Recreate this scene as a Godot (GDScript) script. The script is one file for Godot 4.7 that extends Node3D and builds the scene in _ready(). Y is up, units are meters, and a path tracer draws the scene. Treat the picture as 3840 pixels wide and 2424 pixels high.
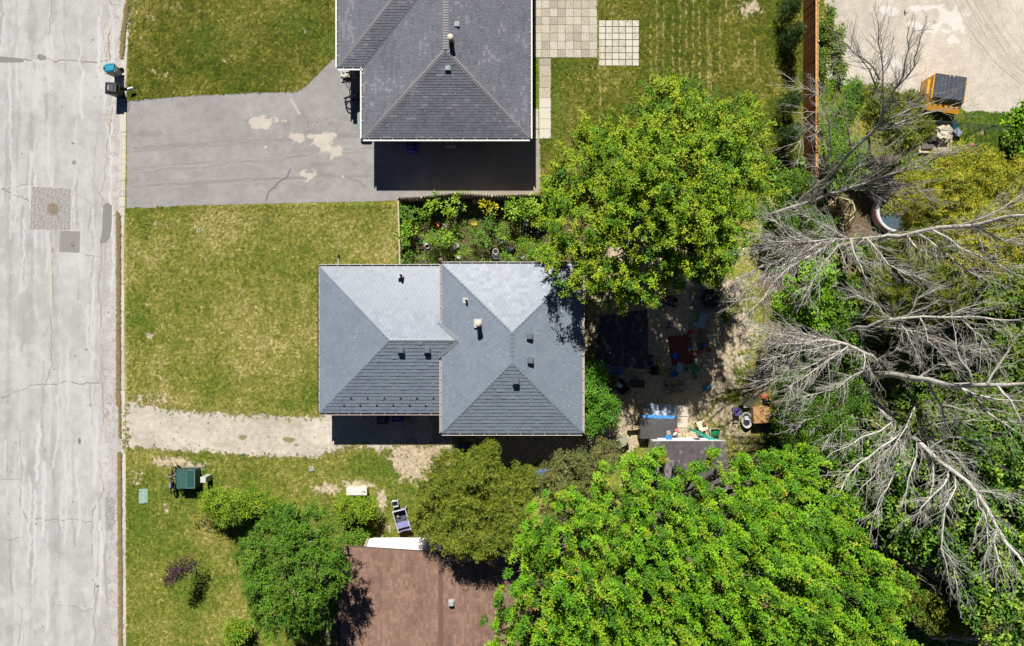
extends Node3D
# A street of bungalows seen from a drone 44 m above the back wall of the middle house.
# World: x to the right of the frame, z towards its lower edge, y up; photo pixels turn into metres at a known height.

const PX_PER_M := 58.0
const CAM_H := 44.0
var rng := RandomNumberGenerator.new()
var taken := {}
var M := {}
var T := {}
var shared := {}
var mean := {}
var grass_img: Image
var lawn_rect := Rect2(-36, -23, 72, 46)

func P(px: float, py: float, h: float = 0.0) -> Vector3:
	var k := (CAM_H - h) / CAM_H / PX_PER_M
	return Vector3((px - 1920.0) * k, h, (py - 1212.0) * k)

func W(px: float, h: float = 0.0) -> float:      # a length in photo pixels at height h, in metres
	return px * (CAM_H - h) / CAM_H / PX_PER_M

func rf(a: float, b: float) -> float:
	return rng.randf_range(a, b)

class MB:
	var v := PackedVector3Array()
	var n := PackedVector3Array()
	var c := PackedColorArray()
	var uv := PackedVector2Array()
	var col := Color.WHITE
	var uvr := Rect2()
	func one(a: Vector3, m: Vector3) -> void:
		v.append(a); n.append(m); c.append(col)
		if uvr.size.x > 0.0: uv.append(Vector2((a.x - uvr.position.x) / uvr.size.x, (a.z - uvr.position.y) / uvr.size.y))
	func tri(a: Vector3, b: Vector3, d: Vector3) -> void:      # counter-clockwise seen from outside
		var m := (b - a).cross(d - a)
		if m.length_squared() < 1e-14: return
		m = m.normalized()
		one(a, m); one(d, m); one(b, m)
	func quad(a: Vector3, b: Vector3, d: Vector3, e: Vector3) -> void:
		tri(a, b, d); tri(a, d, e)
	func smooth_quad(a: Vector3, b: Vector3, d: Vector3, e: Vector3, na: Vector3, nb: Vector3, nd: Vector3, ne: Vector3) -> void:
		one(a, na); one(d, nd); one(b, nb)
		one(a, na); one(e, ne); one(d, nd)
	func box(at: Vector3, size: Vector3, basis: Basis = Basis.IDENTITY, taper: Vector2 = Vector2.ONE) -> void:   # at: centre; taper: top size / bottom size
		var h := size * 0.5
		var p: Array[Vector3] = []
		for y in [-1.0, 1.0]:
			var tx: float = taper.x if y > 0 else 1.0
			var tz: float = taper.y if y > 0 else 1.0
			for q in [Vector2(-1, -1), Vector2(1, -1), Vector2(1, 1), Vector2(-1, 1)]:
				p.append(at + basis * Vector3(q.x * h.x * tx, y * h.y, q.y * h.z * tz))
		quad(p[4], p[7], p[6], p[5]); quad(p[0], p[1], p[2], p[3])
		quad(p[0], p[4], p[5], p[1]); quad(p[2], p[6], p[7], p[3])
		quad(p[1], p[5], p[6], p[2]); quad(p[3], p[7], p[4], p[0])
	func slab(poly: PackedVector2Array, y0: float, y1: float, sides: bool = true) -> void:     # flat polygon (x, z) with thickness
		var q := poly
		if Geometry2D.is_polygon_clockwise(q):
			q = q.duplicate(); q.reverse()
		var ix := Geometry2D.triangulate_polygon(q)
		for i in range(0, ix.size(), 3):
			var a := Vector3(q[ix[i]].x, y1, q[ix[i]].y)
			var b := Vector3(q[ix[i + 1]].x, y1, q[ix[i + 1]].y)
			var d := Vector3(q[ix[i + 2]].x, y1, q[ix[i + 2]].y)
			if (b - a).cross(d - a).y > 0: tri(a, b, d)
			else: tri(a, d, b)
		if sides:
			var cx := Vector2.ZERO
			for i in q.size():
				var e := q[i]; var f := q[(i + 1) % q.size()]
				var a := Vector3(e.x, y0, e.y); var b := Vector3(f.x, y0, f.y)
				quad(b, a, a + Vector3.UP * (y1 - y0), b + Vector3.UP * (y1 - y0))
	func tube(pts: Array, rad: Array, sides: int = 6, cap: bool = true) -> void:
		var rings := []
		var side := Vector3.RIGHT
		for i in pts.size():
			var d: Vector3 = (pts[mini(i + 1, pts.size() - 1)] - pts[maxi(i - 1, 0)])
			d = d.normalized() if d.length() > 1e-6 else Vector3.UP
			side = side - d * side.dot(d)
			if side.length() < 0.1:
				side = Vector3.FORWARD - d * Vector3.FORWARD.dot(d)
				if side.length() < 0.1: side = Vector3.UP - d * d.y
			side = side.normalized()
			var up := d.cross(side)
			var ring := []
			for k in sides:
				var a := TAU * k / sides
				ring.append((side * cos(a) + up * sin(a)))
			rings.append(ring)
		for i in pts.size() - 1:
			var p0: Vector3 = pts[i]; var p1: Vector3 = pts[i + 1]
			var r0: float = rad[i]; var r1: float = rad[i + 1]
			for k in sides:
				var k2 := (k + 1) % sides
				var a: Vector3 = rings[i][k]; var b: Vector3 = rings[i][k2]
				var e: Vector3 = rings[i + 1][k]; var f: Vector3 = rings[i + 1][k2]
				smooth_quad(p0 + a * r0, p0 + b * r0, p1 + f * r1, p1 + e * r1, a, b, f, e)
		if cap:
			for i in [0, pts.size() - 1]:
				for k in sides:
					var a: Vector3 = pts[i] + rings[i][k] * rad[i]; var b: Vector3 = pts[i] + rings[i][(k + 1) % sides] * rad[i]
					if i == 0: tri(pts[i], b, a)
					else: tri(pts[i], a, b)
	func lathe(prof: Array, at: Transform3D = Transform3D.IDENTITY, sides: int = 14, squash: float = 1.0) -> void:   # prof: Vector2(radius, height), bottom outside to top
		for i in prof.size() - 1:
			var a: Vector2 = prof[i]; var b: Vector2 = prof[i + 1]
			var m := Vector2(b.y - a.y, a.x - b.x)
			m = m.normalized() if m.length() > 1e-9 else Vector2(1, 0)
			for k in sides:
				var t0 := TAU * k / sides; var t1 := TAU * (k + 1) / sides
				var d0 := Vector3(cos(t0), 0, sin(t0) * squash); var d1 := Vector3(cos(t1), 0, sin(t1) * squash)
				var n0 := (at.basis * (d0 * m.x + Vector3.UP * m.y)).normalized(); var n1 := (at.basis * (d1 * m.x + Vector3.UP * m.y)).normalized()
				smooth_quad(at * (d0 * a.x + Vector3.UP * a.y), at * (d0 * b.x + Vector3.UP * b.y), at * (d1 * b.x + Vector3.UP * b.y), at * (d1 * a.x + Vector3.UP * a.y), n0, n0, n1, n1)
	func torus(at: Transform3D, R: float, r: float, seg: int = 20, sides: int = 6, from: float = 0.0, to: float = TAU) -> void:
		var pts := []; var rad := []
		for i in seg + 1:
			var t := from + (to - from) * i / seg
			pts.append(at * Vector3(cos(t) * R, 0, sin(t) * R)); rad.append(r)
		tube(pts, rad, sides, to - from < TAU - 0.01)
	func sheet(a: Vector3, b: Vector3, d: Vector3, e: Vector3, nu: int, nv: int, lift: Callable) -> void:   # a-b-d-e corners in turn, lift(u, v) -> offset; cloth drape
		var g := []
		for j in nv + 1:
			for i in nu + 1:
				var u := float(i) / nu; var w := float(j) / nv
				var off: Vector3 = lift.call(u, w)
				g.append(a.lerp(b, u).lerp(e.lerp(d, u), w) + off)
		var nn := []
		for j in nv + 1:
			for i in nu + 1:
				var dx: Vector3 = g[j * (nu + 1) + mini(i + 1, nu)] - g[j * (nu + 1) + maxi(i - 1, 0)]
				var dz: Vector3 = g[mini(j + 1, nv) * (nu + 1) + i] - g[maxi(j - 1, 0) * (nu + 1) + i]
				var m := dz.cross(dx).normalized()
				nn.append(m)
		for j in nv:
			for i in nu:
				var q := j * (nu + 1) + i
				smooth_quad(g[q], g[q + nu + 1], g[q + nu + 2], g[q + 1], nn[q], nn[q + nu + 1], nn[q + nu + 2], nn[q + 1])
	func mesh(mat: Material) -> ArrayMesh:
		var a := []
		a.resize(Mesh.ARRAY_MAX)
		a[Mesh.ARRAY_VERTEX] = v; a[Mesh.ARRAY_NORMAL] = n; a[Mesh.ARRAY_COLOR] = c
		if uv.size() == v.size(): a[Mesh.ARRAY_TEX_UV] = uv
		var m := ArrayMesh.new()
		m.add_surface_from_arrays(Mesh.PRIMITIVE_TRIANGLES, a)
		m.surface_set_material(0, mat)
		return m

func numbered(called: String) -> String:
	var k: int = taken.get(called, -1) + 1
	taken[called] = k
	return called if k == 0 else "%s_%03d" % [called, k]

func thing(called: String, label: String, category: String, at: Vector3 = Vector3.ZERO, turn: float = 0.0, group: String = "") -> Node3D:
	var o := Node3D.new()
	o.name = numbered(called)
	add_child(o, true)
	o.position = at
	o.rotation_degrees.y = turn
	o.set_meta("label", label); o.set_meta("category", category)
	if group != "": o.set_meta("group", group)
	return o

func part(parent: Node, called: String, mb: MB, mat: Material, kind: String = "") -> MeshInstance3D:
	var o := MeshInstance3D.new()
	o.name = called
	o.mesh = mb.mesh(mat)
	parent.add_child(o, true)
	if kind != "": o.set_meta("kind", kind)
	return o

func share(parent: Node, called: String, m: Mesh, at: Transform3D) -> MeshInstance3D:
	var o := MeshInstance3D.new()
	o.name = called
	o.mesh = m
	o.transform = at
	parent.add_child(o, true)
	return o

func struct(called: String, mb: MB, mat: Material, label: String = "") -> MeshInstance3D:
	var o := part(self, numbered(called), mb, mat, "structure")
	if label != "": o.set_meta("label", label)
	return o

func bx(parent: Node, called: String, at: Vector3, size: Vector3, mat: Material, basis: Basis = Basis.IDENTITY, taper: Vector2 = Vector2.ONE) -> MeshInstance3D:
	var b := MB.new()
	b.box(at, size, basis, taper)
	return part(parent, called, b, mat)

# colour as it shows in full sun in the photo -> base colour of the surface (sun + sky put about 1.5 on a level surface)
func D(r: float, g: float, b: float, k: float = 1.0) -> Color:
	var c := Color(r / 255.0, g / 255.0, b / 255.0).srgb_to_linear() * (k / 1.5)
	c.a = 1.0
	return c.linear_to_srgb()

func DL(r: float, g: float, b: float, k: float = 1.0) -> Color:      # the same, linear, for vertex colours
	var c := Color(r / 255.0, g / 255.0, b / 255.0).srgb_to_linear() * (k / 1.5)
	c.a = 1.0
	return c

func mat(key: String, col: Color, rough: float = 0.85, grain: String = "", scale: float = 1.0, bump: float = 0.0, metal: float = 0.0) -> StandardMaterial3D:
	if M.has(key): return M[key]
	var m := StandardMaterial3D.new()
	m.resource_name = key
	m.albedo_color = col
	m.roughness = rough
	m.metallic = metal
	if grain != "":
		m.uv1_triplanar = true
		m.uv1_world_triplanar = true
		m.uv1_scale = Vector3.ONE * scale
		m.albedo_texture = T[grain]
		var lin := col.srgb_to_linear() / float(mean[grain])      # the grain only darkens: keep the average
		m.albedo_color = Color(minf(lin.r, 1), minf(lin.g, 1), minf(lin.b, 1)).linear_to_srgb()
		if bump > 0.0:
			m.heightmap_enabled = true
			m.heightmap_texture = T[grain]
			m.heightmap_scale = bump
	M[key] = m
	return m

func noise(seed_: int, freq: float, octaves: int = 3, type: int = FastNoiseLite.TYPE_SIMPLEX_SMOOTH) -> FastNoiseLite:
	var f := FastNoiseLite.new()
	f.seed = seed_; f.frequency = freq; f.noise_type = type
	f.fractal_octaves = octaves
	return f

func grain_tex(key: String, seed_: int, freq: float, lo: float, hi: float, octaves: int = 4, stretch: float = 1.0) -> void:
	var im := noise(seed_, freq, octaves).get_seamless_image(512, 512)
	im.convert(Image.FORMAT_L8)
	var d := im.get_data()
	for i in d.size():
		d[i] = int(255.0 * lerpf(lo, hi, d[i] / 255.0))
	im = Image.create_from_data(512, 512, false, Image.FORMAT_L8, d)
	if stretch > 1.0:
		im.resize(512, int(512 * stretch), Image.INTERPOLATE_CUBIC)
		im = im.get_region(Rect2i(0, 0, 512, 512))
	var sum := 0.0
	d = im.get_data()
	for v in d: sum += pow(v / 255.0, 2.2)
	mean[key] = sum / d.size()
	T[key] = ImageTexture.create_from_image(im)

func poly(pts: Array, h: float = 0.0, jag: float = 0.0, step: float = 0.35) -> PackedVector2Array:     # outline in photo pixels -> metres, edges roughened
	var out := PackedVector2Array()
	for i in pts.size():
		var a := P(pts[i][0], pts[i][1], h); var b := P(pts[(i + 1) % pts.size()][0], pts[(i + 1) % pts.size()][1], h)
		var va := Vector2(a.x, a.z); var vb := Vector2(b.x, b.z)
		var k := maxi(1, int(va.distance_to(vb) / step)) if jag > 0.0 else 1
		var side := (vb - va).orthogonal().normalized()
		for j in k:
			out.append(va.lerp(vb, float(j) / k) + side * (rf(-jag, jag) if j > 0 else 0.0))
	return out

func stroke(im: Image, r: Rect2, pts: Array, width: float, col: Color, alpha: float, wander: float = 0.0) -> void:   # a line of matter (crack, seal, stain) drawn on a surface, in photo pixels
	var s := im.get_width() / r.size.x
	for i in pts.size() - 1:
		var a := P(pts[i][0], pts[i][1]); var b := P(pts[i + 1][0], pts[i + 1][1])
		var steps := int(a.distance_to(b) * s * 1.5) + 1
		var off := 0.0
		for k in steps:
			off = clampf(off + rf(-1, 1) * wander * 0.25, -wander, wander)
			var q := a.lerp(b, float(k) / steps)
			var nn := Vector2(b.z - a.z, a.x - b.x).normalized() * off
			var x := (q.x + nn.x - r.position.x) * s; var y := (q.z + nn.y - r.position.y) * s
			var w := width * s * rf(0.6, 1.3)
			for jy in range(int(floor(y - w / 2)), int(ceil(y + w / 2)) + 1):
				for jx in range(int(floor(x - w / 2)), int(ceil(x + w / 2)) + 1):
					if jx < 0 or jy < 0 or jx >= im.get_width() or jy >= im.get_height(): continue
					var f := clampf((w / 2 + 0.6) - Vector2(jx + 0.5 - x, jy + 0.5 - y).length(), 0, 1) * alpha
					if f > 0.01: im.set_pixel(jx, jy, im.get_pixel(jx, jy).lerp(col, f))

func blotch(im: Image, r: Rect2, px: float, py: float, rx: float, ry: float, col: Color, alpha: float, f: FastNoiseLite, rag: float = 0.6) -> void:   # a stain with a ragged outline
	var s := im.get_width() / r.size.x
	var c := P(px, py)
	var ax := W(rx) * s; var ay := W(ry) * s
	var cx := (c.x - r.position.x) * s; var cy := (c.z - r.position.y) * s
	for y in range(maxi(0, int(cy - ay * 1.6)), mini(im.get_height(), int(cy + ay * 1.6) + 1)):
		for x in range(maxi(0, int(cx - ax * 1.6)), mini(im.get_width(), int(cx + ax * 1.6) + 1)):
			var d := Vector2((x - cx) / ax, (y - cy) / ay).length() + f.get_noise_2d(x, y) * rag
			if d < 1.0: im.set_pixel(x, y, im.get_pixel(x, y).lerp(col, alpha * clampf((1.0 - d) * 4.0, 0, 1)))

func base_image(r: Rect2, per_m: float, col: Color, seed_: int, freqs: Array, amps: Array) -> Image:   # mottled mineral surface
	var w := int(r.size.x * per_m); var h := int(r.size.y * per_m)
	var layers := []
	for i in freqs.size():
		var im := noise(seed_ + i, freqs[i] / per_m, 3).get_image(w, h, false, false, true)
		im.convert(Image.FORMAT_L8)
		layers.append(im.get_data())
	var d := PackedByteArray()
	d.resize(w * h * 3)
	var cr := col.r * 255.0; var cg := col.g * 255.0; var cb := col.b * 255.0
	for i in w * h:
		var k := 1.0
		for j in layers.size():
			k += (layers[j][i] / 255.0 - 0.5) * amps[j]
		d[i * 3] = clampi(int(cr * k), 0, 255); d[i * 3 + 1] = clampi(int(cg * k), 0, 255); d[i * 3 + 2] = clampi(int(cb * k), 0, 255)
	return Image.create_from_data(w, h, false, Image.FORMAT_RGB8, d)

func image_mat(key: String, im: Image, rough: float) -> StandardMaterial3D:
	var m := StandardMaterial3D.new()
	m.resource_name = key
	im.generate_mipmaps()
	m.albedo_texture = ImageTexture.create_from_image(im)
	m.roughness = rough
	M[key] = m
	return m

func _ready() -> void:
	rng.seed = 20240611
	gap_noise = noise(7, .55, 2)
	set_camera_and_light()
	make_textures()
	make_ground()
	make_road()
	make_drives()
	make_patio()
	make_house_north()
	make_house_middle()
	make_house_south()
	make_fences()
	make_trees()
	make_dead_trees()
	make_street_things()
	make_front_things()
	make_garden_things()
	make_yard_things()
	make_lot_things()
	make_grass()

func set_camera_and_light() -> void:
	var cam := Camera3D.new()
	cam.name = "camera"
	add_child(cam)
	cam.position = Vector3(0, CAM_H, 0)
	cam.rotation_degrees = Vector3(-90, 0, 0)
	cam.fov = 2.0 * rad_to_deg(atan(2424.0 / 2.0 / PX_PER_M / CAM_H))
	cam.far = 600.0
	cam.current = true
	var env := Environment.new()
	env.background_mode = Environment.BG_SKY
	var sm := ProceduralSkyMaterial.new()
	sm.sky_top_color = Color(0.22, 0.30, 0.46)
	sm.sky_horizon_color = Color(0.42, 0.50, 0.60)
	sm.sky_curve = 0.12
	sm.ground_bottom_color = Color(0.12, 0.12, 0.10)
	sm.ground_horizon_color = Color(0.38, 0.50, 0.66)
	var sky := Sky.new()
	sky.sky_material = sm
	env.sky = sky
	env.background_energy_multiplier = 0.42
	env.tonemap_mode = Environment.TONE_MAPPER_LINEAR
	env.tonemap_exposure = 1.5
	env.sdfgi_enabled = true; env.ssao_enabled = true; env.ssil_enabled = true
	var we := WorldEnvironment.new()
	we.name = "sky_and_air"
	we.environment = env
	add_child(we)
	var sun := DirectionalLight3D.new()
	sun.name = "sun"
	add_child(sun)
	sun.light_energy = 1.6
	sun.light_color = Color(1.0, 0.985, 0.955)
	sun.light_angular_distance = 0.5
	sun.shadow_enabled = true
	sun.look_at_from_position(Vector3.ZERO, Vector3(0.12, -1.0, 0.97), Vector3.UP)

func make_textures() -> void:
	grain_tex("fine", 11, 0.08, 0.62, 1.0)
	grain_tex("soft", 12, 0.012, 0.70, 1.0, 5)
	grain_tex("speck", 13, 0.25, 0.45, 1.0, 2)
	grain_tex("faint", 15, 0.08, 0.86, 1.0)
	grain_tex("wood", 14, 0.03, 0.55, 1.0, 4, 6.0)

const BARE := [   # bare earth: px, py, rx, ry, amount
	[1590, 1730, 125, 85, 1.0], [1570, 1690, 150, 50, .9], [1640, 1660, 70, 60, 1.0], [1500, 1665, 200, 24, .8], [1300, 1675, 80, 22, .6], [1230, 1830, 60, 28, .8], [1330, 1815, 75, 25, .8], [1430, 1880, 28, 55, .8],
	[640, 1730, 90, 22, .9], [730, 1745, 50, 26, .8], [505, 1790, 30, 40, .55], [622, 1900, 14, 40, .6], [530, 1770, 14, 50, .5], [560, 1255, 18, 14, 1.0], [1450, 1975, 40, 30, .5],
	[600, 840, 50, 26, .42], [615, 960, 22, 60, .38], [555, 1140, 20, 20, .4], [600, 1400, 40, 70, .42], [560, 1490, 90, 30, .6], [640, 1290, 40, 30, .4],
	[700, 30, 60, 24, .42], [560, 70, 40, 18, .42], [590, 265, 70, 36, .42], [1070, 60, 30, 20, .4], [1150, 120, 30, 24, .42], [800, 230, 80, 20, .4], [960, 150, 60, 20, .36], [1000, 290, 60, 20, .4],
	[2810, 30, 60, 40, .75], [2225, 250, 22, 10, .7], [2440, 1560, 200, 90, 1.0], [2540, 1480, 170, 110, 1.0], [2640, 1380, 150, 120, 1.0], [2700, 1280, 110, 90, 1.0],
	[2560, 1250, 180, 160, 1.0], [2350, 1250, 190, 190, 1.0], [2420, 1480, 150, 130, 1.0], [2780, 1240, 70, 90, .8], [2720, 1560, 90, 90, .72], [2820, 1480, 60, 60, .6], [2600, 1100, 220, 90, 1.0], [2400, 1000, 240, 130, 1.0],
	[2620, 1640, 140, 40, .8], [2780, 1640, 90, 60, .6], [2300, 1640, 120, 60, 1.0], [1980, 1680, 300, 60, .9], [3690, 500, 24, 14, .6], [970, 1750, 60, 10, .3], [2830, 560, 60, 60, .4],
]
const LUSH := [   # greener growth
	[1380, 1740, 110, 60, 1.0], [1250, 1720, 140, 40, .5], [1450, 1690, 60, 30, .7], [530, 1330, 40, 280, .45], [540, 850, 40, 60, .7], [520, 2010, 60, 200, .6], [560, 1780, 30, 40, .5],
	[780, 1700, 50, 18, .8], [930, 1700, 60, 16, .8], [660, 1700, 40, 12, .8], [1080, 1510, 28, 20, 1.0], [1170, 1480, 40, 60, .7], [1105, 1130, 14, 60, .7], [880, 90, 90, 110, .4], [780, 160, 50, 40, .4], [1110, 70, 80, 60, .5], [1230, 170, 40, 60, .8],
	[2080, 420, 50, 120, .9], [2100, 250, 90, 30, .5], [2010, 330, 16, 120, .9], [2300, 220, 60, 14, .7], [3650, 480, 160, 120, 1.0], [3620, 560, 200, 60, 1.0], [3500, 620, 200, 120, .9],
	[2760, 1370, 40, 60, .8], [2730, 1190, 60, 50, .7], [2760, 1560, 60, 70, .7], [2700, 1530, 30, 40, .5], [660, 775, 20, 16, .9], [480, 790, 40, 14, .9], [1060, 1350, 60, 40, .4], [820, 1440, 60, 60, .3], [560, 2250, 50, 120, .4], [700, 2200, 80, 160, .2],
]

func field(list: Array, w: int, h: int) -> PackedByteArray:
	var im := Image.create(240, 153, false, Image.FORMAT_RF)
	var k := 240.0 / lawn_rect.size.x
	for b in list:
		var c := P(b[0], b[1])
		var rx: float = W(b[2]) * k; var ry: float = W(b[3]) * k
		var cx := (c.x - lawn_rect.position.x) * k; var cy := (c.z - lawn_rect.position.y) * k
		for y in range(maxi(0, int(cy - ry * 1.5)), mini(153, int(cy + ry * 1.5) + 2)):
			for x in range(maxi(0, int(cx - rx * 1.5)), mini(240, int(cx + rx * 1.5) + 2)):
				var d := Vector2((x + .5 - cx) / maxf(rx, 0.7), (y + .5 - cy) / maxf(ry, 0.7)).length()
				var a := clampf(1.5 - d, 0.0, 1.0) * float(b[4])
				im.set_pixel(x, y, Color(maxf(im.get_pixel(x, y).r, a), 0, 0))
	im.resize(w, h, Image.INTERPOLATE_CUBIC)
	im.convert(Image.FORMAT_L8)
	return im.get_data()

func lawn_image() -> Image:
	var w := 1536; var h := 981
	var per := w / lawn_rect.size.x
	var L := []
	for a in [[21, 0.16, 3], [22, 1.0, 3], [23, 3.2, 2], [24, 8.0, 2]]:
		var im := noise(a[0], a[1] / per, a[2]).get_image(w, h, false, false, true)
		im.convert(Image.FORMAT_L8)
		L.append(im.get_data())
	var n0: PackedByteArray = L[0]; var n1: PackedByteArray = L[1]; var n2: PackedByteArray = L[2]; var n3: PackedByteArray = L[3]
	var bare := field(BARE, w, h)
	var lush := field(LUSH, w, h)
	var cols := [DL(78, 112, 34, 1.3), DL(120, 130, 50, 1.3), DL(146, 142, 70, 1.3), DL(188, 176, 120, 1.25)]
	var moss := [DL(58, 84, 20, 1.3), DL(96, 108, 30, 1.3), DL(124, 122, 48, 1.3), DL(174, 162, 100, 1.3)]
	var soil := DL(205, 187, 158)
	var sr := soil.linear_to_srgb()
	var out := PackedByteArray()
	out.resize(w * h * 3)
	# the lawns differ: the two top ones are darker and mossy, the one by the gravel drive greener
	var zone := []
	for c in 64:
		zone.append(0.0)
	for y in h:
		var z := lawn_rect.position.y + y / per
		for x in w:
			var wx := lawn_rect.position.x + x / per
			var i := y * w + x
			var a := n0[i] / 255.0 - 0.5; var b := n1[i] / 255.0 - 0.5; var c := n2[i] / 255.0 - 0.5; var d := n3[i] / 255.0 - 0.5
			var north := clampf((-6.8 - z) * .6 + b * 2.0, 0, 1)
			var south := clampf((z - 8.0) * .8 + b, 0, 1) * (1.0 if wx < 0.0 else 0.0)
			var dry := lerpf(lerpf(0.62, 0.47, south), 0.53, north)
			var dark := north
			if wx > 4.0: dry -= .04
			var g := lush[i] / 255.0
			dry += a * 0.5 + b * 0.45 + c * 0.42 + d * 0.7 - g * (0.32 + b * 0.5)
			var t := clampf(dry, 0.0, 0.999) * 3.0
			var k := int(t); var f := t - k
			var col: Color = cols[k].lerp(cols[mini(k + 1, 3)], f)
			if dark > 0.0:
				col = col.lerp(moss[k].lerp(moss[mini(k + 1, 3)], f), dark * (1.0 - g))
			var e := bare[i] / 255.0
			if e > 0.02:
				var q := clampf((e + b * 0.55 + c * 0.5 + d * 0.35 - 0.46) * 5.0, 0, 1)
				if q > 0.0: col = col.lerp(soil * (1.0 + c * 0.35 + b * 0.3), q)
			var br := 1.0 + d * 0.75 + c * 0.35
			var lin := (col * br).clamp().linear_to_srgb()
			out[i * 3] = int(lin.r * 255); out[i * 3 + 1] = int(lin.g * 255); out[i * 3 + 2] = int(lin.b * 255)
	var im := Image.create_from_data(w, h, false, Image.FORMAT_RGB8, out)
	# thin straw lines left by the mower on the far lawn
	var straw := D(206, 188, 130)
	for q in [[2463, 0, 330], [2488, 20, 300], [2523, 60, 330], [2550, 0, 310], [2573, 10, 280], [2600, 0, 330], [2622, 40, 360], [2655, 0, 400], [2665, 200, 420], [2440, 90, 300], [2250, 300, 440], [2700, 30, 250], [2770, 120, 240], [2830, 150, 260], [2725, 0, 60]]:
		var y: float = q[1]
		while y < q[2]:
			var len := rf(10, 34)
			stroke(im, lawn_rect, [[q[0] + rf(-2, 2), y], [q[0] + rf(-2, 2), y + len]], 0.08, straw, rf(.6, 1.0), 0.04)
			y += len + rf(4, 22)
	return im

func make_ground() -> void:
	var far := MB.new()
	far.slab(PackedVector2Array([Vector2(-200, -200), Vector2(200, -200), Vector2(200, 200), Vector2(-200, 200)]), -0.4, -0.3, false)
	struct("ground", far, mat("far_grass", D(110, 112, 52), 0.95, "soft", 0.12))
	grass_img = lawn_image()
	var lm := image_mat("lawn", grass_img, 0.95)
	lm.metallic_specular = 0.2
	var b := MB.new()
	b.uvr = lawn_rect
	var edge := poly([[512, -120], [497, 40], [482, 140], [473, 240], [471, 600], [464, 900], [466, 1400], [470, 1640], [472, 2424], [473, 2540]])
	var pg := PackedVector2Array()
	for q in edge: pg.append(q)
	pg.remove_at(pg.size() - 1)
	pg.append(Vector2(edge[edge.size() - 1].x, 23)); pg.append(Vector2(36, 23)); pg.append(Vector2(36, -23)); pg.append(Vector2(edge[0].x, -23))
	b.slab(pg, -0.3, 0.0)
	struct("lawn", b, lm)
	# woodland floor under the dead trees and the soil of the planted strip
	var s := MB.new()
	s.slab(poly([[2900, 720], [3050, 690], [3240, 600], [3420, 560], [3560, 640], [3980, 620], [3980, 2560], [2900, 2560], [2300, 2560], [2350, 1900], [2560, 1760], [2760, 1730], [2880, 1640], [2900, 1450], [2870, 1250], [2840, 1050], [2880, 900]], 0.0, 0.12), -0.1, 0.006)
	struct("woodland_soil", s, mat("soil", D(120, 102, 78), 0.95, "soft", 0.5, 3.0))
	var s2 := MB.new()
	s2.slab(poly([[1500, 748], [1720, 738], [2030, 742], [2140, 760], [2250, 900], [2230, 1000], [2150, 1040], [1660, 1040], [1500, 1030]], 0.0, 0.05), -0.1, 0.006)
	struct("garden_soil", s2, mat("garden_soil", D(112, 92, 66), 0.95, "soft", 0.8, 2.0))
	var r := Rect2(17.5, -22.5, 18.0, 17.0)
	var im := base_image(r, 40.0, D(214, 203, 188), 51, [0.25, 1.2, 6.0], [0.10, 0.12, 0.18])
	var nz := noise(61, 0.03, 3)
	for q in [[3560, 60, 60, 40], [3600, 90, 26, 34], [3340, 40, 50, 16], [3480, 110, 70, 20], [3570, 150, 30, 16], [3350, 240, 40, 22], [3450, 30, 40, 14], [3420, 90, 30, 14]]:
		blotch(im, r, q[0], q[1], q[2], q[3], D(240, 234, 226), 0.8, nz, 0.9)
	for q in 46:      # tyre and broom marks that sweep round the bin
		var o := rf(-30, 230)
		stroke(im, r, [[3600 + o * .9 + rf(-30, 30), -10 - rf(0, 40)], [3660 + o + rf(-12, 12), 110], [3740 + o + rf(-12, 12), 220], [3860 + o, 330 + rf(-20, 20)]], rf(.02, .07), D(176, 165, 150) if rng.randf() < .5 else D(236, 228, 216), rf(.08, .24), 0.05)
	stroke(im, r, [[3420, 118], [3500, 110]], 0.04, D(150, 138, 120), .7, .03)
	var g := MB.new()
	g.uvr = r
	g.slab(poly([[3075, -60], [3120, 80], [3150, 180], [3085, 240], [3095, 300], [3200, 310], [3330, 330], [3440, 350], [3560, 400], [3700, 420], [3850, 440], [3960, 440], [3960, -60]], 0.0, 0.22, 0.3), -0.1, 0.008)
	struct("gravel_lot", g, image_mat("gravel_lot", im, 0.95))

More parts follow.
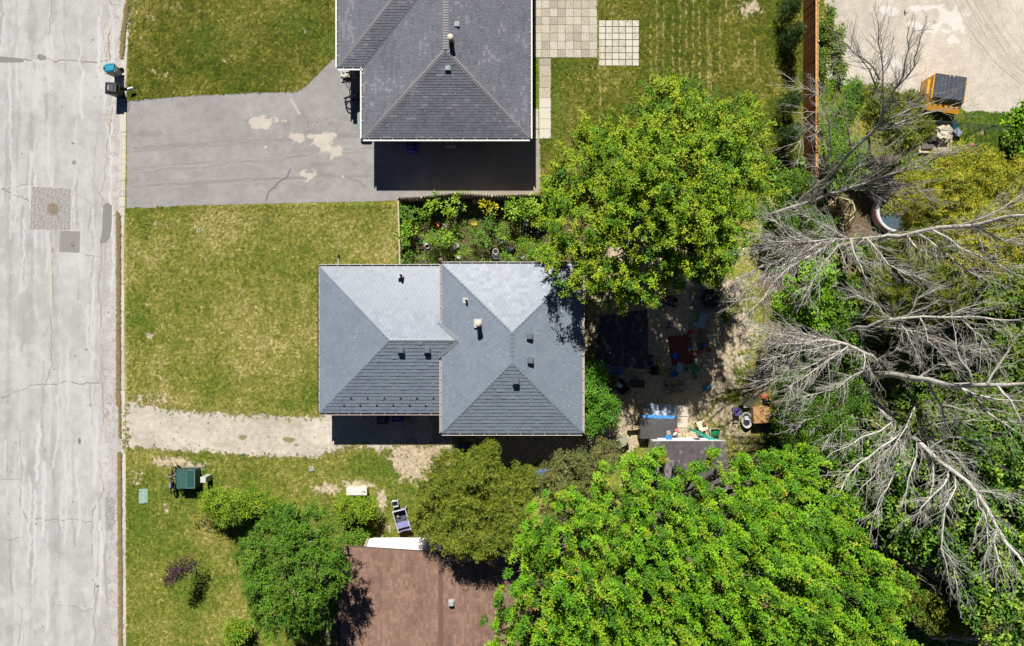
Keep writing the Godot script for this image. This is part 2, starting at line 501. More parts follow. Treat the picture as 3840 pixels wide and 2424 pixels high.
func make_road() -> void:
	var r := Rect2(-34.5, -22.5, 9.6, 45.0)
	var im := base_image(r, 36.0, D(198, 196, 194), 71, [0.22, 1.1, 14.0], [0.10, 0.10, 0.26])
	var nz := noise(81, 0.02, 4)
	var W_ := im.get_width()
	# worn wheel tracks: grimier aggregate, broken up along the road
	for y in im.get_height():
		for x in W_:
			var px := (r.position.x + x / 36.0) * PX_PER_M + 1920.0
			var t := 0.0
			for q in [[200.0, 24.0], [30.0, 20.0], [110.0, 22.0]]:
				t = maxf(t, clampf(1.0 - absf(px - q[0] + nz.get_noise_2d(0, y * 0.6) * 14.0) / q[1], 0, 1))
			var k := 1.0 - t * 0.10 * clampf(nz.get_noise_2d(x * 3.0, y * 0.5) + 0.65, 0, 1)
			if k < 0.995:
				var c := im.get_pixel(x, y)
				im.set_pixel(x, y, Color(c.r * k, c.g * k, c.b * k))
	var cell := noise(91, 0.13, 1, FastNoiseLite.TYPE_CELLULAR)
	cell.cellular_return_type = FastNoiseLite.RETURN_DISTANCE2_SUB
	cell.cellular_jitter = 1.0
	for y in im.get_height():      # alligator cracking of the road edge
		var py := (r.position.y + y / 36.0) * PX_PER_M + 1212.0
		var inner := 385.0 + nz.get_noise_2d(y * 0.8, 40) * 26.0
		for x in range(int((P(340, 0).x - r.position.x) * 36), mini(W_, int((P(450, 0).x - r.position.x) * 36))):
			var px := (r.position.x + x / 36.0) * PX_PER_M + 1920.0
			if px < inner: continue
			var d := cell.get_noise_2d(x * 1.5, y) + 1.0
			var c := im.get_pixel(x, y).lerp(D(214, 207, 200), 0.5)
			if d < 0.16 and nz.get_noise_2d(x * 2.0 + 300.0, y * 2.0) > -0.10: c = c.lerp(D(158, 149, 140), 0.6)
			im.set_pixel(x, y, c)
	var crack := D(140, 128, 116); var pale := D(222, 213, 202)
	for q in [
		[[[186, 0], [180, 120], [190, 200]], .03], [[[0, 222], [120, 218], [210, 228], [300, 232], [400, 225]], .06], [[[410, 0], [420, 60], [405, 150], [403, 230]], .05],
		[[[0, 710], [60, 700], [118, 695], [122, 690]], .04], [[[0, 712], [70, 735], [112, 770]], .05], [[[186, 870], [188, 1000], [190, 1250], [192, 1370], [165, 1445], [168, 1448]], .035],
		[[[0, 1495], [60, 1468], [100, 1455], [160, 1448], [250, 1435], [310, 1442], [370, 1440]], .045], [[[372, 900], [368, 1050], [375, 1200], [370, 1400], [385, 1600], [365, 1700], [380, 1850], [340, 1920], [340, 2050], [360, 2160], [350, 2300], [355, 2424]], .035],
		[[[72, 1616], [70, 1700], [75, 1800], [65, 1830], [70, 1900], [100, 1950], [160, 1958], [240, 1955], [300, 1962], [338, 1970]], .035], [[[0, 1806], [70, 1806]], .035],
		[[[0, 2025], [30, 2030], [80, 2020]], .03], [[[38, 2030], [35, 2150], [45, 2260], [75, 2290], [70, 2424]], .03], [[[200, 2275], [280, 2278], [310, 2300], [355, 2295]], .03], [[[340, 1000], [350, 1100], [330, 1250]], .02],
		[[[300, 950], [350, 965], [372, 968]], .03], [[[270, 730], [320, 755], [335, 770], [325, 880]], .02], [[[335, 1440], [335, 1600]], .02], [[[420, 400], [408, 470], [395, 560], [390, 650], [370, 720], [385, 800]], .03],
	]:
		stroke(im, r, q[0], q[1] + .02, pale, .35, .12)
		stroke(im, r, q[0], q[1], crack, .75, .10)
	stroke(im, r, [[183, 868], [186, 1180]], .10, D(214, 204, 190), .9, .03)
	for q in 130:      # long streaks drawn out along the traffic
		var sx := rf(0, 425); var sy := rf(-60, 2400)
		stroke(im, r, [[sx, sy], [sx + rf(-6, 6), sy + rf(40, 140)], [sx + rf(-8, 8), sy + rf(150, 360)]], rf(.05, .22), D(222, 221, 220) if q % 3 else D(176, 173, 171), rf(.06, .2), .1)
	for q in [[[118, 702], [266, 707], [262, 862], [111, 860], [118, 702]], [[226, 866], [299, 868], [297, 948], [221, 945], [226, 866]]]: stroke(im, r, q, .09, D(206, 196, 184), .9, .05)
	for q in 170:
		var x := rf(0, 430); var y := rf(0, 2424)
		stroke(im, r, [[x, y], [x + rf(-12, 12), y + rf(4, 40)]], .012, crack, rf(.2, .5), .05)
	for q in 60: blotch(im, r, rf(0, 430), rf(0, 2424), rf(2, 5), rf(2, 5), D(110, 104, 98), .6, nz)
	for q in [[268, 537, 8, 6], [272, 608, 8, 7], [292, 1660, 8, 14], [360, 2205, 6, 5]]: blotch(im, r, q[0], q[1], q[2], q[3], D(120, 116, 80), .8, nz)
	for q in 40: blotch(im, r, rf(0, 400), rf(0, 2424), rf(20, 60), rf(30, 120), D(216, 214, 212), rf(.2, .45), nz, 0.9)
	for q in 30: blotch(im, r, rf(0, 430), rf(0, 2424), rf(15, 40), rf(30, 140), D(176, 172, 170), rf(.2, .4), nz, 0.9)
	var b := MB.new()
	b.uvr = r
	b.slab(PackedVector2Array([Vector2(-34.5, -22.5), Vector2(-24.95, -22.5), Vector2(-24.95, 22.5), Vector2(-34.5, 22.5)]), -0.3, -0.10, false)
	var road := struct("road", b, image_mat("road", im, 0.92))
	var more := MB.new()
	more.slab(PackedVector2Array([Vector2(-200, -22.5), Vector2(-34.5, -22.5), Vector2(-34.5, 22.5), Vector2(-200, 22.5)]), -0.3, -0.104, false)
	part(road, "asphalt_beyond", more, mat("old_asphalt", D(196, 193, 190), 0.95, "soft", 0.3))
	var pm := mat("patch_asphalt", D(172, 168, 166), 0.95, "soft", .9, 1.0)
	var pd := mat("patch_dark", D(150, 146, 143), 0.95, "fine", 1.0, 1.5)
	for q in [[[[118, 702], [266, 707], [262, 862], [111, 860]], pm], [[[226, 866], [299, 868], [297, 948], [221, 945]], mat("patch_small", D(158, 153, 151), .95, "fine", 1.2, 1.0)],
			[[[386, 770], [400, 760], [418, 770], [417, 850], [412, 890], [398, 910], [372, 912], [382, 870], [384, 810]], pd], [[[395, 1870], [398, 1862], [428, 1868], [430, 1960], [420, 1992], [396, 1990], [392, 1930]], pm],
			[[[-10, 212], [40, 215], [84, 220], [88, 233], [0, 234], [-10, 233]], pd], [[[138, 208], [150, 203], [172, 212], [172, 222], [150, 227], [138, 218]], pd]]:
		var s := MB.new()
		s.slab(poly(q[0], -0.1, 0.02, 0.25), -0.11, -0.094)
		part(road, "asphalt_patch", s, q[1])
	# concrete kerb, cast in lengths with open joints
	var kerb := thing("concrete_kerb", "worn concrete kerb between the grey road and the lawns", "kerb")
	kerb.set_meta("kind", "structure")
	kerb.remove_meta("category")
	var joints := [-140, 20, 90, 172, 300, 400, 495, 677, 736, 776, 888, 1068, 1170, 1300, 1464, 1528, 1653, 1701, 1850, 2010, 2170, 2330, 2560]
	var km := [mat("kerb_a", D(214, 206, 192), .95, "soft", 1.1, 1.0), mat("kerb_b", D(205, 198, 186), .95, "soft", .9, 1.0), mat("kerb_c", D(222, 214, 201), .95, "fine", .7, 1.0)]
	for i in joints.size() - 1:
		var y0: float = joints[i] + 1.2; var y1: float = joints[i + 1] - 1.2
		var s := MB.new()
		var n := 5 if y0 < 260 else 2
		for k in n:
			var a := lerpf(y0, y1, float(k) / n); var c := lerpf(y0, y1, float(k + 1) / n)
			var xa := kerb_x(a); var xc := kerb_x(c)
			var z0 := P(0, a).z; var z1 := P(0, c).z
			for lay in [[-26.0, -9.0, -0.3, -0.082], [-9.0, -7.0, -0.3, -0.10], [-7.0, 0.5, -0.3, 0.012]]:      # gutter pan, groove, upstand
				var q := PackedVector2Array([Vector2(P(xa + lay[0], 0).x, z0), Vector2(P(xa + lay[1], 0).x, z0), Vector2(P(xc + lay[1], 0).x, z1), Vector2(P(xc + lay[0], 0).x, z1)])
				s.slab(q, lay[2], lay[3])
		part(kerb, "kerb_length", s, km[i % 3])

func kerb_x(py: float) -> float:
	var k := [[-140, 520], [0, 508], [60, 494], [140, 481], [240, 473], [600, 471], [900, 464], [1400, 466], [1640, 470], [2560, 472]]
	for i in k.size() - 1:
		if py <= k[i + 1][0]: return lerpf(k[i][1], k[i + 1][1], (py - k[i][0]) / float(k[i + 1][0] - k[i][0]))
	return 472.0

var drive_poly: PackedVector2Array
var gravel_poly: PackedVector2Array
func make_drives() -> void:
	var r := Rect2(-25.3, -17.6, 27.8, 10.6)
	var im := base_image(r, 36.0, D(166, 162, 160), 101, [0.3, 1.4, 14.0], [0.12, 0.10, 0.34])
	var nz := noise(111, 0.03, 4)
	for y in im.get_height():      # browner, sandier surface near the house
		for x in range(int(18.0 * 36), im.get_width()):
			var c := im.get_pixel(x, y)
			im.set_pixel(x, y, c.lerp(Color(c.r * 1.06, c.g * 1.02, c.b * .93), clampf((x / 36.0 - 18.0) / 4.0 + nz.get_noise_2d(x, y), 0, 1)))
	for q in [[500, 640, 1400, 560], [500, 560, 1350, 500], [500, 700, 1400, 650]]:      # tyre-polished strips
		for n in 14: stroke(im, r, [[q[0], q[1] + rf(-9, 9)], [(q[0] + q[2]) / 2, (q[1] + q[3]) / 2 + rf(-9, 9)], [q[2], q[3] + rf(-9, 9)]], rf(.03, .1), D(178, 173, 170) if n % 2 else D(152, 148, 146), rf(.12, .3), .1)
	for q in 26: blotch(im, r, rf(500, 1400), rf(400, 740), rf(8, 50), rf(6, 24), D(186, 179, 172), rf(.2, .5), nz, 0.9)
	for q in 16: blotch(im, r, rf(500, 1400), rf(400, 740), rf(8, 60), rf(6, 22), D(146, 141, 139), rf(.2, .5), nz, 0.9)
	for q in 24: blotch(im, r, rf(1150, 1250), rf(430, 500), rf(1, 4), rf(1, 4), D(110, 104, 100), .6, nz)
	for q in [[985, 458, 62, 24], [1105, 515, 42, 20], [1215, 528, 44, 34], [1252, 560, 30, 34], [1185, 512, 40, 14], [995, 549, 8, 9], [1120, 424, 8, 6], [1155, 655, 26, 22], [1285, 661, 4, 5], [1000, 470, 20, 12], [1220, 515, 14, 14]]:
		blotch(im, r, q[0], q[1], q[2], q[3], D(216, 206, 192), .85, nz, 1.1)
	stroke(im, r, [[1090, 635], [1075, 665], [1040, 690], [1010, 715], [995, 750]], .06, D(112, 106, 102), .75, .06)
	stroke(im, r, [[1090, 372], [1120, 425]], .14, D(198, 190, 180), .6, .05)
	stroke(im, r, [[1310, 670], [1350, 680], [1365, 705]], .04, D(130, 122, 112), .6, .06)
	drive_poly = poly([[475, 378], [640, 366], [760, 356], [1000, 346], [1115, 344], [1150, 320], [1200, 270], [1262, 208], [1330, 150], [1500, 150], [2000, 420], [2026, 528], [2026, 724], [1700, 748], [1490, 752], [1200, 760], [960, 765], [700, 772], [540, 780], [475, 782]], 0.0, 0.03, 0.3)
	var b := MB.new()
	b.uvr = r
	b.slab(drive_poly, -0.2, 0.012)
	struct("asphalt_driveway", b, image_mat("drive", im, 0.92))
	var r2 := Rect2(-25.6, 4.6, 23.0, 6.2)
	var im2 := base_image(r2, 36.0, D(210, 200, 184), 121, [0.4, 2.2, 12.0], [0.16, 0.14, 0.26])
	for q in 360: blotch(im2, r2, rf(480, 1700), rf(1510, 1740), rf(1, 3.5), rf(1, 3.5), D(128, 116, 92), .8, nz)
	for q in 20: blotch(im2, r2, rf(480, 1700), rf(1520, 1720), rf(15, 60), rf(8, 20), D(192, 180, 156), rf(.3, .6), nz, .9)
	for q in [[905, 1640, 16, 9], [780, 1585, 6, 6], [480, 1640, 8, 7], [1080, 1650, 30, 10], [1110, 1670, 16, 8]]: blotch(im2, r2, q[0], q[1], q[2], q[3], D(140, 128, 84), .8, nz, .9)
	gravel_poly = poly([[472, 1508], [560, 1520], [640, 1535], [760, 1548], [960, 1556], [1180, 1562], [1250, 1556], [1700, 1556], [1700, 1648], [1682, 1700], [1640, 1672], [1520, 1664], [1430, 1690], [1340, 1664], [1240, 1700], [1190, 1722], [1060, 1714], [960, 1716], [880, 1704], [760, 1696], [640, 1690], [540, 1682], [472, 1680]], 0.0, 0.13, 0.22)
	var g := MB.new()
	g.uvr = r2
	g.slab(gravel_poly, -0.2, 0.012)
	struct("gravel_driveway", g, image_mat("gravel", im2, 0.95))
	# gutter silt and dead weeds along the road edge
	var sm := mat("silt", D(152, 136, 108), .98, "soft", 2.0, 3.0)
	for q in [[[474, 0], [486, 0], [476, 60], [461, 140], [456, 215], [449, 215], [451, 120], [464, 50]], [[439, 790], [443, 880], [447, 960], [449, 1180], [447, 1300], [446, 1400], [443, 1520], [438, 1520], [436, 1300], [438, 1100], [437, 960]], [[443, 1700], [449, 1830], [453, 1960], [455, 2200], [455, 2430], [446, 2430], [444, 2200], [443, 2000], [441, 1880]], [[444, 1500], [448, 1500], [448, 1640], [444, 1640]]]:
		var s := MB.new()
		s.slab(poly(q, -0.1, 0.11, 0.16), -0.11, -0.078)
		var o := struct("gutter_silt", s, sm, "brown silt in the road gutter")

func make_patio() -> void:
	var o := thing("slab_patio", "stained square concrete paving slabs beside the dark hip roof with white gutter", "patio")
	var ms := []
	for k in 6: ms.append(mat("slab%d" % k, [D(202, 192, 172), D(208, 199, 180), D(196, 186, 166), D(192, 181, 162), D(182, 172, 156), D(212, 203, 186)][k], .95, "soft", 1.2 + k * .13, 1.5))
	bx(o, "sand_bed", P(2120, 78, 0) + Vector3(0, -.03, 0), Vector3(4.12, .07, 4.80), mat("sandbed", D(120, 104, 78), .95, "soft", 1.0))
	var lay := func(parent, x0: float, y0: float, x1: float, y1: float, nx: int, ny: int, mats: Array, gap: float):
		for j in ny:
			for i in nx:
				var a := P(lerpf(x0, x1, float(i) / nx), lerpf(y0, y1, float(j) / ny)); var c := P(lerpf(x0, x1, float(i + 1) / nx), lerpf(y0, y1, float(j + 1) / ny))
				var s := MB.new()
				var size := Vector3(c.x - a.x - gap, .06, c.z - a.z - gap)
				s.box((a + c) * .5 + Vector3(0, .012 + rf(-.004, .006), 0), size, Basis.from_euler(Vector3(rf(-.006, .006), rf(-.008, .008), rf(-.006, .006))))
				part(parent, "slab", s, mats[rng.randi() % mats.size()])
	lay.call(o, 2002.0, -60.0, 2239.0, 217.0, 8, 9, ms, .022)
	var o2 := thing("pale_slab_patio", "clean pale paving slabs with grass growing in the joints", "patio")
	bx(o2, "sand_bed", P(2322, 160, 0) + Vector3(0, -.03, 0), Vector3(2.66, .07, 3.0), mat("sandbed2", D(84, 92, 44), .95, "soft", 1.0))
	lay.call(o2, 2245.0, 76.0, 2397.0, 248.0, 6, 7, [mat("pale_a", D(222, 214, 196), .95, "soft", 1.1, 1.0), mat("pale_b", D(214, 205, 186), .95, "soft", .9, 1.0), mat("pale_c", D(228, 220, 203), .95, "fine", .8, 1.0)], .045)
	var o3 := thing("slab_path", "single row of concrete slabs running along the dark hip roofed house", "path")
	var ys := [219, 246, 286, 330, 368, 405, 446, 484, 521]
	for i in ys.size() - 1:
		var a := P(2022, ys[i]); var c := P(2066, ys[i + 1])
		bx(o3, "slab", (a + c) * .5 + Vector3(rf(-.02, .02), .014, 0), Vector3(c.x - a.x - .02, .06, c.z - a.z - .02), ms[[4, 2, 3, 0, 5, 5, 5, 5][i]] if i < 4 else M["pale_c"], Basis(Vector3.UP, rf(-.01, .01)))
	for q in [[1998, 410, 2019, 484], [1998, 487, 2019, 521]]:
		var a := P(q[0], q[1]); var c := P(q[2], q[3])
		bx(o3, "slab", (a + c) * .5 + Vector3(0, .012, 0), Vector3(c.x - a.x, .06, c.z - a.z), M["pale_b"])

# ---- houses ----
var tab_pool := {}
func tab_mesh(key: String, w: float, c: float, t: float, col: Color, m: Material, lean: float) -> Mesh:
	var k := "%s_%.3f_%.3f_%s_%.3f" % [key, w, c, col.to_html(), lean]
	if not tab_pool.has(k):
		var b := MB.new()
		b.col = col
		tab_into(b, PackedVector2Array([Vector2(0, 0), Vector2(w, 0), Vector2(w, c), Vector2(0, c)]), Vector3.ZERO, Vector3.RIGHT, Vector3.FORWARD, Vector3.UP, 0.0, c, t, lean)
		tab_pool[k] = b.mesh(m)
	return tab_pool[k]

func tab_into(b: MB, q: PackedVector2Array, o: Vector3, u: Vector3, w: Vector3, nn: Vector3, y0: float, c: float, t: float, lean: float = 0.0) -> void:   # one shingle: a wedge, thick at its lower edge, lying a little askew
	if q.size() < 3: return
	var top: Array[Vector3] = []; var low: Array[Vector3] = []
	for p in q:
		var f := clampf((p.y - y0) / c, 0, 1)
		top.append(o + u * p.x + w * p.y + nn * (t * (1.0 - 0.8 * f) + .003 + lean * (p.x - q[0].x) + absf(lean) * .15))
		low.append(o + u * p.x + w * p.y)
	for i in range(1, q.size() - 1):
		if (top[i] - top[0]).cross(top[i + 1] - top[0]).dot(nn) > 0: b.tri(top[0], top[i], top[i + 1])
		else: b.tri(top[0], top[i + 1], top[i])
	for i in q.size():
		var j := (i + 1) % q.size()
		b.quad(low[i], low[j], top[j], top[i])

# Lays shingles on one planar roof face. face: outline, a-b: its eave from one end to the other
func shingle(roof: Node, rest: MB, face: Array, course: float, tabw: Vector2, tones: Array, t: float, m: Material, budget: Array, key: String, inside_frame: bool = true) -> void:
	var o: Vector3 = face[0]
	var u: Vector3 = (face[1] - face[0]).normalized()
	var nn: Vector3 = (face[1] - face[0]).cross(face[2] - face[0]).normalized()
	if nn.y < 0: nn = -nn
	var w := nn.cross(u)
	if w.y < 0: w = -w
	var pg := PackedVector2Array()
	var lo := Vector2(1e9, 1e9); var hi := Vector2(-1e9, -1e9)
	for p in face:
		var q := Vector2((p - o).dot(u), (p - o).dot(w))
		pg.append(q); lo = lo.min(q); hi = hi.max(q)
	var rows := int(ceil((hi.y + 0.001) / course))
	for i in rows:
		var y0 := i * course; var y1 := minf(y0 + course, hi.y)
		if y1 - y0 < 0.02: continue
		var x := lo.x - rf(0.0, tabw.y)
		if tabw.x == tabw.y: x = lo.x - (0.5 * tabw.x if i % 2 else 0.0) + rf(-.02, .02)
		while x < hi.x:
			var tw := snappedf(rf(tabw.x, tabw.y), 0.03) if tabw.x != tabw.y else tabw.x
			var x1 := x + tw
			var age := gap_noise.get_noise_3dv((o + u * x + w * y0) * .9) * .55 + rf(-.42, .42) + .5      # patches of older and newer weathering
			var c: Color = tones[clampi(int(age * tones.size()), 0, tones.size() - 1)]
			var lean: float = snappedf(rng.randfn(0.0, .016 if key == "middle" else .008), .01)
			var tt := t * rf(.8, 1.25)
			var mid := o + u * (x + tw / 2) + w * (y0 + course / 2)
			var sx := mid.x / (CAM_H - mid.y) * CAM_H * PX_PER_M; var sz := mid.z / (CAM_H - mid.y) * CAM_H * PX_PER_M
			if absf(sx) < 2000 and absf(sz) < 1300:
				var g := 0.0025 if key == "middle" else 0.005
				var rect := PackedVector2Array([Vector2(x + g, y0), Vector2(x1 - g, y0), Vector2(x1 - g, y1), Vector2(x + g, y1)])
				var whole := y1 - y0 > course - .001
				if whole:
					for p in rect:
						if not Geometry2D.is_point_in_polygon(p * .999 + Vector2(mid.x, 0) * 0, pg): whole = false; break
				if whole and budget[0] > 0:
					budget[0] -= 1
					share(roof, "shingle", tab_mesh(key, tw - 2 * g, course, t, c, m, lean), Transform3D(Basis(u, nn, -w), o + u * (x + g) + w * y0))
				elif whole:
					rest.col = c
					tab_into(rest, rect, o, u, w, nn, y0, course, tt, lean)
				else:
					rest.col = c
					for q in Geometry2D.intersect_polygons(rect, pg):
						tab_into(rest, q, o, u, w, nn, y0, course, t)
			x = x1

func caps(roof: Node, a: Vector3, b: Vector3, wid: float, step: float, m: Material, drop: float) -> void:   # overlapping cap pieces along a hip or a ridge, from a (low) to b
	var d := (b - a).normalized()
	var side := d.cross(Vector3.UP).normalized()
	var up := side.cross(d)
	var n := int(a.distance_to(b) / step)
	for i in n:
		var p0 := a + d * (step * i); var p1 := p0 + d * step * 1.04
		var s := MB.new()
		var lift0 := up * .035; var lift1 := up * .012
		var l0 := p0 - side * wid - Vector3.UP * drop + lift0; var r0 := p0 + side * wid - Vector3.UP * drop + lift0
		var l1 := p1 - side * wid - Vector3.UP * drop + lift1; var r1 := p1 + side * wid - Vector3.UP * drop + lift1
		var c0 := p0 + lift0 * 1.3; var c1 := p1 + lift1 * 1.3
		s.quad(l0, c0, c1, l1); s.quad(c0, r0, r1, c1)
		s.quad(l0 - lift0, c0 - lift0, c0, l0); s.quad(c0 - lift0, r0 - lift0, r0, c0)
		part(roof, "ridge_cap", s, m)

func by_tone(t: Array) -> Array:
	t.sort_custom(func(a, b): return a.get_luminance() < b.get_luminance())
	return t

func flecks(roof: Node, faces: Array, n: int) -> void:      # droppings and petals caught on the shingles
	var b := MB.new()
	for i in n:
		var f: Array = faces[rng.randi() % faces.size()]
		var nn: Vector3 = (f[1] - f[0]).cross(f[2] - f[0]).normalized()
		if nn.y < 0: nn = -nn
		var s := rf(0, 1); var t := rf(0, 1)
		if s + t > 1: s = 1 - s; t = 1 - t
		var p: Vector3 = f[0] + (f[1] - f[0]) * s + (f[2] - f[0]) * t + nn * .05
		var u := nn.cross(Vector3(rf(-1, 1), 0, rf(-1, 1))).normalized() * rf(.02, .045); var v := nn.cross(u) * rf(.5, 1.2)
		b.quad(p - u, p - v, p + u, p + v)
	part(roof, "droppings", b, mat("droppings", D(232, 230, 222), .9), "stuff")

func deck(roof: Node, faces: Array, m: Material, called: String = "roof_deck") -> void:
	var b := MB.new()
	for f in faces:
		for i in range(1, f.size() - 1):
			var nn: Vector3 = (f[i] - f[0]).cross(f[i + 1] - f[0])
			if nn.y > 0: b.tri(f[0], f[i], f[i + 1])
			else: b.tri(f[0], f[i + 1], f[i])
	part(roof, called, b, m)

func gutter(house: Node, a: Vector3, b: Vector3, out: Vector3, m: Material, lip: Material, inside: Material, gap: float, wide: float = .035) -> void:   # open trough with hangers across it
	var d := (b - a).normalized()
	var ln := a.distance_to(b)
	var basis := Basis(d, Vector3.UP, d.cross(Vector3.UP))
	if basis.z.dot(out) < 0: basis = Basis(-d, Vector3.UP, (-d).cross(Vector3.UP))
	var mid := (a + b) * .5
	var g := MB.new()
	g.box(mid + out * .065 - Vector3.UP * .115, Vector3(ln, .012, .13), basis)
	g.box(mid + out * .128 - Vector3.UP * .055, Vector3(ln, .11, .012), basis)
	var gut := part(house, "gutter", g, m)
	var e := MB.new()
	e.box(mid + out * .128 + Vector3.UP * .006, Vector3(ln + .02, .018, wide), basis)
	part(gut, "lip", e, lip)
	var f := MB.new()
	f.box(mid + out * .062 - Vector3.UP * .09, Vector3(ln - .05, .035, .105), basis)
	part(gut, "debris", f, inside)
	var n := int(ln / gap)
	for i in n:
		var h := MB.new()
		h.box(a + d * (gap * (i + .5)) + out * .055 + Vector3.UP * .012, Vector3(.025, .014, .125), basis)
		part(gut, "hanger", h, lip)

func roof_vent(house: Node, at: Vector3, m: Material, size: float = .36) -> void:   # low square exhaust cap on a flange
	var b := MB.new()
	b.box(at + Vector3(0, .05, 0), Vector3(size * 1.25, .03, size * 1.25))
	b.box(at + Vector3(0, .14, 0), Vector3(size * .8, .16, size * .8))
	var v := part(house, "roof_vent", b, m)
	var c := MB.new()
	c.box(at + Vector3(0, .25, 0), Vector3(size, .08, size), Basis.IDENTITY, Vector2(.8, .8))
	c.box(at + Vector3(0, .20, 0), Vector3(size * 1.06, .03, size * 1.06))
	part(v, "hood", c, m)

func flue(house: Node, at: Vector3, r: float, h: float, m: Material, cap: Material, flash: Material) -> void:   # round metal chimney on a square flashing
	var p := MB.new()
	p.lathe([Vector2(r, -.3), Vector2(r, h * .82), Vector2(r * .8, h * .83), Vector2(r * .8, h * .9)], Transform3D(Basis.IDENTITY, at), 14)
	var f := part(house, "flue", p, m)
	var c := MB.new()
	c.lathe([Vector2(r * 1.15, h * .88), Vector2(r * 1.2, h * .96), Vector2(r * .9, h), Vector2(0, h * 1.03)], Transform3D(Basis.IDENTITY, at), 14)
	part(f, "rain_cap", c, cap)
	var s := MB.new()
	s.box(at + Vector3(-.05, .03, 0), Vector3(r * 3.2, .03, r * 3.4), Basis(Vector3(0, 0, 1), .3))
	part(f, "flashing", s, flash)

func plumbing(house: Node, at: Vector3, m: Material, flash: Material, tilt: Basis) -> void:
	var p := MB.new()
	p.lathe([Vector2(.07, -.1), Vector2(.07, .32), Vector2(.05, .32), Vector2(.05, .2), Vector2(0, .2)], Transform3D(Basis.IDENTITY, at), 10)
	var v := part(house, "vent_pipe", p, m)
	var s := MB.new()
	s.box(at + Vector3(-.07, .02, -.02), Vector3(.34, .02, .34), tilt)
	part(v, "flashing", s, flash)

func walls(house: Node, x0: float, x1: float, z0: float, z1: float, h: float, m: Material, glass: Material, frame: Material) -> void:
	bx(house, "wall", Vector3((x0 + x1) / 2, h / 2 - .05, z0 + .1), Vector3(x1 - x0, h, .2), m)
	bx(house, "wall", Vector3((x0 + x1) / 2, h / 2 - .05, z1 - .1), Vector3(x1 - x0, h, .2), m)
	bx(house, "wall", Vector3(x0 + .1, h / 2 - .05, (z0 + z1) / 2), Vector3(.2, h, z1 - z0 - .4), m)
	bx(house, "wall", Vector3(x1 - .1, h / 2 - .05, (z0 + z1) / 2), Vector3(.2, h, z1 - z0 - .4), m)

func window(house: Node, at: Vector3, size: Vector2, turn: float) -> void:
	var b := Basis(Vector3.UP, turn)
	var f := MB.new()
	for q in [[Vector3(-size.x / 2, 0, 0), Vector3(.07, size.y + .07, .08)], [Vector3(size.x / 2, 0, 0), Vector3(.07, size.y + .07, .08)], [Vector3(0, size.y / 2, 0), Vector3(size.x - .07, .07, .08)], [Vector3(0, -size.y / 2, .02), Vector3(size.x - .07, .07, .14)], [Vector3.ZERO, Vector3(.05, size.y - .07, .06)]]:
		f.box(at + b * q[0], q[1], b)
	var w := part(house, "window", f, mat("window_frame", Color(.8, .8, .78), .5))
	var g := MB.new()
	g.box(at, Vector3(size.x - .05, size.y - .05, .02), b)
	part(w, "pane", g, mat("window_glass", Color(.04, .05, .06), .08))

func hip_eave(xl: float, xr: float, zt: float, zb: float, h: float) -> Array:
	return [Vector3(xl, h, zt), Vector3(xr, h, zt), Vector3(xr, h, zb), Vector3(xl, h, zb)]

func vc_mat(key: String, rough: float, scale: float, bump: float, spec: float = 0.5) -> StandardMaterial3D:
	var m := mat(key, Color.WHITE, rough, "faint", scale, bump)
	m.vertex_color_use_as_albedo = true
	m.metallic_specular = spec
	return m

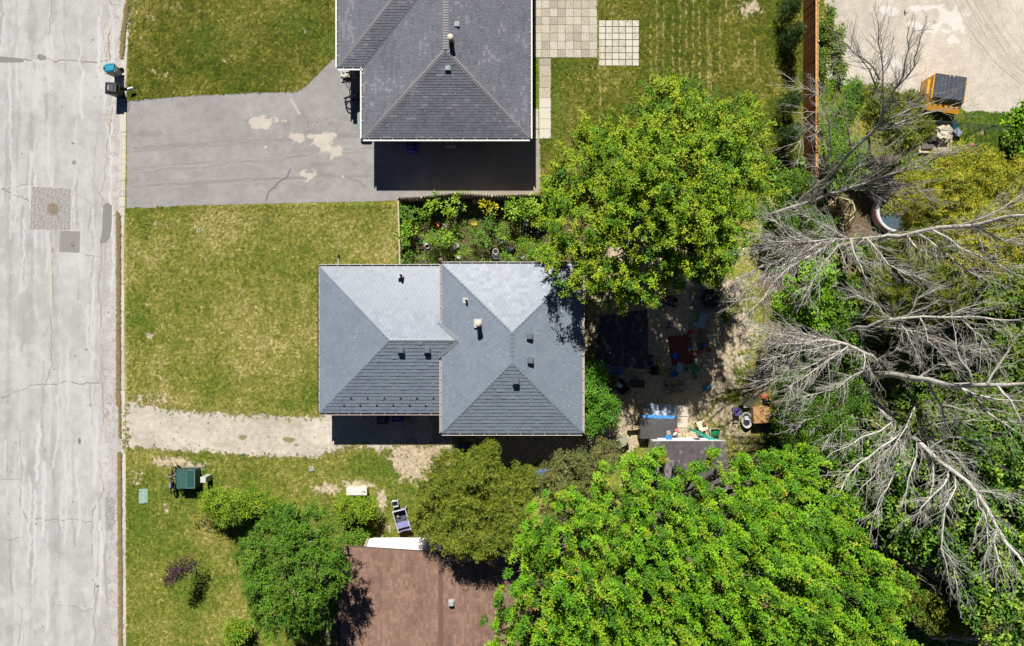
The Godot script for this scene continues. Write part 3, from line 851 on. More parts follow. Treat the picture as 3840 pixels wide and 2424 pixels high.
func make_house_north() -> void:
	var hs := thing("grey_shingle_house", "house with dark grey shingle hip roof, ribbed grey hip caps and white gutters", "house")
	var e := 2.6
	var A := P(1361, 521, e); var B := P(1986, 519, e)
	var xl := A.x; var xr := B.x; var zb := B.z
	var top := -26.0
	var ap := P(1671, 185, 4.1)
	var wl := P(1268, 253, e)
	var ridge_end := Vector3(ap.x, 4.1, top + 5.0)
	var slope: float = (4.1 - e) / (ap.x - xl)
	# the wing on the left: its own hip, its lower face runs into the main roof along a valley
	var run := 5.9
	var wa := Vector3(wl.x + run, e + slope * run, wl.z - run * 1.06)
	var valley_low := Vector3(xl, e, wl.z)
	var hv := wa.y
	var valley_top := Vector3(xl + (hv - e) / slope, hv, wa.z)
	var f_left := [Vector3(xl, e, wl.z), Vector3(xl, e, zb), ap, Vector3(ap.x, 4.1, valley_top.z - 2.0), valley_top]
	var f_front := [Vector3(xl, e, zb), Vector3(xr, e, zb), ap]
	var f_right := [Vector3(xr, e, zb), Vector3(xr, e, top), ridge_end, ap]
	var f_wing_left := [Vector3(wl.x, e, top), Vector3(wl.x, e, wl.z), wa, Vector3(wa.x, wa.y, top)]
	var f_wing_front := [Vector3(wl.x, e, wl.z), valley_low, valley_top, wa]
	var under := mat("deck_dark", D(70, 72, 78), .9, "fine", 1.0)
	var roof := Node3D.new()
	roof.name = "roof"
	hs.add_child(roof)
	deck(roof, [f_left, f_front, f_right, f_wing_left, f_wing_front, [Vector3(xr, e, top), Vector3(wl.x, e, top), Vector3(wa.x, wa.y, top), ridge_end], [wa, valley_top, Vector3(ap.x, 4.1, valley_top.z - 2.0), ridge_end, Vector3(wa.x, wa.y, top)]], under)
	var m := vc_mat("shingle_grey", .9, 2.2, .6, .35)
	var tones := []
	for k in 9: tones.append(DL(116, 118, 127, 1.38) * rf(.88, 1.12))
	tones.append(DL(132, 134, 142, 1.38)); tones.append(DL(106, 108, 116, 1.3))
	for k in tones.size(): tones[k].a = 1.0
	by_tone(tones)
	var rest := MB.new()
	var budget := [300]
	for f in [f_front, f_left, f_right, f_wing_left, f_wing_front]:
		shingle(roof, rest, f, .155, Vector2(.15, .36), tones, .02, m, budget, "north")
	part(roof, "shingle_courses", rest, m, "stuff")
	flecks(roof, [f_front, f_left, f_right], 30)
	var cm := mat("cap_grey", D(150, 149, 147), .9, "fine", 2.0, .6)
	caps(roof, A + Vector3(.05, 0, -.05), ap, .17, .15, cm, .05)
	caps(roof, Vector3(xr - .05, e, zb - .05), ap, .17, .15, cm, .05)
	caps(roof, ap, Vector3(ap.x, 4.1, -23.0), .17, .15, cm, .05)
	caps(roof, wl + Vector3(.05, 0, -.05), wa, .17, .15, cm, .05)
	var vm := MB.new()      # open metal valley
	var vs := (valley_top - valley_low).cross(Vector3.UP).normalized() * .11
	var vl := valley_low.lerp(valley_top, .0); var vt := valley_low.lerp(valley_top, 1.0)
	vm.quad(vl - vs + Vector3.UP * .03, vt - vs + Vector3.UP * .03, vt + vs + Vector3.UP * .03, vl + vs + Vector3.UP * .03)
	part(roof, "valley_flashing", vm, mat("valley", D(86, 90, 98), .5, "", 1.0, 0.0))
	var white := mat("white_trim", Color(.80, .80, .80), .45)
	var dirt := mat("gutter_dirt", D(120, 112, 96), .95, "fine", 3.0)
	gutter(hs, Vector3(xl, e, zb), Vector3(xr, e, zb), Vector3(0, 0, 1), white, white, dirt, .72, .085)
	gutter(hs, Vector3(xl, e, wl.z), Vector3(xl, e, zb), Vector3(-1, 0, 0), white, white, dirt, .72, .085)
	gutter(hs, Vector3(xr, e, top), Vector3(xr, e, zb), Vector3(1, 0, 0), white, white, dirt, .72, .085)
	gutter(hs, Vector3(wl.x, e, top), Vector3(wl.x, e, wl.z), Vector3(-1, 0, 0), white, white, dirt, .72, .085)
	gutter(hs, Vector3(wl.x, e, wl.z), Vector3(xl, e, wl.z), Vector3(0, 0, 1), white, white, dirt, .6, .085)
	var brick := mat("brick_wall", D(150, 120, 100), .9, "fine", 1.5, 1.0)
	walls(hs, xl + .45, xr - .45, top + .5, zb - .45, 2.5, brick, null, null)
	walls(hs, wl.x + .45, xl + .3, top + .5, wl.z - .45, 2.5, brick, null, null)
	var so := MB.new()
	so.slab(PackedVector2Array([Vector2(xl, zb), Vector2(xr, zb), Vector2(xr, top), Vector2(wl.x, top), Vector2(wl.x, wl.z), Vector2(xl, wl.z)]), 2.42, 2.46)
	part(hs, "soffit", so, mat("soffit", Color(.7, .7, .68), .6))
	window(hs, Vector3(-6.4, 1.4, zb - .43), Vector2(1.3, 1.1), 0); window(hs, Vector3(-1.8, 1.4, zb - .43), Vector2(1.5, 1.1), 0); window(hs, Vector3(xl + .43, 1.4, -13.5), Vector2(1.6, 1.2), PI / 2)
	var zinc := mat("zinc", D(140, 150, 156), .5, "soft", 2.0, 0.0, .1)
	var onroof := func(px: float, py: float, h: float) -> Vector3: return P(px, py, h)
	roof_vent(hs, onroof.call(1714, 97, 3.72), zinc, .34)
	roof_vent(hs, onroof.call(1681, 260, 3.62), zinc, .34)
	flue(hs, P(1692, 150, 4.0) - Vector3(0, 0, -.1), .14, .75, mat("flue_metal", D(150, 140, 132), .5, "soft", 3.0, 0, .5), mat("flue_cap", D(226, 214, 196), .5), mat("rust_flash", D(140, 90, 76), .8, "soft", 3.0))
	# concrete step, fascia return at the corner
	bx(hs, "entry_step", P(1316, 272) + Vector3(0, .1, 0), Vector3(1.0, .2, .75), mat("step_concrete", D(214, 200, 170), .9, "soft", 1.4))

func make_house_middle() -> void:
	var hs := thing("blue_grey_tile_house", "house with blue-grey tile roof of two joined hips and charcoal ridge caps", "house")
	var roof := Node3D.new()
	roof.name = "roof"
	hs.add_child(roof)
	var e1 := 2.3; var e2 := 3.6; var sl := .364
	var a0 := P(1199, 1000, e1); var a1 := P(1656, 1549, e1)
	var b0 := P(1657, 991, e2); var b1 := P(2183, 1625, e2)
	var midz := (a0.z + a1.z) / 2
	var r1 := e1 + sl * (a1.z - midz)
	var apx := a0.x + (a1.z - midz) * 1.02
	var ax := Vector3(apx, r1, midz)
	var bx0 := (b0.x + b1.x) / 2
	var r2 := e2 + sl * (bx0 - b0.x)
	var bt := Vector3(bx0, r2, b0.z + (bx0 - b0.x) * .97); var bb := Vector3(bx0, r2, b1.z - (bx0 - b0.x) * 1.02)
	# left hip: its ridge runs into the left slope of the taller hip
	var inx := b0.x + (r1 - e2) / sl
	var ri := Vector3(inx, r1, midz)
	var over := (r1 - e2) / sl      # half width of the little gable that rides over the taller eave
	var xr := b0.x + .42
	var f_l := [Vector3(a0.x, e1, a0.z), Vector3(a0.x, e1, a1.z), ax]
	var f_n := [Vector3(xr, e1, a0.z), Vector3(a0.x, e1, a0.z), ax, Vector3(xr, r1, midz)]
	var f_s := [Vector3(a0.x, e1, a1.z), Vector3(xr, e1, a1.z), Vector3(xr, r1, midz), ax]
	var g_n := [Vector3(b0.x, e2 + .01, midz - over), Vector3(b0.x, r1 + .01, midz), ri + Vector3(0, .01, 0)]
	var g_s := [Vector3(b0.x, e2 + .01, midz + over), Vector3(b0.x, r1 + .01, midz), ri + Vector3(0, .01, 0)]
	var h_l := [Vector3(b0.x, e2, b0.z), Vector3(b0.x, e2, b1.z), bb, bt]
	var h_r := [Vector3(b1.x, e2, b1.z), Vector3(b1.x, e2, b0.z), bt, bb]
	var h_n := [Vector3(b1.x, e2, b0.z), Vector3(b0.x, e2, b0.z), bt]
	var h_s := [Vector3(b0.x, e2, b1.z), Vector3(b1.x, e2, b1.z), bb]
	var under := mat("deck_slate", D(62, 68, 76), .8, "fine", 1.0)
	deck(roof, [f_l, f_n, f_s, h_l, h_r, h_n, h_s], under)
	var m := vc_mat("tile_slate", .47, 1.6, .35, .52)
	var tones := []
	for k in 8: tones.append(DL(126, 136, 149, 1.42) * rf(.92, 1.08))
	for k in tones.size(): tones[k].a = 1.0
	by_tone(tones)
	flecks(roof, [h_l, h_r, f_l, f_s, h_s], 60)
	var rest := MB.new()
	var budget := [300]
	for f in [f_n, h_n, h_r, f_s, h_s, h_l, f_l]:
		shingle(roof, rest, f, .226, Vector2(.27, .27), tones, .032, m, budget, "middle")
	part(roof, "shingle_courses", rest, m, "stuff")
	var cm := mat("cap_slate", D(128, 138, 148), .5, "fine", 1.5, .3)
	caps(roof, f_l[0] + Vector3(.06, 0, .06), ax, .16, .24, cm, .055); caps(roof, f_l[1] + Vector3(.06, 0, -.06), ax, .16, .24, cm, .055)
	caps(roof, ax, ri, .16, .24, cm, .055)
	for q in [[h_l[0], bt], [Vector3(b1.x, e2, b0.z), bt], [h_l[1], bb], [Vector3(b1.x, e2, b1.z), bb], [bt, bb]]:
		caps(roof, q[0] + (q[1] - q[0]).normalized() * .08, q[1], .16, .24, cm, .055)
	var gab := MB.new()
	gab.tri(g_n[0], g_n[1], g_n[2]); gab.tri(g_s[1], g_s[0], g_s[2])
	part(roof, "saddle", gab, cm)
	for s in [-1.0, 1.0]:      # metal valleys beside the saddle
		var v0 := Vector3(b0.x - .25, e2 - .06, midz + s * (over + .1)); var v1 := ri + Vector3(.15, .03, s * .02)
		var vs := (v1 - v0).cross(Vector3.UP).normalized() * .12
		var vb := MB.new()
		vb.quad(v0 - vs + Vector3.UP * .07, v1 - vs + Vector3.UP * .07, v1 + vs + Vector3.UP * .07, v0 + vs + Vector3.UP * .07)
		part(roof, "valley_flashing", vb, mat("valley_slate", D(150, 158, 165), .4, "", 1.0, 0, .3))
	var blush := mat("gutter_blush", D(214, 200, 190), .6); var dark := mat("gutter_dark", D(60, 56, 56), .6)
	var dirt := mat("gutter_pale", D(196, 182, 170), .9, "soft", 4.0)
	var silver := mat("gutter_silver", D(226, 222, 216), .5)
	gutter(hs, Vector3(a0.x, e1, a0.z), Vector3(a0.x, e1, a1.z), Vector3(-1, 0, 0), dark, dark, dirt, .72)
	gutter(hs, Vector3(a0.x, e1, a0.z), Vector3(b0.x, e1, a0.z), Vector3(0, 0, -1), dark, silver, dirt, .72)
	gutter(hs, Vector3(a0.x, e1, a1.z), Vector3(b0.x, e1, a1.z), Vector3(0, 0, 1), dark, blush, mat("gutter_black", D(40, 40, 42), .9), .72)
	gutter(hs, Vector3(b0.x, e2, b0.z), Vector3(b0.x, e2, midz - over - .3), Vector3(-1, 0, 0), dark, blush, dirt, .72)
	gutter(hs, Vector3(b0.x, e2, midz + over + .3), Vector3(b0.x, e2, b1.z), Vector3(-1, 0, 0), dark, blush, dirt, .72)
	gutter(hs, Vector3(b0.x, e2, b0.z), Vector3(b1.x, e2, b0.z), Vector3(0, 0, -1), dark, silver, dirt, .72)
	gutter(hs, Vector3(b0.x, e2, b1.z), Vector3(b1.x, e2, b1.z), Vector3(0, 0, 1), dark, silver, M["gutter_black"], .72)
	gutter(hs, Vector3(b1.x, e2, b0.z), Vector3(b1.x, e2, b1.z), Vector3(1, 0, 0), dark, blush, dirt, .72)
	var siding := mat("siding", D(196, 188, 176), .8, "soft", 1.0)
	walls(hs, a0.x + .4, b0.x + .4, a0.z + .4, a1.z - .4, 2.2, siding, null, null)
	walls(hs, b0.x + .4, b1.x - .4, b0.z + .4, b1.z - .4, 3.5, siding, null, null)
	var so := MB.new()
	so.slab(PackedVector2Array([Vector2(a0.x, a0.z), Vector2(b0.x + .3, a0.z), Vector2(b0.x + .3, a1.z), Vector2(a0.x, a1.z)]), 2.14, 2.18)
	so.slab(PackedVector2Array([Vector2(b0.x, b0.z), Vector2(b1.x, b0.z), Vector2(b1.x, b1.z), Vector2(b0.x, b1.z)]), 3.44, 3.48)
	part(hs, "soffit", so, M["soffit"])
	for q in [[Vector3(a0.x + .38, 1.3, -1.0), PI / 2], [Vector3(a0.x + .38, 1.3, 3.0), PI / 2], [Vector3(b1.x - .38, 2.6, 2.0), PI / 2], [Vector3(b1.x - .38, 2.6, 5.0), PI / 2]]: window(hs, q[0], Vector2(1.5, 1.1), q[1])
	window(hs, Vector3(-8.4, 1.3, a1.z - .38), Vector2(1.4, 1.1), 0); window(hs, Vector3(-1.0, 2.6, b1.z - .38), Vector2(1.4, 1.1), 0); window(hs, Vector3(1.5, 2.6, b0.z + .38), Vector2(1.4, 1.1), 0)
	var vent := mat("vent_slate", D(110, 120, 128), .5, "soft", 2.0)
	for q in [[1505, 1314, 3.7], [1603, 1314, 3.7], [1986, 1262, 4.75], [1989, 1353, 4.75], [1935, 1430, 4.75]]: roof_vent(hs, P(q[0], q[1], q[2]), vent, .34)
	var pale := mat("lead_flash", D(206, 208, 206), .6)
	var black := mat("black_pipe", Color(.03, .03, .035), .5)
	plumbing(hs, P(1505, 1034, 2.85), black, mat("dull_flash", D(170, 174, 176), .6), Basis(Vector3.RIGHT, -.35))
	plumbing(hs, P(1750, 1129, 4.15), black, pale, Basis(Vector3(0, 0, 1), .35))
	flue(hs, P(1795, 1213, 4.5), .15, .85, mat("flue_pale", D(220, 206, 180), .6, "soft", 3.0), mat("flue_cap_pale", D(236, 222, 196), .6), pale)
	# snow guards in two staggered rows above the eave
	for row in [[1306, [1319, 1381, 1443, 1504, 1565, 1627], 1493], [1520, [1290, 1351, 1413, 1475, 1536, 1597], 1521]]:
		for px in row[1]:
			var py: float = row[2]
			var q := P(px, py, 2.5)
			q.y = e1 + sl * (a1.z - q.z)
			var g := MB.new()
			g.box(q + Vector3(0, .05, 0), Vector3(.13, .07, .02)); g.box(q + Vector3(0, .04, -.05), Vector3(.03, .05, .10))
			part(hs, "snow_guard", g, black)
	# leaf litter caught on the tiles
	# concrete apron and steps in the shade by the side door
	bx(hs, "side_step", P(1655, 1622) + Vector3(.1, .08, 0), Vector3(1.3, .16, 1.2), mat("apron", D(170, 164, 156), .9, "soft", 1.0))
	var dp := MB.new()      # downspout lying out across the lawn
	dp.tube([P(1267, 1008, .5), P(1267, 1000, .12), P(1269, 968, .10)], [.05, .05, .05], 8)
	part(hs, "downspout", dp, mat("downspout", D(190, 178, 166), .5))
	var tip := MB.new()
	tip.tube([P(1269, 969, .10), P(1270, 954, .10)], [.058, .058], 8)
	part(hs, "downspout_end", tip, black)

func make_house_south() -> void:
	var hs := thing("brown_shingle_house", "house with brown shingle gable roof half hidden by the big bright maple", "house")
	var roof := Node3D.new()
	roof.name = "roof"
	hs.add_child(roof)
	var e := 2.5; var r := 3.7
	var xl := P(1276, 2052, e).x
	var xm := P(1652, 2074, r).x
	var xr := 2.0 * xm - xl
	var z0 := P(1276, 2050, e).z
	var zb := 26.0
	var f_l := [Vector3(xl, e, z0), Vector3(xl, e, zb), Vector3(xm, r, zb), Vector3(xm, r, z0)]
	var f_r := [Vector3(xr, e, zb), Vector3(xr, e, z0), Vector3(xm, r, z0), Vector3(xm, r, zb)]
	deck(roof, [f_l, f_r], mat("deck_brown", D(90, 70, 62), .9, "fine", 1.0))
	var m := vc_mat("shingle_brown", .92, 2.0, .6, .3)
	var tones := []
	for k in 8: tones.append(DL(146, 117, 102, 1.36) * rf(.86, 1.12))
	tones.append(DL(130, 104, 92, 1.3)); tones.append(DL(158, 128, 110, 1.36))
	for k in tones.size(): tones[k].a = 1.0
	by_tone(tones)
	flecks(roof, [f_l, f_r], 30)
	var rest := MB.new()
	var budget := [300]
	for f in [f_l, f_r]: shingle(roof, rest, f, .16, Vector2(.18, .42), tones, .011, m, budget, "south")
	part(roof, "shingle_courses", rest, m, "stuff")
	caps(roof, Vector3(xm, r, z0), Vector3(xm, r, 22.0), .15, .2, mat("cap_brown", D(136, 104, 90), .92, "fine", 2.0, .5), .03)
	var drip := mat("drip_edge", D(110, 92, 84), .7)
	for q in [[Vector3(xl, e, z0), Vector3(xm, r, z0)], [Vector3(xr, e, z0), Vector3(xm, r, z0)]]:
		var d: Vector3 = q[1] - q[0]
		var s := MB.new()
		s.box((q[0] + q[1]) * .5 - Vector3(0, .08, .02), Vector3(d.length(), .18, .03), Basis(d.normalized(), Vector3(-d.normalized().y, d.normalized().x, 0), Vector3(0, 0, 1)))
		part(roof, "rake_board", s, drip)
	gutter(hs, Vector3(xl, e, z0 + .1), Vector3(xl, e, zb), Vector3(-1, 0, 0), drip, drip, M["gutter_dirt"], .8)
	gutter(hs, Vector3(xr, e, z0 + .1), Vector3(xr, e, zb), Vector3(1, 0, 0), drip, drip, M["gutter_dirt"], .8)
	var brick := mat("brick_south", D(150, 116, 98), .9, "fine", 1.5, 1.0)
	walls(hs, xl + .4, xr - .4, z0 + .35, zb - .4, 2.45, brick, null, null)
	var gb := MB.new()
	gb.tri(Vector3(xl + .4, 2.4, z0 + .36), Vector3(xm, r - .1, z0 + .36), Vector3(xr - .4, 2.4, z0 + .36))
	part(hs, "gable_wall", gb, brick)
	roof_vent(hs, P(1693, 2259, 3.6), mat("vent_grey", D(196, 192, 190), .5, "soft", 2.0), .3)
	# flat white roof of the lean-to against the gable
	var c := thing("white_lean_to", "flat white membrane roof of a lean-to beside the brown gable roof", "lean-to")
	var wp := MB.new()
	wp.slab(poly([[1372, 2068], [1374, 2050], [1384, 2024], [1400, 2020], [1500, 2019], [1600, 2021], [1740, 2023], [1740, 2090], [1372, 2090]], 2.2), 2.08, 2.2)
	part(c, "roof_panel", wp, mat("white_roof", Color(.92, .92, .91), .6))
	var fs := MB.new()
	fs.tube([P(1366, 2072, 2.16), P(1369, 2048, 2.16), P(1380, 2022, 2.16)], [.07, .07, .07], 6)
	part(c, "edge_trim", fs, mat("beige_trim", D(206, 190, 172), .7))
	for q in [[1410, 2034], [1720, 2034], [1560, 2034]]:
		bx(c, "post", P(q[0], q[1], 2.1) * Vector3(1, .5, 1) + Vector3(0, 0, .35), Vector3(.1, 2.0, .1), M["white_trim"])
	# narrow concrete walk in the shade of the birch
	var w := MB.new()
	w.slab(poly([[1205, 2300], [1262, 2300], [1266, 2460], [1205, 2460]]), -.1, .016)
	struct("concrete_walk", w, mat("walk", D(180, 172, 160), .95, "soft", 1.0))

# ---- fences ----
func make_fences() -> void:
	# tall brown board fence between the lawn and the gravel lot
	var f := thing("board_fence", "tall stained brown board fence between the lawn and the gravel lot", "fence")
	var x := P(3012, 0).x
	var z0 := -22.4; var z1 := P(0, 704, 1.85).z
	var bm := []
	for k in 6: bm.append(mat("stain%d" % k, [D(150, 84, 40), D(138, 74, 34), D(160, 96, 50), D(128, 68, 32), D(148, 92, 52), D(142, 78, 36)][k], .75, "wood", .9 + k * .17, 1.0))
	var shape := []
	for k in 6:
		var b := MB.new()
		b.box(Vector3(0, .925, 0), Vector3(.02, 1.85, .137))
		shape.append(b.mesh(bm[k]))
	var z := z0
	while z < z1:
		share(f, "board", shape[rng.randi() % 6], Transform3D(Basis.from_euler(Vector3(rf(-.004, .004), rf(-.01, .01), rf(-.006, .006))), Vector3(x + rf(-.004, .004), rf(-.02, .01), z)))
		z += .142
	var cap := mat("fresh_wood", D(226, 166, 102), .8, "wood", 1.0, 1.0)
	var cap2 := mat("fresh_wood_pale", D(232, 190, 136), .8, "wood", 1.2, 1.0)
	var zz := z0
	while zz < z1 - .2:
		var len := minf(2.45, z1 - zz)
		bx(f, "top_rail", Vector3(x + .02, 1.88, zz + len / 2), Vector3(.11, .035, len - .012), cap)
		bx(f, "back_rail", Vector3(x + .035, 1.55, zz + len / 2), Vector3(.04, .09, len - .02), cap2)
		bx(f, "back_rail", Vector3(x + .035, .45, zz + len / 2), Vector3(.04, .09, len - .02), cap2)
		bx(f, "cap_edge", Vector3(x + .13, 1.84, zz + len / 2), Vector3(.04, .09, len - .02), cap2)
		bx(f, "post", Vector3(x + .14, .96, zz + .05), Vector3(.10, 1.98, .10), cap2)
		zz += 2.45
	# dark picket fence between driveway and planted strip, boards on both faces, bowed and leaning
	var g := thing("picket_fence", "weathered dark picket fence bowing along the edge of the asphalt driveway", "fence")
	var line := [[1491, 743], [1580, 740], [1707, 725.5], [1845, 735], [1987, 731.5], [2075, 736]]
	var h := 1.5
	var dark := []
	for k in 4: dark.append(mat("picket%d" % k, [D(150, 138, 122), D(136, 126, 114), D(160, 148, 130), D(126, 116, 106)][k], .9, "wood", 1.3 + k * .2, 1.0))
	var tan := mat("post_tan", D(214, 192, 150), .9, "wood", 1.4)
	for i in line.size() - 1:
		var a := P(line[i][0], line[i][1], h); var b := P(line[i + 1][0], line[i + 1][1], h)
		a.y = 0; b.y = 0
		var d := (b - a).normalized()
		var bas := Basis(d, Vector3.UP, d.cross(Vector3.UP))
		bx(g, "post", a + Vector3(0, .77, 0), Vector3(.11, 1.54, .11), tan, bas)
		for y in [.35, 1.2]: bx(g, "rail", (a + b) * .5 + Vector3(0, y, 0), Vector3(a.distance_to(b) - .13, .09, .04), dark[1], bas)
		var n := int(a.distance_to(b) / .172)
		for k in n:
			var q := a + d * (.11 + .172 * k)
			for s in [-1.0, 1.0]:
				var m := MB.new()
				m.box(q + d * (.086 if s > 0 else 0.0) + bas.z * (.036 * s) + Vector3(0, h / 2, 0), Vector3(.115, h + rf(-.03, .03), .018), bas * Basis.from_euler(Vector3(rf(-.015, .015), 0, rf(-.02, .02))))
				part(g, "picket", m, dark[rng.randi() % 4])
	# its return towards the house, with a flat tan cap
	var s2 := thing("capped_fence", "low tan-capped fence running from the picket fence to the tile-roofed house", "fence")
	var p0 := P(1493, 745, h); var p1 := P(1499, 1000, h)
	p0.y = 0; p1.y = 0
	var dd := (p1 - p0).normalized()
	var bb := Basis(dd, Vector3.UP, dd.cross(Vector3.UP))
	for y in [.35, 1.2]: bx(s2, "rail", (p0 + p1) * .5 + Vector3(0, y, 0), Vector3(p0.distance_to(p1) - .1, .09, .04), dark[1], bb)
	var nn := int(p0.distance_to(p1) / .15)
	for k in nn:
		var m := MB.new()
		m.box(p0 + dd * (.15 * k + .15) + bb.z * .032 + Vector3(0, h / 2 - .03, 0), Vector3(.135, h - .06, .018), bb)
		part(s2, "picket", m, dark[rng.randi() % 4])
	for q in [[.03, .56], [.6, 1.0]]:
		var a := p0.lerp(p1, q[0]); var b := p0.lerp(p1, q[1])
		bx(s2, "cap_board", (a + b) * .5 + Vector3(0, h + .01, 0), Vector3(a.distance_to(b), .035, .10), tan, bb)
	for q in [.58, .99]: bx(s2, "post", p0.lerp(p1, q) + Vector3(0, .75, 0) - bb.z * .06, Vector3(.1, 1.48, .1), dark[3], bb)

# ---- leaves and crowns ----
func leaf_mesh(kind: String) -> Mesh:
	if shared.has(kind): return shared[kind]
	var b := MB.new()
	var r2 := RandomNumberGenerator.new()
	r2.seed = kind.hash()
	var spec: Array = {"broad": [11, .19, .13, .26], "small": [14, .105, .07, .24], "fine": [16, .08, .05, .2], "cedar": [12, .24, .055, .14], "needle": [14, .17, .03, .12], "big": [7, .24, .16, .22], "blade": [6, .30, .02, .05]}[kind]
	for i in spec[0]:
		var d := Vector3(r2.randf_range(-1, 1), r2.randf_range(-.5, 1), r2.randf_range(-1, 1)).normalized()
		var at: Vector3 = d * spec[3] * r2.randf_range(.2, 1.0)
		var dir := (d + Vector3(r2.randf_range(-.7, .7), r2.randf_range(-.5, .5), r2.randf_range(-.7, .7))).normalized()
		if kind == "cedar" or kind == "needle": dir = (d + Vector3(0, .5, 0)).normalized()
		var side := dir.cross(Vector3(r2.randf_range(-.6, .6), 1, r2.randf_range(-.6, .6))).normalized()
		var up := side.cross(dir)
		var l: float = spec[1] * r2.randf_range(.75, 1.25); var w: float = spec[2] * r2.randf_range(.8, 1.2)
		b.col = Color.WHITE * r2.randf_range(.8, 1.15)
		b.col.a = 1
		var tip := at + dir * l - up * l * .12
		var m1 := at + dir * l * .45 + side * w * .5 + up * w * .14; var m2 := at + dir * l * .45 - side * w * .5 + up * w * .14
		b.tri(at, m1, tip); b.tri(at, tip, m2)
	shared[kind] = b.mesh(leaf_mat(kind))
	return shared[kind]

func leaf_mat(kind: String) -> StandardMaterial3D:
	var m := mat("leaf_" + kind, Color.WHITE, .55)
	m.vertex_color_use_as_albedo = true
	m.metallic_specular = .4
	m.backlight_enabled = true
	m.backlight = Color(.3, .3, .3) if not kind in ["cedar", "needle"] else Color(.14, .14, .14)
	return m

func put(buf: PackedFloat32Array, t: Transform3D, c: Color) -> void:
	var b := t.basis; var o := t.origin
	buf.append_array(PackedFloat32Array([b.x.x, b.y.x, b.z.x, o.x, b.x.y, b.y.y, b.z.y, o.y, b.x.z, b.y.z, b.z.z, o.z, c.r, c.g, c.b, 1.0]))

func instances(parent: Node, called: String, m: Mesh, buf: PackedFloat32Array) -> MultiMeshInstance3D:
	var mm := MultiMesh.new()
	mm.transform_format = MultiMesh.TRANSFORM_3D
	mm.use_colors = true
	mm.mesh = m
	mm.instance_count = buf.size() / 16
	mm.buffer = buf
	var o := MultiMeshInstance3D.new()
	o.name = called
	o.multimesh = mm
	parent.add_child(o, true)
	o.set_meta("kind", "stuff")
	return o

func spin(s: float) -> Basis:
	return Basis.from_euler(Vector3(rf(-.5, .5), rf(0, TAU), rf(-.5, .5))).scaled(Vector3.ONE * s)

var gap_noise: FastNoiseLite
# lobes: [centre (world), radii]; leaves sit on shoots that grow out of the lobes' skins
func crown(parent: Node, kind: String, lobes: Array, dens: float, tones: Array, opt: Dictionary = {}) -> void:
	var buf := PackedFloat32Array()
	var org: Vector3 = parent.position
	var up: float = opt.get("up", .5)
	var L: float = opt.get("shoot", .7)
	var size: float = opt.get("size", 1.0)
	var gap: float = opt.get("gap", -.22)
	var gs: float = opt.get("gs", 1.0)
	var lumpy: float = opt.get("lumpy", .22)
	var thin: float = opt.get("thin", .12)
	var tip: Array = opt.get("tips", [])
	var tip_p: float = opt.get("tip_p", .25)
	for lb in lobes:
		var c: Vector3 = lb[0]; var R: Vector3 = lb[1]
		var n := int(dens * 2.0 * PI * (R.x * R.z + R.y * (R.x + R.z) * .5) * .6)
		for i in n:
			var d := Vector3(rng.randfn(), rng.randfn(), rng.randfn()).normalized()
			if d.y < -.25: d.y = -d.y * rf(.2, 1)
			var lump := 1.0 + lumpy * gap_noise.get_noise_3dv((c + d * R) * 1.3)
			var rr := pow(rf(thin, 1.0), .45)
			var p := c + d * R * (rr * lump)
			if gap_noise.get_noise_3dv(p * gs) < gap: continue
			if p.y < .15: continue
			var js: float = .3 * (1.15 - up)
			var sh := (d * (1.0 - up) + Vector3.UP * up + Vector3(rf(-js, js), rf(-.15, .2), rf(-js, js))).normalized()
			var ln := L * rf(.5, 1.25)
			var k := maxi(1, int(ln / (.2 * size)))
			var tone: Color = tones[rng.randi() % tones.size()]
			for j in k:
				var q := p + sh * (ln * (j + .5) / k) + Vector3(rf(-.08, .08), rf(-.06, .06), rf(-.08, .08)) * size - org
				var col: Color = tone * rf(.82, 1.18)
				if tip.size() and j == k - 1 and rng.randf() < tip_p: col = tip[rng.randi() % tip.size()]
				put(buf, Transform3D(spin(size * rf(.75, 1.15) * (1.0 - .3 * j / k)), q), col)
	instances(parent, "crown", leaf_mesh(kind), buf)

func limbs(parent: Node, lobes: Array, r: float, m: Material, called: String = "trunk", fork: float = .35) -> void:
	var b := MB.new()
	var c := Vector3.ZERO
	for l in lobes: c += l[0] - parent.position
	c /= lobes.size()
	var f := Vector3(c.x * fork * .6, c.y * fork, c.z * fork * .6)
	b.tube([Vector3(0, -.1, 0), f * .5 + Vector3(rf(-.1, .1), 0, rf(-.1, .1)), f], [r * 1.25, r, r * .85], 8, false)
	for l in lobes:
		var e: Vector3 = l[0] - parent.position
		var R: Vector3 = l[1]
		var mid := f.lerp(e, .5) + Vector3(rf(-.2, .2), R.y * .15, rf(-.2, .2))
		b.tube([f, mid, e], [r * .7, r * .45, r * .2], 6, false)
		for k in 9:
			var d := Vector3(rng.randfn(), absf(rng.randfn()) + .2, rng.randfn()).normalized()
			var s := mid.lerp(e, rf(.2, 1.0))
			var t := e + d * R * rf(.6, .95)
			b.tube([s, s.lerp(t, .5) + Vector3(rf(-.2, .2), rf(0, .3), rf(-.2, .2)), t], [r * .22, r * .13, r * .05], 4, false)
	part(parent, called, b, m)

func lobe(px: float, py: float, h: float, r: float, rv: float = 0.0) -> Array:
	return [P(px, py, h), Vector3(r, rv if rv > 0.0 else r * .8, r)]

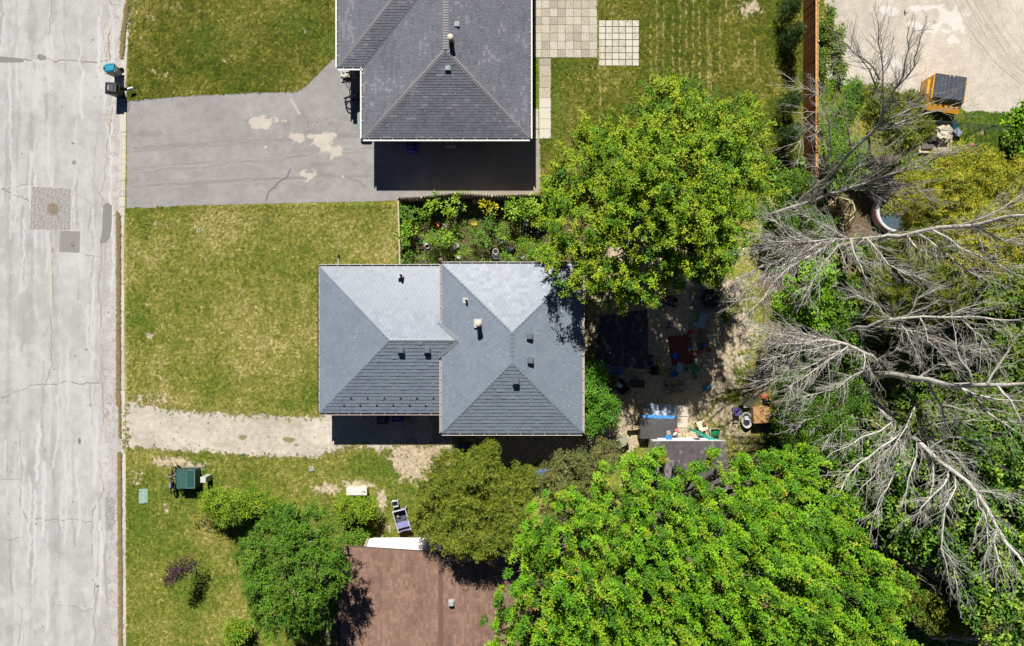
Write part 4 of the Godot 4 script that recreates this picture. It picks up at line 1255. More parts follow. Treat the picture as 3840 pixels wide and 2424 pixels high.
func tree(called: String, label: String, category: String, kind: String, lobes: Array, dens: float, tones: Array, r: float, bark: Material, opt: Dictionary = {}, group: String = "") -> Node3D:
	var c := Vector3.ZERO
	for l in lobes: c += l[0]
	c /= lobes.size()
	if opt.has("foot"): c = opt.foot
	c.y = 0
	var o := thing(called, label, category, c, 0, group)
	limbs(o, lobes, r, bark, "stem" if category in ["shrub", "plant", "weed"] else "trunk", opt.get("fork", .4))
	crown(o, kind, lobes, dens, tones, opt)
	return o

func ton(list: Array, k: float = 1.25) -> Array:
	var out := []
	for c in list: out.append(DL(c[0], c[1], c[2], k))
	return out

func make_trees() -> void:
	var bark := mat("bark", D(130, 120, 106), .95, "wood", 1.0, 2.0)
	var white_bark := mat("birch_bark", D(226, 222, 212), .8, "soft", 2.0)
	var brown_bark := mat("cedar_bark", D(138, 114, 92), .95, "wood", 1.0, 2.0)
	var lime := ton([[124, 170, 24], [108, 160, 22], [138, 176, 32], [86, 138, 20], [120, 152, 24], [76, 120, 18]], 1.4)
	var amber := ton([[176, 176, 46], [172, 150, 54], [190, 190, 56]])
	var locust := ton([[140, 164, 24], [124, 156, 22], [154, 170, 32], [98, 140, 20], [112, 144, 20], [138, 160, 26], [80, 124, 18]], 1.48)
	var green := ton([[80, 124, 24], [94, 136, 28], [66, 108, 20], [104, 142, 32], [90, 122, 22]], 1.4)
	var deep := ton([[58, 92, 26], [70, 106, 30], [50, 82, 24], [84, 118, 34], [96, 120, 36], [110, 132, 40]], 2.5)
	var olive := ton([[128, 140, 40], [114, 130, 38], [140, 150, 48], [100, 120, 34], [132, 136, 40]], 1.4)
	var gold := ton([[160, 158, 42], [146, 150, 40], [172, 168, 50], [130, 140, 38], [150, 142, 40], [118, 130, 36]], 1.85)
	var sage := ton([[130, 138, 72], [118, 128, 70], [140, 142, 78], [106, 118, 62], [132, 126, 70]])
	var spruce := ton([[44, 62, 26], [52, 72, 30], [38, 54, 24], [60, 80, 34]], 3.2)
	var purple := ton([[74, 44, 56], [62, 36, 48], [88, 54, 64], [54, 32, 42]], 1.5)
	var yellow := ton([[136, 166, 32], [122, 156, 28], [152, 174, 42], [104, 142, 26]])
	tree("locust_tree", "broad yellow-green leafy tree overhanging the corner of the tile-roofed house", "tree", "broad", [
		lobe(2545, 500, 7.5, 2.6), lobe(2270, 640, 6.5, 2.5), lobe(2710, 560, 7.5, 2.1), lobe(2480, 700, 8.5, 3.3), lobe(2190, 830, 6, 2.3), lobe(2370, 930, 7, 2.7), lobe(2620, 850, 7.5, 2.6), lobe(2750, 700, 7, 2.1),
		lobe(2150, 1010, 6.3, 1.5, 1.0), lobe(2330, 1060, 6, 1.3, .9), lobe(2630, 945, 6.5, 1.7), lobe(2550, 1000, 6.5, 1.5), lobe(2100, 740, 5.5, 1.4), lobe(2780, 450, 6.5, 1.0), lobe(2510, 380, 7.5, 1.2)], 13.0, locust, .3, bark, {"up": .45, "shoot": .75, "gs": 1.6, "size": .72, "lumpy": .4, "thin": .12, "tips": amber, "tip_p": .02, "gap": -.01, "fork": .5})
	tree("maple_tree", "large bright green maple covering the corner of the brown roof and the small shed", "tree", "broad", [
		lobe(2130, 1970, 8, 2.4), lobe(2420, 1980, 9, 2.7), lobe(2720, 2000, 9, 2.8), lobe(2980, 1950, 8.5, 2.5), lobe(2330, 1830, 7.5, 1.7), lobe(2040, 2240, 8, 2.7), lobe(2360, 2180, 10, 3.6), lobe(2760, 2200, 10.5, 3.8), lobe(3120, 2180, 9.5, 3.0), lobe(3230, 2400, 9, 2.6), lobe(2560, 2440, 10.5, 3.8), lobe(2150, 2430, 8.5, 3.0), lobe(2950, 2470, 10, 3.6), lobe(1900, 2390, 6.5, 1.5), lobe(2960, 1750, 6.5, 1.5), lobe(2400, 1740, 6.5, 1.1), lobe(2560, 1830, 7, 1.2), lobe(2820, 1780, 7, 1.3), lobe(2000, 2080, 7, 1.2), lobe(2770, 1935, 8.5, 1.5), lobe(2480, 1700, 6, .35, .3), lobe(2540, 1745, 6.5, .4, .3), lobe(2610, 1735, 6.2, .4, .3), lobe(2665, 1715, 6, .35, .3), lobe(2705, 1760, 6.3, .4, .3), lobe(2440, 1720, 6, .4, .3), lobe(2760, 1720, 5.5, .6)], 5.6, lime, .42, bark, {"up": .86, "shoot": 1.6, "size": .7, "lumpy": .3, "thin": .25, "gs": 1.6, "tips": amber, "tip_p": .1, "gap": -.04, "fork": .5})
	tree("birch_tree", "rounded green birch with pale bark standing left of the brown roof", "tree", "broad", [
		lobe(1030, 2060, 6, 1.8), lobe(1150, 1980, 6, 1.6), lobe(1195, 2110, 6.5, 1.7), lobe(1080, 2200, 6.5, 2.0), lobe(975, 2140, 5, 1.2), lobe(1070, 1950, 5, 1.1), lobe(1010, 2290, 5, 1.1), lobe(1150, 2280, 5.5, 1.2)], 20.0, green, .14, white_bark, {"up": .35, "shoot": .5, "size": .55, "gs": 1.7, "lumpy": .3, "thin": .12, "gap": -.1, "fork": .35})
	# cedars between the drive and the brown house
	var cg := "cedars beside the gravel driveway"
	var cedar := func(label: String, lobes: Array, tones: Array, group: String, dens: float = 34.0) -> Node3D:
		return tree("cedar_tree", label, "cedar", "cedar", lobes, dens, tones, .14, brown_bark, {"up": .5, "shoot": .45, "size": .82, "gs": 1.6, "gap": -.14, "fork": .3}, group)
	cedar.call("olive cedar nearest the bare earth at the end of the gravel drive", [lobe(1650, 1830, 4.5, 1.2, 1.6), lobe(1690, 1750, 4.5, 1.0, 1.4), lobe(1620, 1930, 4.5, 1.2, 1.6)], olive, cg)
	cedar.call("tallest olive cedar, its tip pointing into the tile-roofed house's shadow", [lobe(1795, 1760, 5, 1.25, 1.8), lobe(1830, 1690, 5.2, .5, .8), lobe(1760, 1860, 5, 1.4, 1.7)], olive, cg)
	cedar.call("broad olive cedar touching the white lean-to roof", [lobe(1730, 1990, 5, 1.5, 1.6), lobe(1820, 2000, 5, 1.2, 1.5), lobe(1690, 1970, 4, .8, 1.0)], olive, cg)
	cedar.call("olive cedar between the tallest cedar and the maple", [lobe(1900, 1880, 5, 1.5, 1.7), lobe(1960, 1800, 4.6, 1.0, 1.4), lobe(1920, 1990, 5, 1.3, 1.5)], olive, cg)
	cedar.call("sage green cedar with bare twigs next to the maple's edge", [lobe(2070, 1810, 4.6, 1.2, 1.5), lobe(2130, 1740, 4.4, .9, 1.3), lobe(2090, 1930, 4.5, 1.1, 1.3)], sage, cg, 22.0)
	cedar.call("pale sage cedar at the corner near the beige cabinet", [lobe(2230, 1740, 4, 1.1, 1.3), lobe(2280, 1700, 3.6, .7, 1.1), lobe(2190, 1830, 4, 1.0, 1.2)], sage, cg, 22.0)
	# shrubs
	var sg := "shrubs on the front lawns"
	tree("forsythia_bush", "spreading yellow-green bush between the green utility box and the birch", "shrub", "small", [lobe(815, 1885, 1.3, .85, .7), lobe(880, 1900, 1.3, .8, .7), lobe(950, 1880, 1.4, .8, .7), lobe(1010, 1885, 1.3, .7), lobe(850, 1930, 1.1, .6)], 34.0, yellow, .05, bark, {"up": .4, "shoot": .45, "gap": -.4}, sg)
	tree("thin_shrub", "sparse orange-tinged shrub at the tip of the yellow-green bush", "shrub", "small", [lobe(760, 1920, .9, .5, .4), lobe(728, 1915, .7, .3, .3)], 9.0, ton([[168, 150, 56], [150, 146, 50], [180, 160, 70]]), .03, bark, {"up": .4, "shoot": .3, "gap": -.3}, sg)
	tree("leafy_shrub", "two-lobed lime shrub below the white upturned bench", "shrub", "small", [lobe(1300, 1908, 1.2, .72, .65), lobe(1375, 1908, 1.3, .68, .65), lobe(1335, 1902, 1.1, .6), lobe(1285, 1940, 1.1, .4)], 36.0, yellow, .05, bark, {"up": .4, "shoot": .4, "gap": -.45}, sg)
	tree("round_shrub", "small rounded green shrub by the corner of the white lean-to", "shrub", "small", [lobe(1330, 2020, .9, .62, .6), lobe(1350, 2040, .8, .45)], 36.0, ton([[98, 140, 34], [112, 152, 38]]), .04, bark, {"up": .3, "shoot": .3, "gap": -.5}, sg)
	tree("low_lime_bush", "small lime bush at the foot of the birch's shade", "shrub", "small", [lobe(890, 2365, 1.0, .7, .6), lobe(915, 2345, .9, .45), lobe(880, 2395, .9, .5)], 32.0, yellow, .04, bark, {"up": .4, "shoot": .35, "gap": -.4}, sg)
	tree("plum_tree", "small purple-leaved plum tree alone on the front lawn", "tree", "small", [lobe(712, 2115, 1.5, .36, .45), lobe(680, 2130, 1.9, .42, .45), lobe(650, 2150, 2.3, .42, .4), lobe(640, 2168, 2.3, .28, .3)], 20.0, purple, .03, bark, {"up": .4, "shoot": .28, "gap": -.4, "foot": P(735, 2108), "fork": .3})
	tree("side_shrub", "bright green shrub growing against the gutter beside the black tarp", "shrub", "small", [lobe(2225, 1400, 1.8, .75, .7), lobe(2215, 1470, 2.0, .85, .8), lobe(2250, 1530, 1.9, .95, .8), lobe(2220, 1580, 1.7, .75), lobe(2285, 1560, 1.3, .5), lobe(2200, 1420, 1.7, .5)], 32.0, ton([[96, 152, 36], [112, 166, 40], [84, 138, 30]]), .06, bark, {"up": .45, "shoot": .45, "gap": -.4})
	# clipped dark evergreens along the board fence
	for q in [["dark conical evergreen closest to the far end of the board fence", 2952, 28], ["second dark conical evergreen along the board fence, below the first", 2965, 128], ["third dark conical evergreen along the board fence, under dead twigs", 2955, 372], ["dark conical evergreen closest to the big yellow-green tree", 2955, 488]]:
		var f := P(q[1] - 22, q[2] + 38)
		tree("dwarf_spruce", q[0], "evergreen", "needle", [[f + Vector3(0, .7, 0), Vector3(.66, .7, .66)], [f + Vector3(0, 1.5, 0), Vector3(.48, .7, .48)], [f + Vector3(0, 2.2, 0), Vector3(.27, .5, .27)]], 40.0, spruce, .05, brown_bark, {"up": .3, "shoot": .2, "gap": -.7, "fork": .8}, "dark evergreens along the board fence")
	# woodland edge
	var wg := "trees of the woodland edge"
	cedar.call("golden cedar overlooking the lawn with the pink ball", [lobe(3500, 720, 5, 2.0), lobe(3610, 655, 5, 1.8), lobe(3740, 740, 5.5, 2.1), lobe(3420, 800, 4.5, 1.4), lobe(3560, 800, 5, 1.6)], gold, wg, 36.0)
	cedar.call("golden cedar at the frame's edge under the long dead limb", [lobe(3700, 880, 6, 2.2), lobe(3800, 960, 6, 2.0), lobe(3620, 950, 6, 2.0), lobe(3830, 830, 5.5, 1.5)], gold, wg, 36.0)
	cedar.call("olive cedar in the middle of the dead trees", [lobe(3470, 960, 5.5, 1.9), lobe(3400, 1060, 5, 1.9), lobe(3530, 1080, 5.5, 1.9), lobe(3310, 1130, 4.5, 1.3), lobe(3640, 1080, 5.5, 1.5), lobe(3330, 990, 4.5, 1.2)], olive, wg, 36.0)
	tree("edge_maple", "yellow-green leafy tree at the frame's edge beside the golden cedars", "tree", "broad", [lobe(3800, 1200, 7, 2.2), lobe(3840, 1350, 7, 2.0), lobe(3770, 1100, 6.5, 1.5), lobe(3820, 1480, 6.5, 1.6)], 10.0, ton([[112, 142, 32], [98, 130, 30], [124, 144, 38], [84, 116, 28]]), .2, bark, {"up": .6, "shoot": .8, "gap": -.15}, wg)
	tree("lime_sapling", "bright lime sapling beneath the fan of dead twigs beside the yard", "tree", "broad", [lobe(3020, 1090, 4, 1.3), lobe(3060, 1030, 4, .8), lobe(2950, 1160, 3.5, .9), lobe(3060, 1160, 3.8, 1.1)], 12.0, ton([[132, 182, 30], [118, 170, 28], [146, 192, 40]]), .08, bark, {"up": .6, "shoot": .6, "gap": -.25}, wg)
	tree("understory_bush", "dark green bush below the lime sapling", "shrub", "broad", [lobe(3100, 1240, 2.5, 1.5), lobe(3050, 1300, 2, 1.2), lobe(3170, 1300, 2.5, 1.2), lobe(3140, 1170, 2.5, 1.0)], 11.0, green, .08, bark, {"up": .5, "shoot": .5, "gap": -.2}, wg)
	tree("dense_bush", "dense green bush right of the brown cardboard box", "shrub", "small", [lobe(2990, 1500, 3.5, 1.5), lobe(3080, 1570, 4, 1.8), lobe(2990, 1600, 3.2, 1.3), lobe(3150, 1480, 4, 1.4), lobe(2940, 1440, 2.6, .9), lobe(3060, 1660, 3.4, 1.3)], 20.0, green, .1, bark, {"up": .5, "shoot": .5, "gap": -.25}, wg)
	tree("mottled_maple", "yellow-green maple glimpsed beneath the thick dead trunk", "tree", "broad", [lobe(3500, 1560, 6, 2.0), lobe(3600, 1620, 6.5, 2.0), lobe(3720, 1560, 6.5, 1.9), lobe(3800, 1650, 7, 1.8), lobe(3640, 1520, 6, 1.4)], 9.5, ton([[112, 142, 32], [96, 130, 28], [124, 148, 40], [78, 112, 26]]), .2, bark, {"up": .6, "shoot": .8, "gap": -.05}, wg)
	tree("shaded_maple", "big deep green maple behind the fan of white dead branches", "tree", "big", [lobe(3620, 1850, 7, 2.7), lobe(3740, 1760, 8, 2.6), lobe(3500, 1780, 6.5, 2.2), lobe(3460, 1950, 6, 2.1), lobe(3780, 1950, 8, 2.4), lobe(3640, 2010, 7, 2.2), lobe(3340, 1880, 5, 1.8), lobe(3400, 1700, 5, 1.6)], 12.0, deep, .25, bark, {"up": .5, "shoot": .7, "gap": -.12, "fork": .5}, wg)
	tree("corner_maple", "deep green tree at the lower frame corner beyond the olive cedar", "tree", "big", [lobe(3720, 2180, 7, 2.3), lobe(3810, 2290, 7, 2.1), lobe(3640, 2150, 6, 1.5), lobe(3830, 2130, 7.5, 1.8)], 12.0, deep, .2, bark, {"up": .6, "shoot": .8, "gap": -.05, "fork": .5}, wg)
	cedar.call("low olive cedar between the maple and the dark corner tree", [lobe(3480, 2240, 4.5, 1.8), lobe(3400, 2170, 4.5, 1.4), lobe(3570, 2290, 4.5, 1.4), lobe(3320, 2110, 4, 1.0)], olive, wg, 36.0)
	tree("broadleaf_bush", "mid-green bush under the lowest dead limbs beside the big maple", "shrub", "big", [lobe(3290, 1760, 4, 1.6), lobe(3240, 1850, 4, 1.3), lobe(3350, 1980, 4, 1.5), lobe(3420, 2060, 4, 1.4), lobe(3170, 1700, 3.2, 1.2)], 12.0, green, .1, bark, {"up": .5, "shoot": .5, "gap": -.1}, wg)
	tree("hedge_bush", "bright green bush leaning over the lower end of the board fence", "shrub", "small", [lobe(3150, 400, 2.5, 1.1), lobe(3190, 350, 2.4, .8), lobe(3130, 480, 2.5, .9), lobe(3160, 570, 3, 1.2), lobe(3165, 640, 2.8, 1.1), lobe(3120, 340, 2, .6)], 26.0, ton([[112, 158, 34], [98, 144, 30], [136, 172, 40], [80, 126, 28]]), .08, bark, {"up": .5, "shoot": .45, "gap": -.25}, wg)
	tree("juniper_bush", "olive-brown juniper beside the yellow dumpster", "shrub", "cedar", [lobe(3330, 420, 3.4, 1.4), lobe(3390, 420, 3.2, 1.1), lobe(3270, 400, 3, 1.0), lobe(3415, 485, 3, 1.0), lobe(3370, 500, 3.2, 1.2)], 30.0, olive, .09, brown_bark, {"up": .4, "shoot": .4, "gap": -.25}, wg)
	tree("green_shrub", "lush green shrub at the frame's edge beside the wire fence", "shrub", "broad", [lobe(3830, 470, 2.2, 1.1), lobe(3850, 430, 2, .8), lobe(3835, 530, 2, .9)], 16.0, lime, .06, bark, {"up": .5, "shoot": .45, "gap": -.35}, wg)
	tree("fence_foot_bush", "pale green bush at the lower end of the brown board fence", "shrub", "small", [lobe(2960, 690, 1.4, .8), lobe(3010, 680, 1.5, .6), lobe(2900, 790, 2.0, 1.0), lobe(3000, 830, 2, 1.0), lobe(3080, 850, 1.5, .8)], 20.0, green, .05, bark, {"up": .5, "shoot": .4, "gap": -.2}, wg)
	# weeds on the lot's edge
	var k := 0
	var where := ["weed clump against the board fence at the frame's upper edge", "large weed clump against the fence below the first post", "weed clump on the gravel beside the second post", "narrow weed clump midway down the fence", "low weeds at the edge of the pale gravel", "lone leafy weed on the gravel near the bare twigs", "weeds by the bush at the fence's lower end"]
	for q in [[3085, 35, .6, .8], [3095, 110, .6, .7], [3130, 120, .35, .5], [3085, 190, .5, .8], [3140, 190, .35, .5], [3155, 250, .25, .25], [3080, 255, .4, .5]]:
		tree("weed_clump", where[k], "weed", "small", [lobe(q[0], q[1], .5, q[2], .45), lobe(q[0] + rf(-10, 10), q[1] + 26, .4, q[2] * .8, .4)], 60.0, ton([[126, 152, 44], [108, 140, 36], [140, 158, 58]]), .02, bark, {"up": .5, "shoot": .3, "gap": -.15}, "weeds along the gravel lot")
		k += 1

# ---- dead trees ----
func grow(b: MB, p: Vector3, d: Vector3, ln: float, r: float, level: int, bias: Vector3, dens: float) -> void:
	var n := 5 if level > 0 else 3
	var pts := [p]; var rad := [r]
	var q := p; var dir := d
	for i in n:
		dir = (dir + Vector3(rf(-.22, .22), rf(-.16, .18), rf(-.22, .22)) + bias * .10).normalized()
		q += dir * ln / n
		pts.append(q); rad.append(lerpf(r, r * .35, float(i + 1) / n))
		if level > 0:
			var kids := int(ln / n * dens + rng.randf())
			for k in kids:
				var side := dir.cross(Vector3(rf(-1, 1), rf(-1, 1), rf(-1, 1))).normalized()
				var dd := (dir * .75 + side * rf(.5, .9) + bias * .25).normalized()
				grow(b, pts[i].lerp(q, rf(0, 1)), dd, ln * rf(.28, .55) * (1.0 - .5 * i / n), maxf(.007, r * rf(.4, .6) * (1.0 - .4 * i / n)), level - 1, bias, dens * 1.35)
	b.tube(pts, rad, 4 if r > .03 else 3, false)

func limb_pts(list: Array) -> Array:
	var c := Curve3D.new()
	for q in list: c.add_point(P(q[0], q[1], q[2]))
	var out := []
	for i in list.size():
		var a := P(list[i][0], list[i][1], list[i][2])
		out.append(a)
		if i < list.size() - 1:
			var e := P(list[i + 1][0], list[i + 1][1], list[i + 1][2])
			out.append(a.lerp(e, .5) + Vector3(rf(-.12, .12), rf(-.1, .1), rf(-.12, .12)))
	return out

func dead_tree(label: String, foot: Array, mainr: float, main: Array, side: Array, twig: float, m: Material) -> void:
	var f := P(foot[0], foot[1])
	var o := thing("dead_tree", label, "dead tree", f, 0, "bare dead trees of the woodland edge")
	var all := [main] + side
	for i in all.size():
		var b := MB.new()
		var pts := limb_pts(all[i])
		for k in pts.size(): pts[k] -= f
		if i == 0: pts.push_front(Vector3(0, -.1, 0))
		var r0 := mainr * .8 if i == 0 else mainr * .27
		var r1 := mainr * .3 if i == 0 else mainr * .1
		var rad := []
		for k in pts.size(): rad.append(lerpf(r0, r1, float(k) / (pts.size() - 1)) * rf(.92, 1.08))
		b.tube(pts, rad, 7 if i == 0 else 5, true)
		var end_dir: Vector3 = (pts[pts.size() - 1] - pts[maxi(0, pts.size() - 3)]).normalized()
		for k in range(1 if i > 0 else 2, pts.size()):
			var a: Vector3 = pts[k - 1]; var e: Vector3 = pts[k]
			var d := (e - a).normalized()
			var n := int(a.distance_to(e) * twig * (2.3 if i > 0 else 1.5) + rng.randf())
			for j in n:
				var s := d.cross(Vector3(rf(-1, 1), rf(-1, 1), rf(-1, 1))).normalized()
				var dd := (d * .7 + s * rf(.5, 1.0) + Vector3.UP * .15).normalized()
				grow(b, a.lerp(e, rng.randf()), dd, rf(.7, 2.0), rf(.011, .021), 1 if i == 0 else (2 if rng.randf() < .35 else 1), end_dir, 3.8)
		grow(b, pts[pts.size() - 1], end_dir, rf(1.0, 1.8), r1, 2, end_dir, 3.0)
		part(o, "trunk" if i == 0 else "limb", b, m)

func make_dead_trees() -> void:
	var grey := mat("dead_bark", D(218, 212, 202), .9, "wood", 1.2, 2.0)
	var dark := mat("dead_bark_dark", D(198, 191, 181), .95, "wood", 1.2, 2.0)
	var pale := mat("dead_bark_pale", D(222, 217, 208), .85, "wood", 1.2, 1.0)
	dead_tree("dark dead tree whose forked top reaches over the gravel lot", [2960, 790], .2, [[2985, 775, 2.5], [3060, 705, 4.5], [3150, 620, 6.5], [3268, 500, 8.5], [3310, 430, 9.5]], [
		[[3310, 430, 9.5], [3312, 330, 10.5], [3305, 200, 11.5], [3295, 120, 12.2]], [[3300, 450, 9.2], [3350, 380, 10], [3362, 330, 10.5], [3395, 230, 11.5], [3402, 140, 12.2]], [[3268, 500, 8.5], [3350, 440, 9.5], [3450, 390, 10], [3500, 350, 10.5]],
		[[3290, 490, 8.7], [3430, 440, 9.4], [3520, 415, 9.8], [3550, 402, 10]], [[3310, 360, 10.2], [3260, 260, 11], [3210, 180, 11.6]], [[3300, 300, 10.8], [3240, 220, 11.4], [3170, 160, 11.8]], [[3362, 330, 10.5], [3430, 250, 11.2], [3440, 190, 11.6]], [[3200, 570, 7.4], [3180, 480, 8], [3170, 410, 8.6]]], 2.2, dark)
	dead_tree("dead tree leaning low across the white pool and wooden frame", [2870, 830], .15, [[2890, 806, 3], [3060, 752, 4.5], [3150, 720, 5.2], [3240, 690, 6], [3385, 640, 7.5], [3500, 600, 8.4]], [
		[[3240, 690, 6], [3290, 640, 6.6], [3330, 590, 7.2]], [[3385, 640, 7.5], [3450, 600, 8.2], [3560, 560, 9]], [[3150, 720, 5.2], [3190, 660, 5.8], [3240, 600, 6.5], [3290, 560, 7]], [[3200, 705, 5.6], [3300, 720, 6.2], [3380, 740, 6.6]], [[3300, 670, 6.6], [3400, 690, 7.2], [3480, 740, 7.6]], [[3060, 752, 4.5], [3050, 700, 5.2], [3080, 650, 5.8]]], 3.6, dark)
	dead_tree("slender pale dead tree standing against the brown board fence", [3060, 740], .08, [[3103, 690, 2], [3110, 600, 3.5], [3112, 500, 5], [3100, 430, 6], [3080, 370, 7]], [
		[[3112, 560, 4.2], [3070, 510, 5], [3020, 480, 5.6]], [[3108, 470, 5.4], [3060, 420, 6], [3010, 400, 6.4]], [[3080, 370, 7], [3040, 340, 7.4], [2990, 325, 7.6]], [[3112, 520, 4.8], [3050, 470, 5.4], [2995, 540, 5.6]], [[3080, 370, 7], [3100, 320, 7.6], [3110, 300, 7.9]], [[3104, 640, 3], [3050, 600, 3.8], [2990, 600, 4.2]]], 1.7, pale)
	dead_tree("pale dead tree with a dense fan of twigs hanging over the yard", [3138, 930], .22, [[3200, 915, 2.5], [3270, 900, 4.5], [3330, 885, 6], [3443, 872, 8], [3600, 850, 10], [3720, 830, 11.5], [3840, 808, 13]], [
		[[3330, 885, 6], [3178, 898, 7], [3060, 905, 8], [2960, 905, 8.5], [2870, 900, 9]], [[3120, 903, 7.5], [2960, 955, 8], [2840, 1005, 8], [2760, 1050, 7.6]], [[3130, 903, 7.5], [3000, 980, 8], [2900, 1060, 8], [2810, 1170, 7.6]], [[3060, 905, 8], [2900, 930, 8.5], [2780, 955, 8.5]],
		[[3160, 900, 7], [3080, 1000, 7.5], [3020, 1110, 7.5]], [[3190, 898, 7], [3230, 1000, 7.5], [3260, 1060, 7.5]], [[3250, 892, 6.6], [3330, 990, 7.5], [3470, 1050, 8]], [[3000, 903, 8.3], [2930, 850, 9], [2880, 820, 9]], [[3090, 904, 7.8], [2930, 1000, 8], [2790, 1100, 7.6]], [[3180, 898, 7], [3100, 850, 7.8], [3000, 800, 8.4]],
		[[3500, 865, 8.8], [3600, 930, 10], [3760, 1000, 11], [3820, 1035, 11]], [[3560, 855, 9.5], [3680, 820, 11], [3830, 730, 12]], [[3440, 872, 8], [3560, 960, 9], [3690, 1045, 9.5]], [[3400, 878, 7.4], [3450, 940, 8], [3520, 970, 8.5]], [[3650, 843, 10.6], [3750, 900, 11.5], [3840, 920, 12]]], 3.4, grey)
	dead_tree("dead tree forking over the dark gap among the cedars", [3040, 1255], .15, [[3098, 1262, 2], [3180, 1240, 4], [3252, 1228, 5.5], [3330, 1200, 6.5], [3465, 1188, 8], [3600, 1190, 9.5], [3740, 1200, 10.8]], [
		[[3290, 1225, 6], [3465, 1250, 7.5], [3600, 1300, 8.5], [3690, 1325, 9]], [[3450, 1190, 8], [3480, 1280, 8.3], [3540, 1340, 8.5]], [[3345, 1195, 6.6], [3290, 1140, 7], [3210, 1105, 7.3]], [[3400, 1192, 7.4], [3440, 1120, 8], [3510, 1085, 8.4]], [[3560, 1190, 9], [3640, 1150, 9.8], [3700, 1130, 10.2]], [[3330, 1200, 6.5], [3400, 1240, 7.2], [3440, 1330, 7.6]], [[3600, 1190, 9.5], [3680, 1260, 10], [3720, 1330, 10.2]]], 2.8, grey)
	dead_tree("pale dead tree spreading its twigs over the tent and boxes", [3170, 1400], .17, [[3240, 1385, 3], [3290, 1365, 4.5], [3270, 1335, 5.4], [3210, 1308, 6], [3130, 1280, 6.5], [3060, 1278, 7], [2960, 1290, 7.4]], [
		[[2960, 1290, 7.4], [2900, 1285, 7.6], [2850, 1290, 7.8]], [[3150, 1290, 6.5], [3050, 1310, 7], [2940, 1335, 7.3], [2860, 1350, 7.3]], [[3200, 1310, 6], [3100, 1340, 6.5], [2970, 1400, 7], [2880, 1435, 7]], [[3130, 1280, 6.5], [3000, 1250, 7], [2870, 1225, 7.4]], [[3240, 1320, 5.8], [3240, 1390, 6.2], [3150, 1450, 6.5], [3000, 1490, 6.9]],
		[[3060, 1278, 7], [2960, 1260, 7.3], [2880, 1250, 7.5]], [[3180, 1300, 6.2], [3080, 1370, 6.7], [2960, 1450, 7]], [[3290, 1350, 5], [3340, 1330, 6], [3380, 1310, 6.5]]], 4.0, grey)
	dead_tree("tallest dead tree with a thick split trunk reaching the frame's edge", [3160, 1396], .27, [[3280, 1405, 4], [3440, 1422, 7.5], [3560, 1448, 10], [3700, 1445, 12], [3850, 1440, 13.5]], [
		[[3600, 1455, 10.5], [3710, 1552, 11], [3805, 1615, 11.5]], [[3560, 1450, 10], [3660, 1480, 11], [3830, 1505, 12.4]], [[3480, 1430, 8.4], [3530, 1520, 9], [3545, 1590, 9]], [[3700, 1446, 12], [3760, 1350, 12.5], [3810, 1270, 13]], [[3650, 1446, 11.4], [3600, 1350, 12], [3585, 1270, 12]], [[3740, 1444, 12.4], [3790, 1500, 12.8], [3830, 1580, 13]], [[3440, 1422, 7.5], [3500, 1380, 8.2], [3560, 1370, 8.6]]], 1.6, grey)
	dead_tree("white-limbed dead tree fanning down over the deep green maple", [3190, 1440], .21, [[3215, 1452, 1.5], [3290, 1520, 3.5], [3390, 1616, 6], [3480, 1690, 8], [3571, 1765, 9.5], [3661, 1845, 11], [3740, 1980, 12], [3820, 2085, 12.8]], [
		[[3225, 1446, 1.5], [3370, 1590, 5.5], [3480, 1640, 7.5], [3560, 1720, 9]], [[3390, 1616, 6], [3300, 1680, 7], [3220, 1740, 7.5], [3150, 1850, 8], [3125, 1900, 8]], [[3395, 1620, 6], [3380, 1720, 7], [3330, 1830, 7.5], [3280, 1930, 8]], [[3571, 1765, 9.5], [3585, 1830, 10], [3545, 1900, 10.3], [3530, 2060, 10.5], [3555, 2150, 10.5]],
		[[3560, 1750, 9.2], [3540, 1820, 9.5], [3470, 1890, 9.8], [3445, 1940, 10]], [[3661, 1845, 11], [3670, 1900, 11.5], [3700, 1960, 12], [3705, 2080, 12]], [[3661, 1843, 11], [3750, 1855, 12], [3835, 1890, 13]], [[3480, 1690, 8], [3560, 1690, 9], [3640, 1800, 10]], [[3350, 1580, 5.2], [3230, 1640, 6], [3140, 1690, 6.5]], [[3360, 1600, 5.6], [3290, 1750, 6.4], [3240, 1820, 7]],
		[[3440, 1655, 7.2], [3420, 1760, 7.8], [3400, 1850, 8.2]], [[3500, 1700, 8.2], [3500, 1800, 8.8], [3490, 1850, 9.2]], [[3740, 1980, 12], [3740, 2080, 12.2], [3735, 2150, 12.3]], [[3400, 1610, 6.2], [3440, 1520, 7], [3480, 1560, 7.4]], [[3530, 2060, 10.5], [3580, 2120, 10.5], [3590, 2190, 10.5]], [[3240, 1450, 2.5], [3150, 1510, 4], [3050, 1570, 5], [2980, 1600, 5.5]], [[3250, 1460, 3], [3190, 1570, 4.5], [3110, 1640, 5.5]], [[3420, 1640, 6.6], [3520, 1590, 7.6], [3610, 1580, 8.4]], [[3400, 1600, 6.2], [3500, 1520, 7.4], [3620, 1540, 8.4]], [[3440, 1510, 7.2], [3400, 1600, 7.4], [3340, 1700, 7.6]], [[3480, 1690, 8], [3560, 1640, 9], [3680, 1660, 10]]], 2.3, pale)
	dead_tree("thin brown dead stem slanting over the low olive cedar", [3180, 1930], .07, [[3250, 2020, 4.5], [3300, 2050, 5], [3340, 2070, 5.4], [3430, 2150, 6]], [[[3340, 2070, 5.4], [3420, 2080, 5.8], [3500, 2100, 6]], [[3400, 2120, 5.8], [3440, 2110, 6], [3500, 2130, 6.2]]], 2.6, dark)
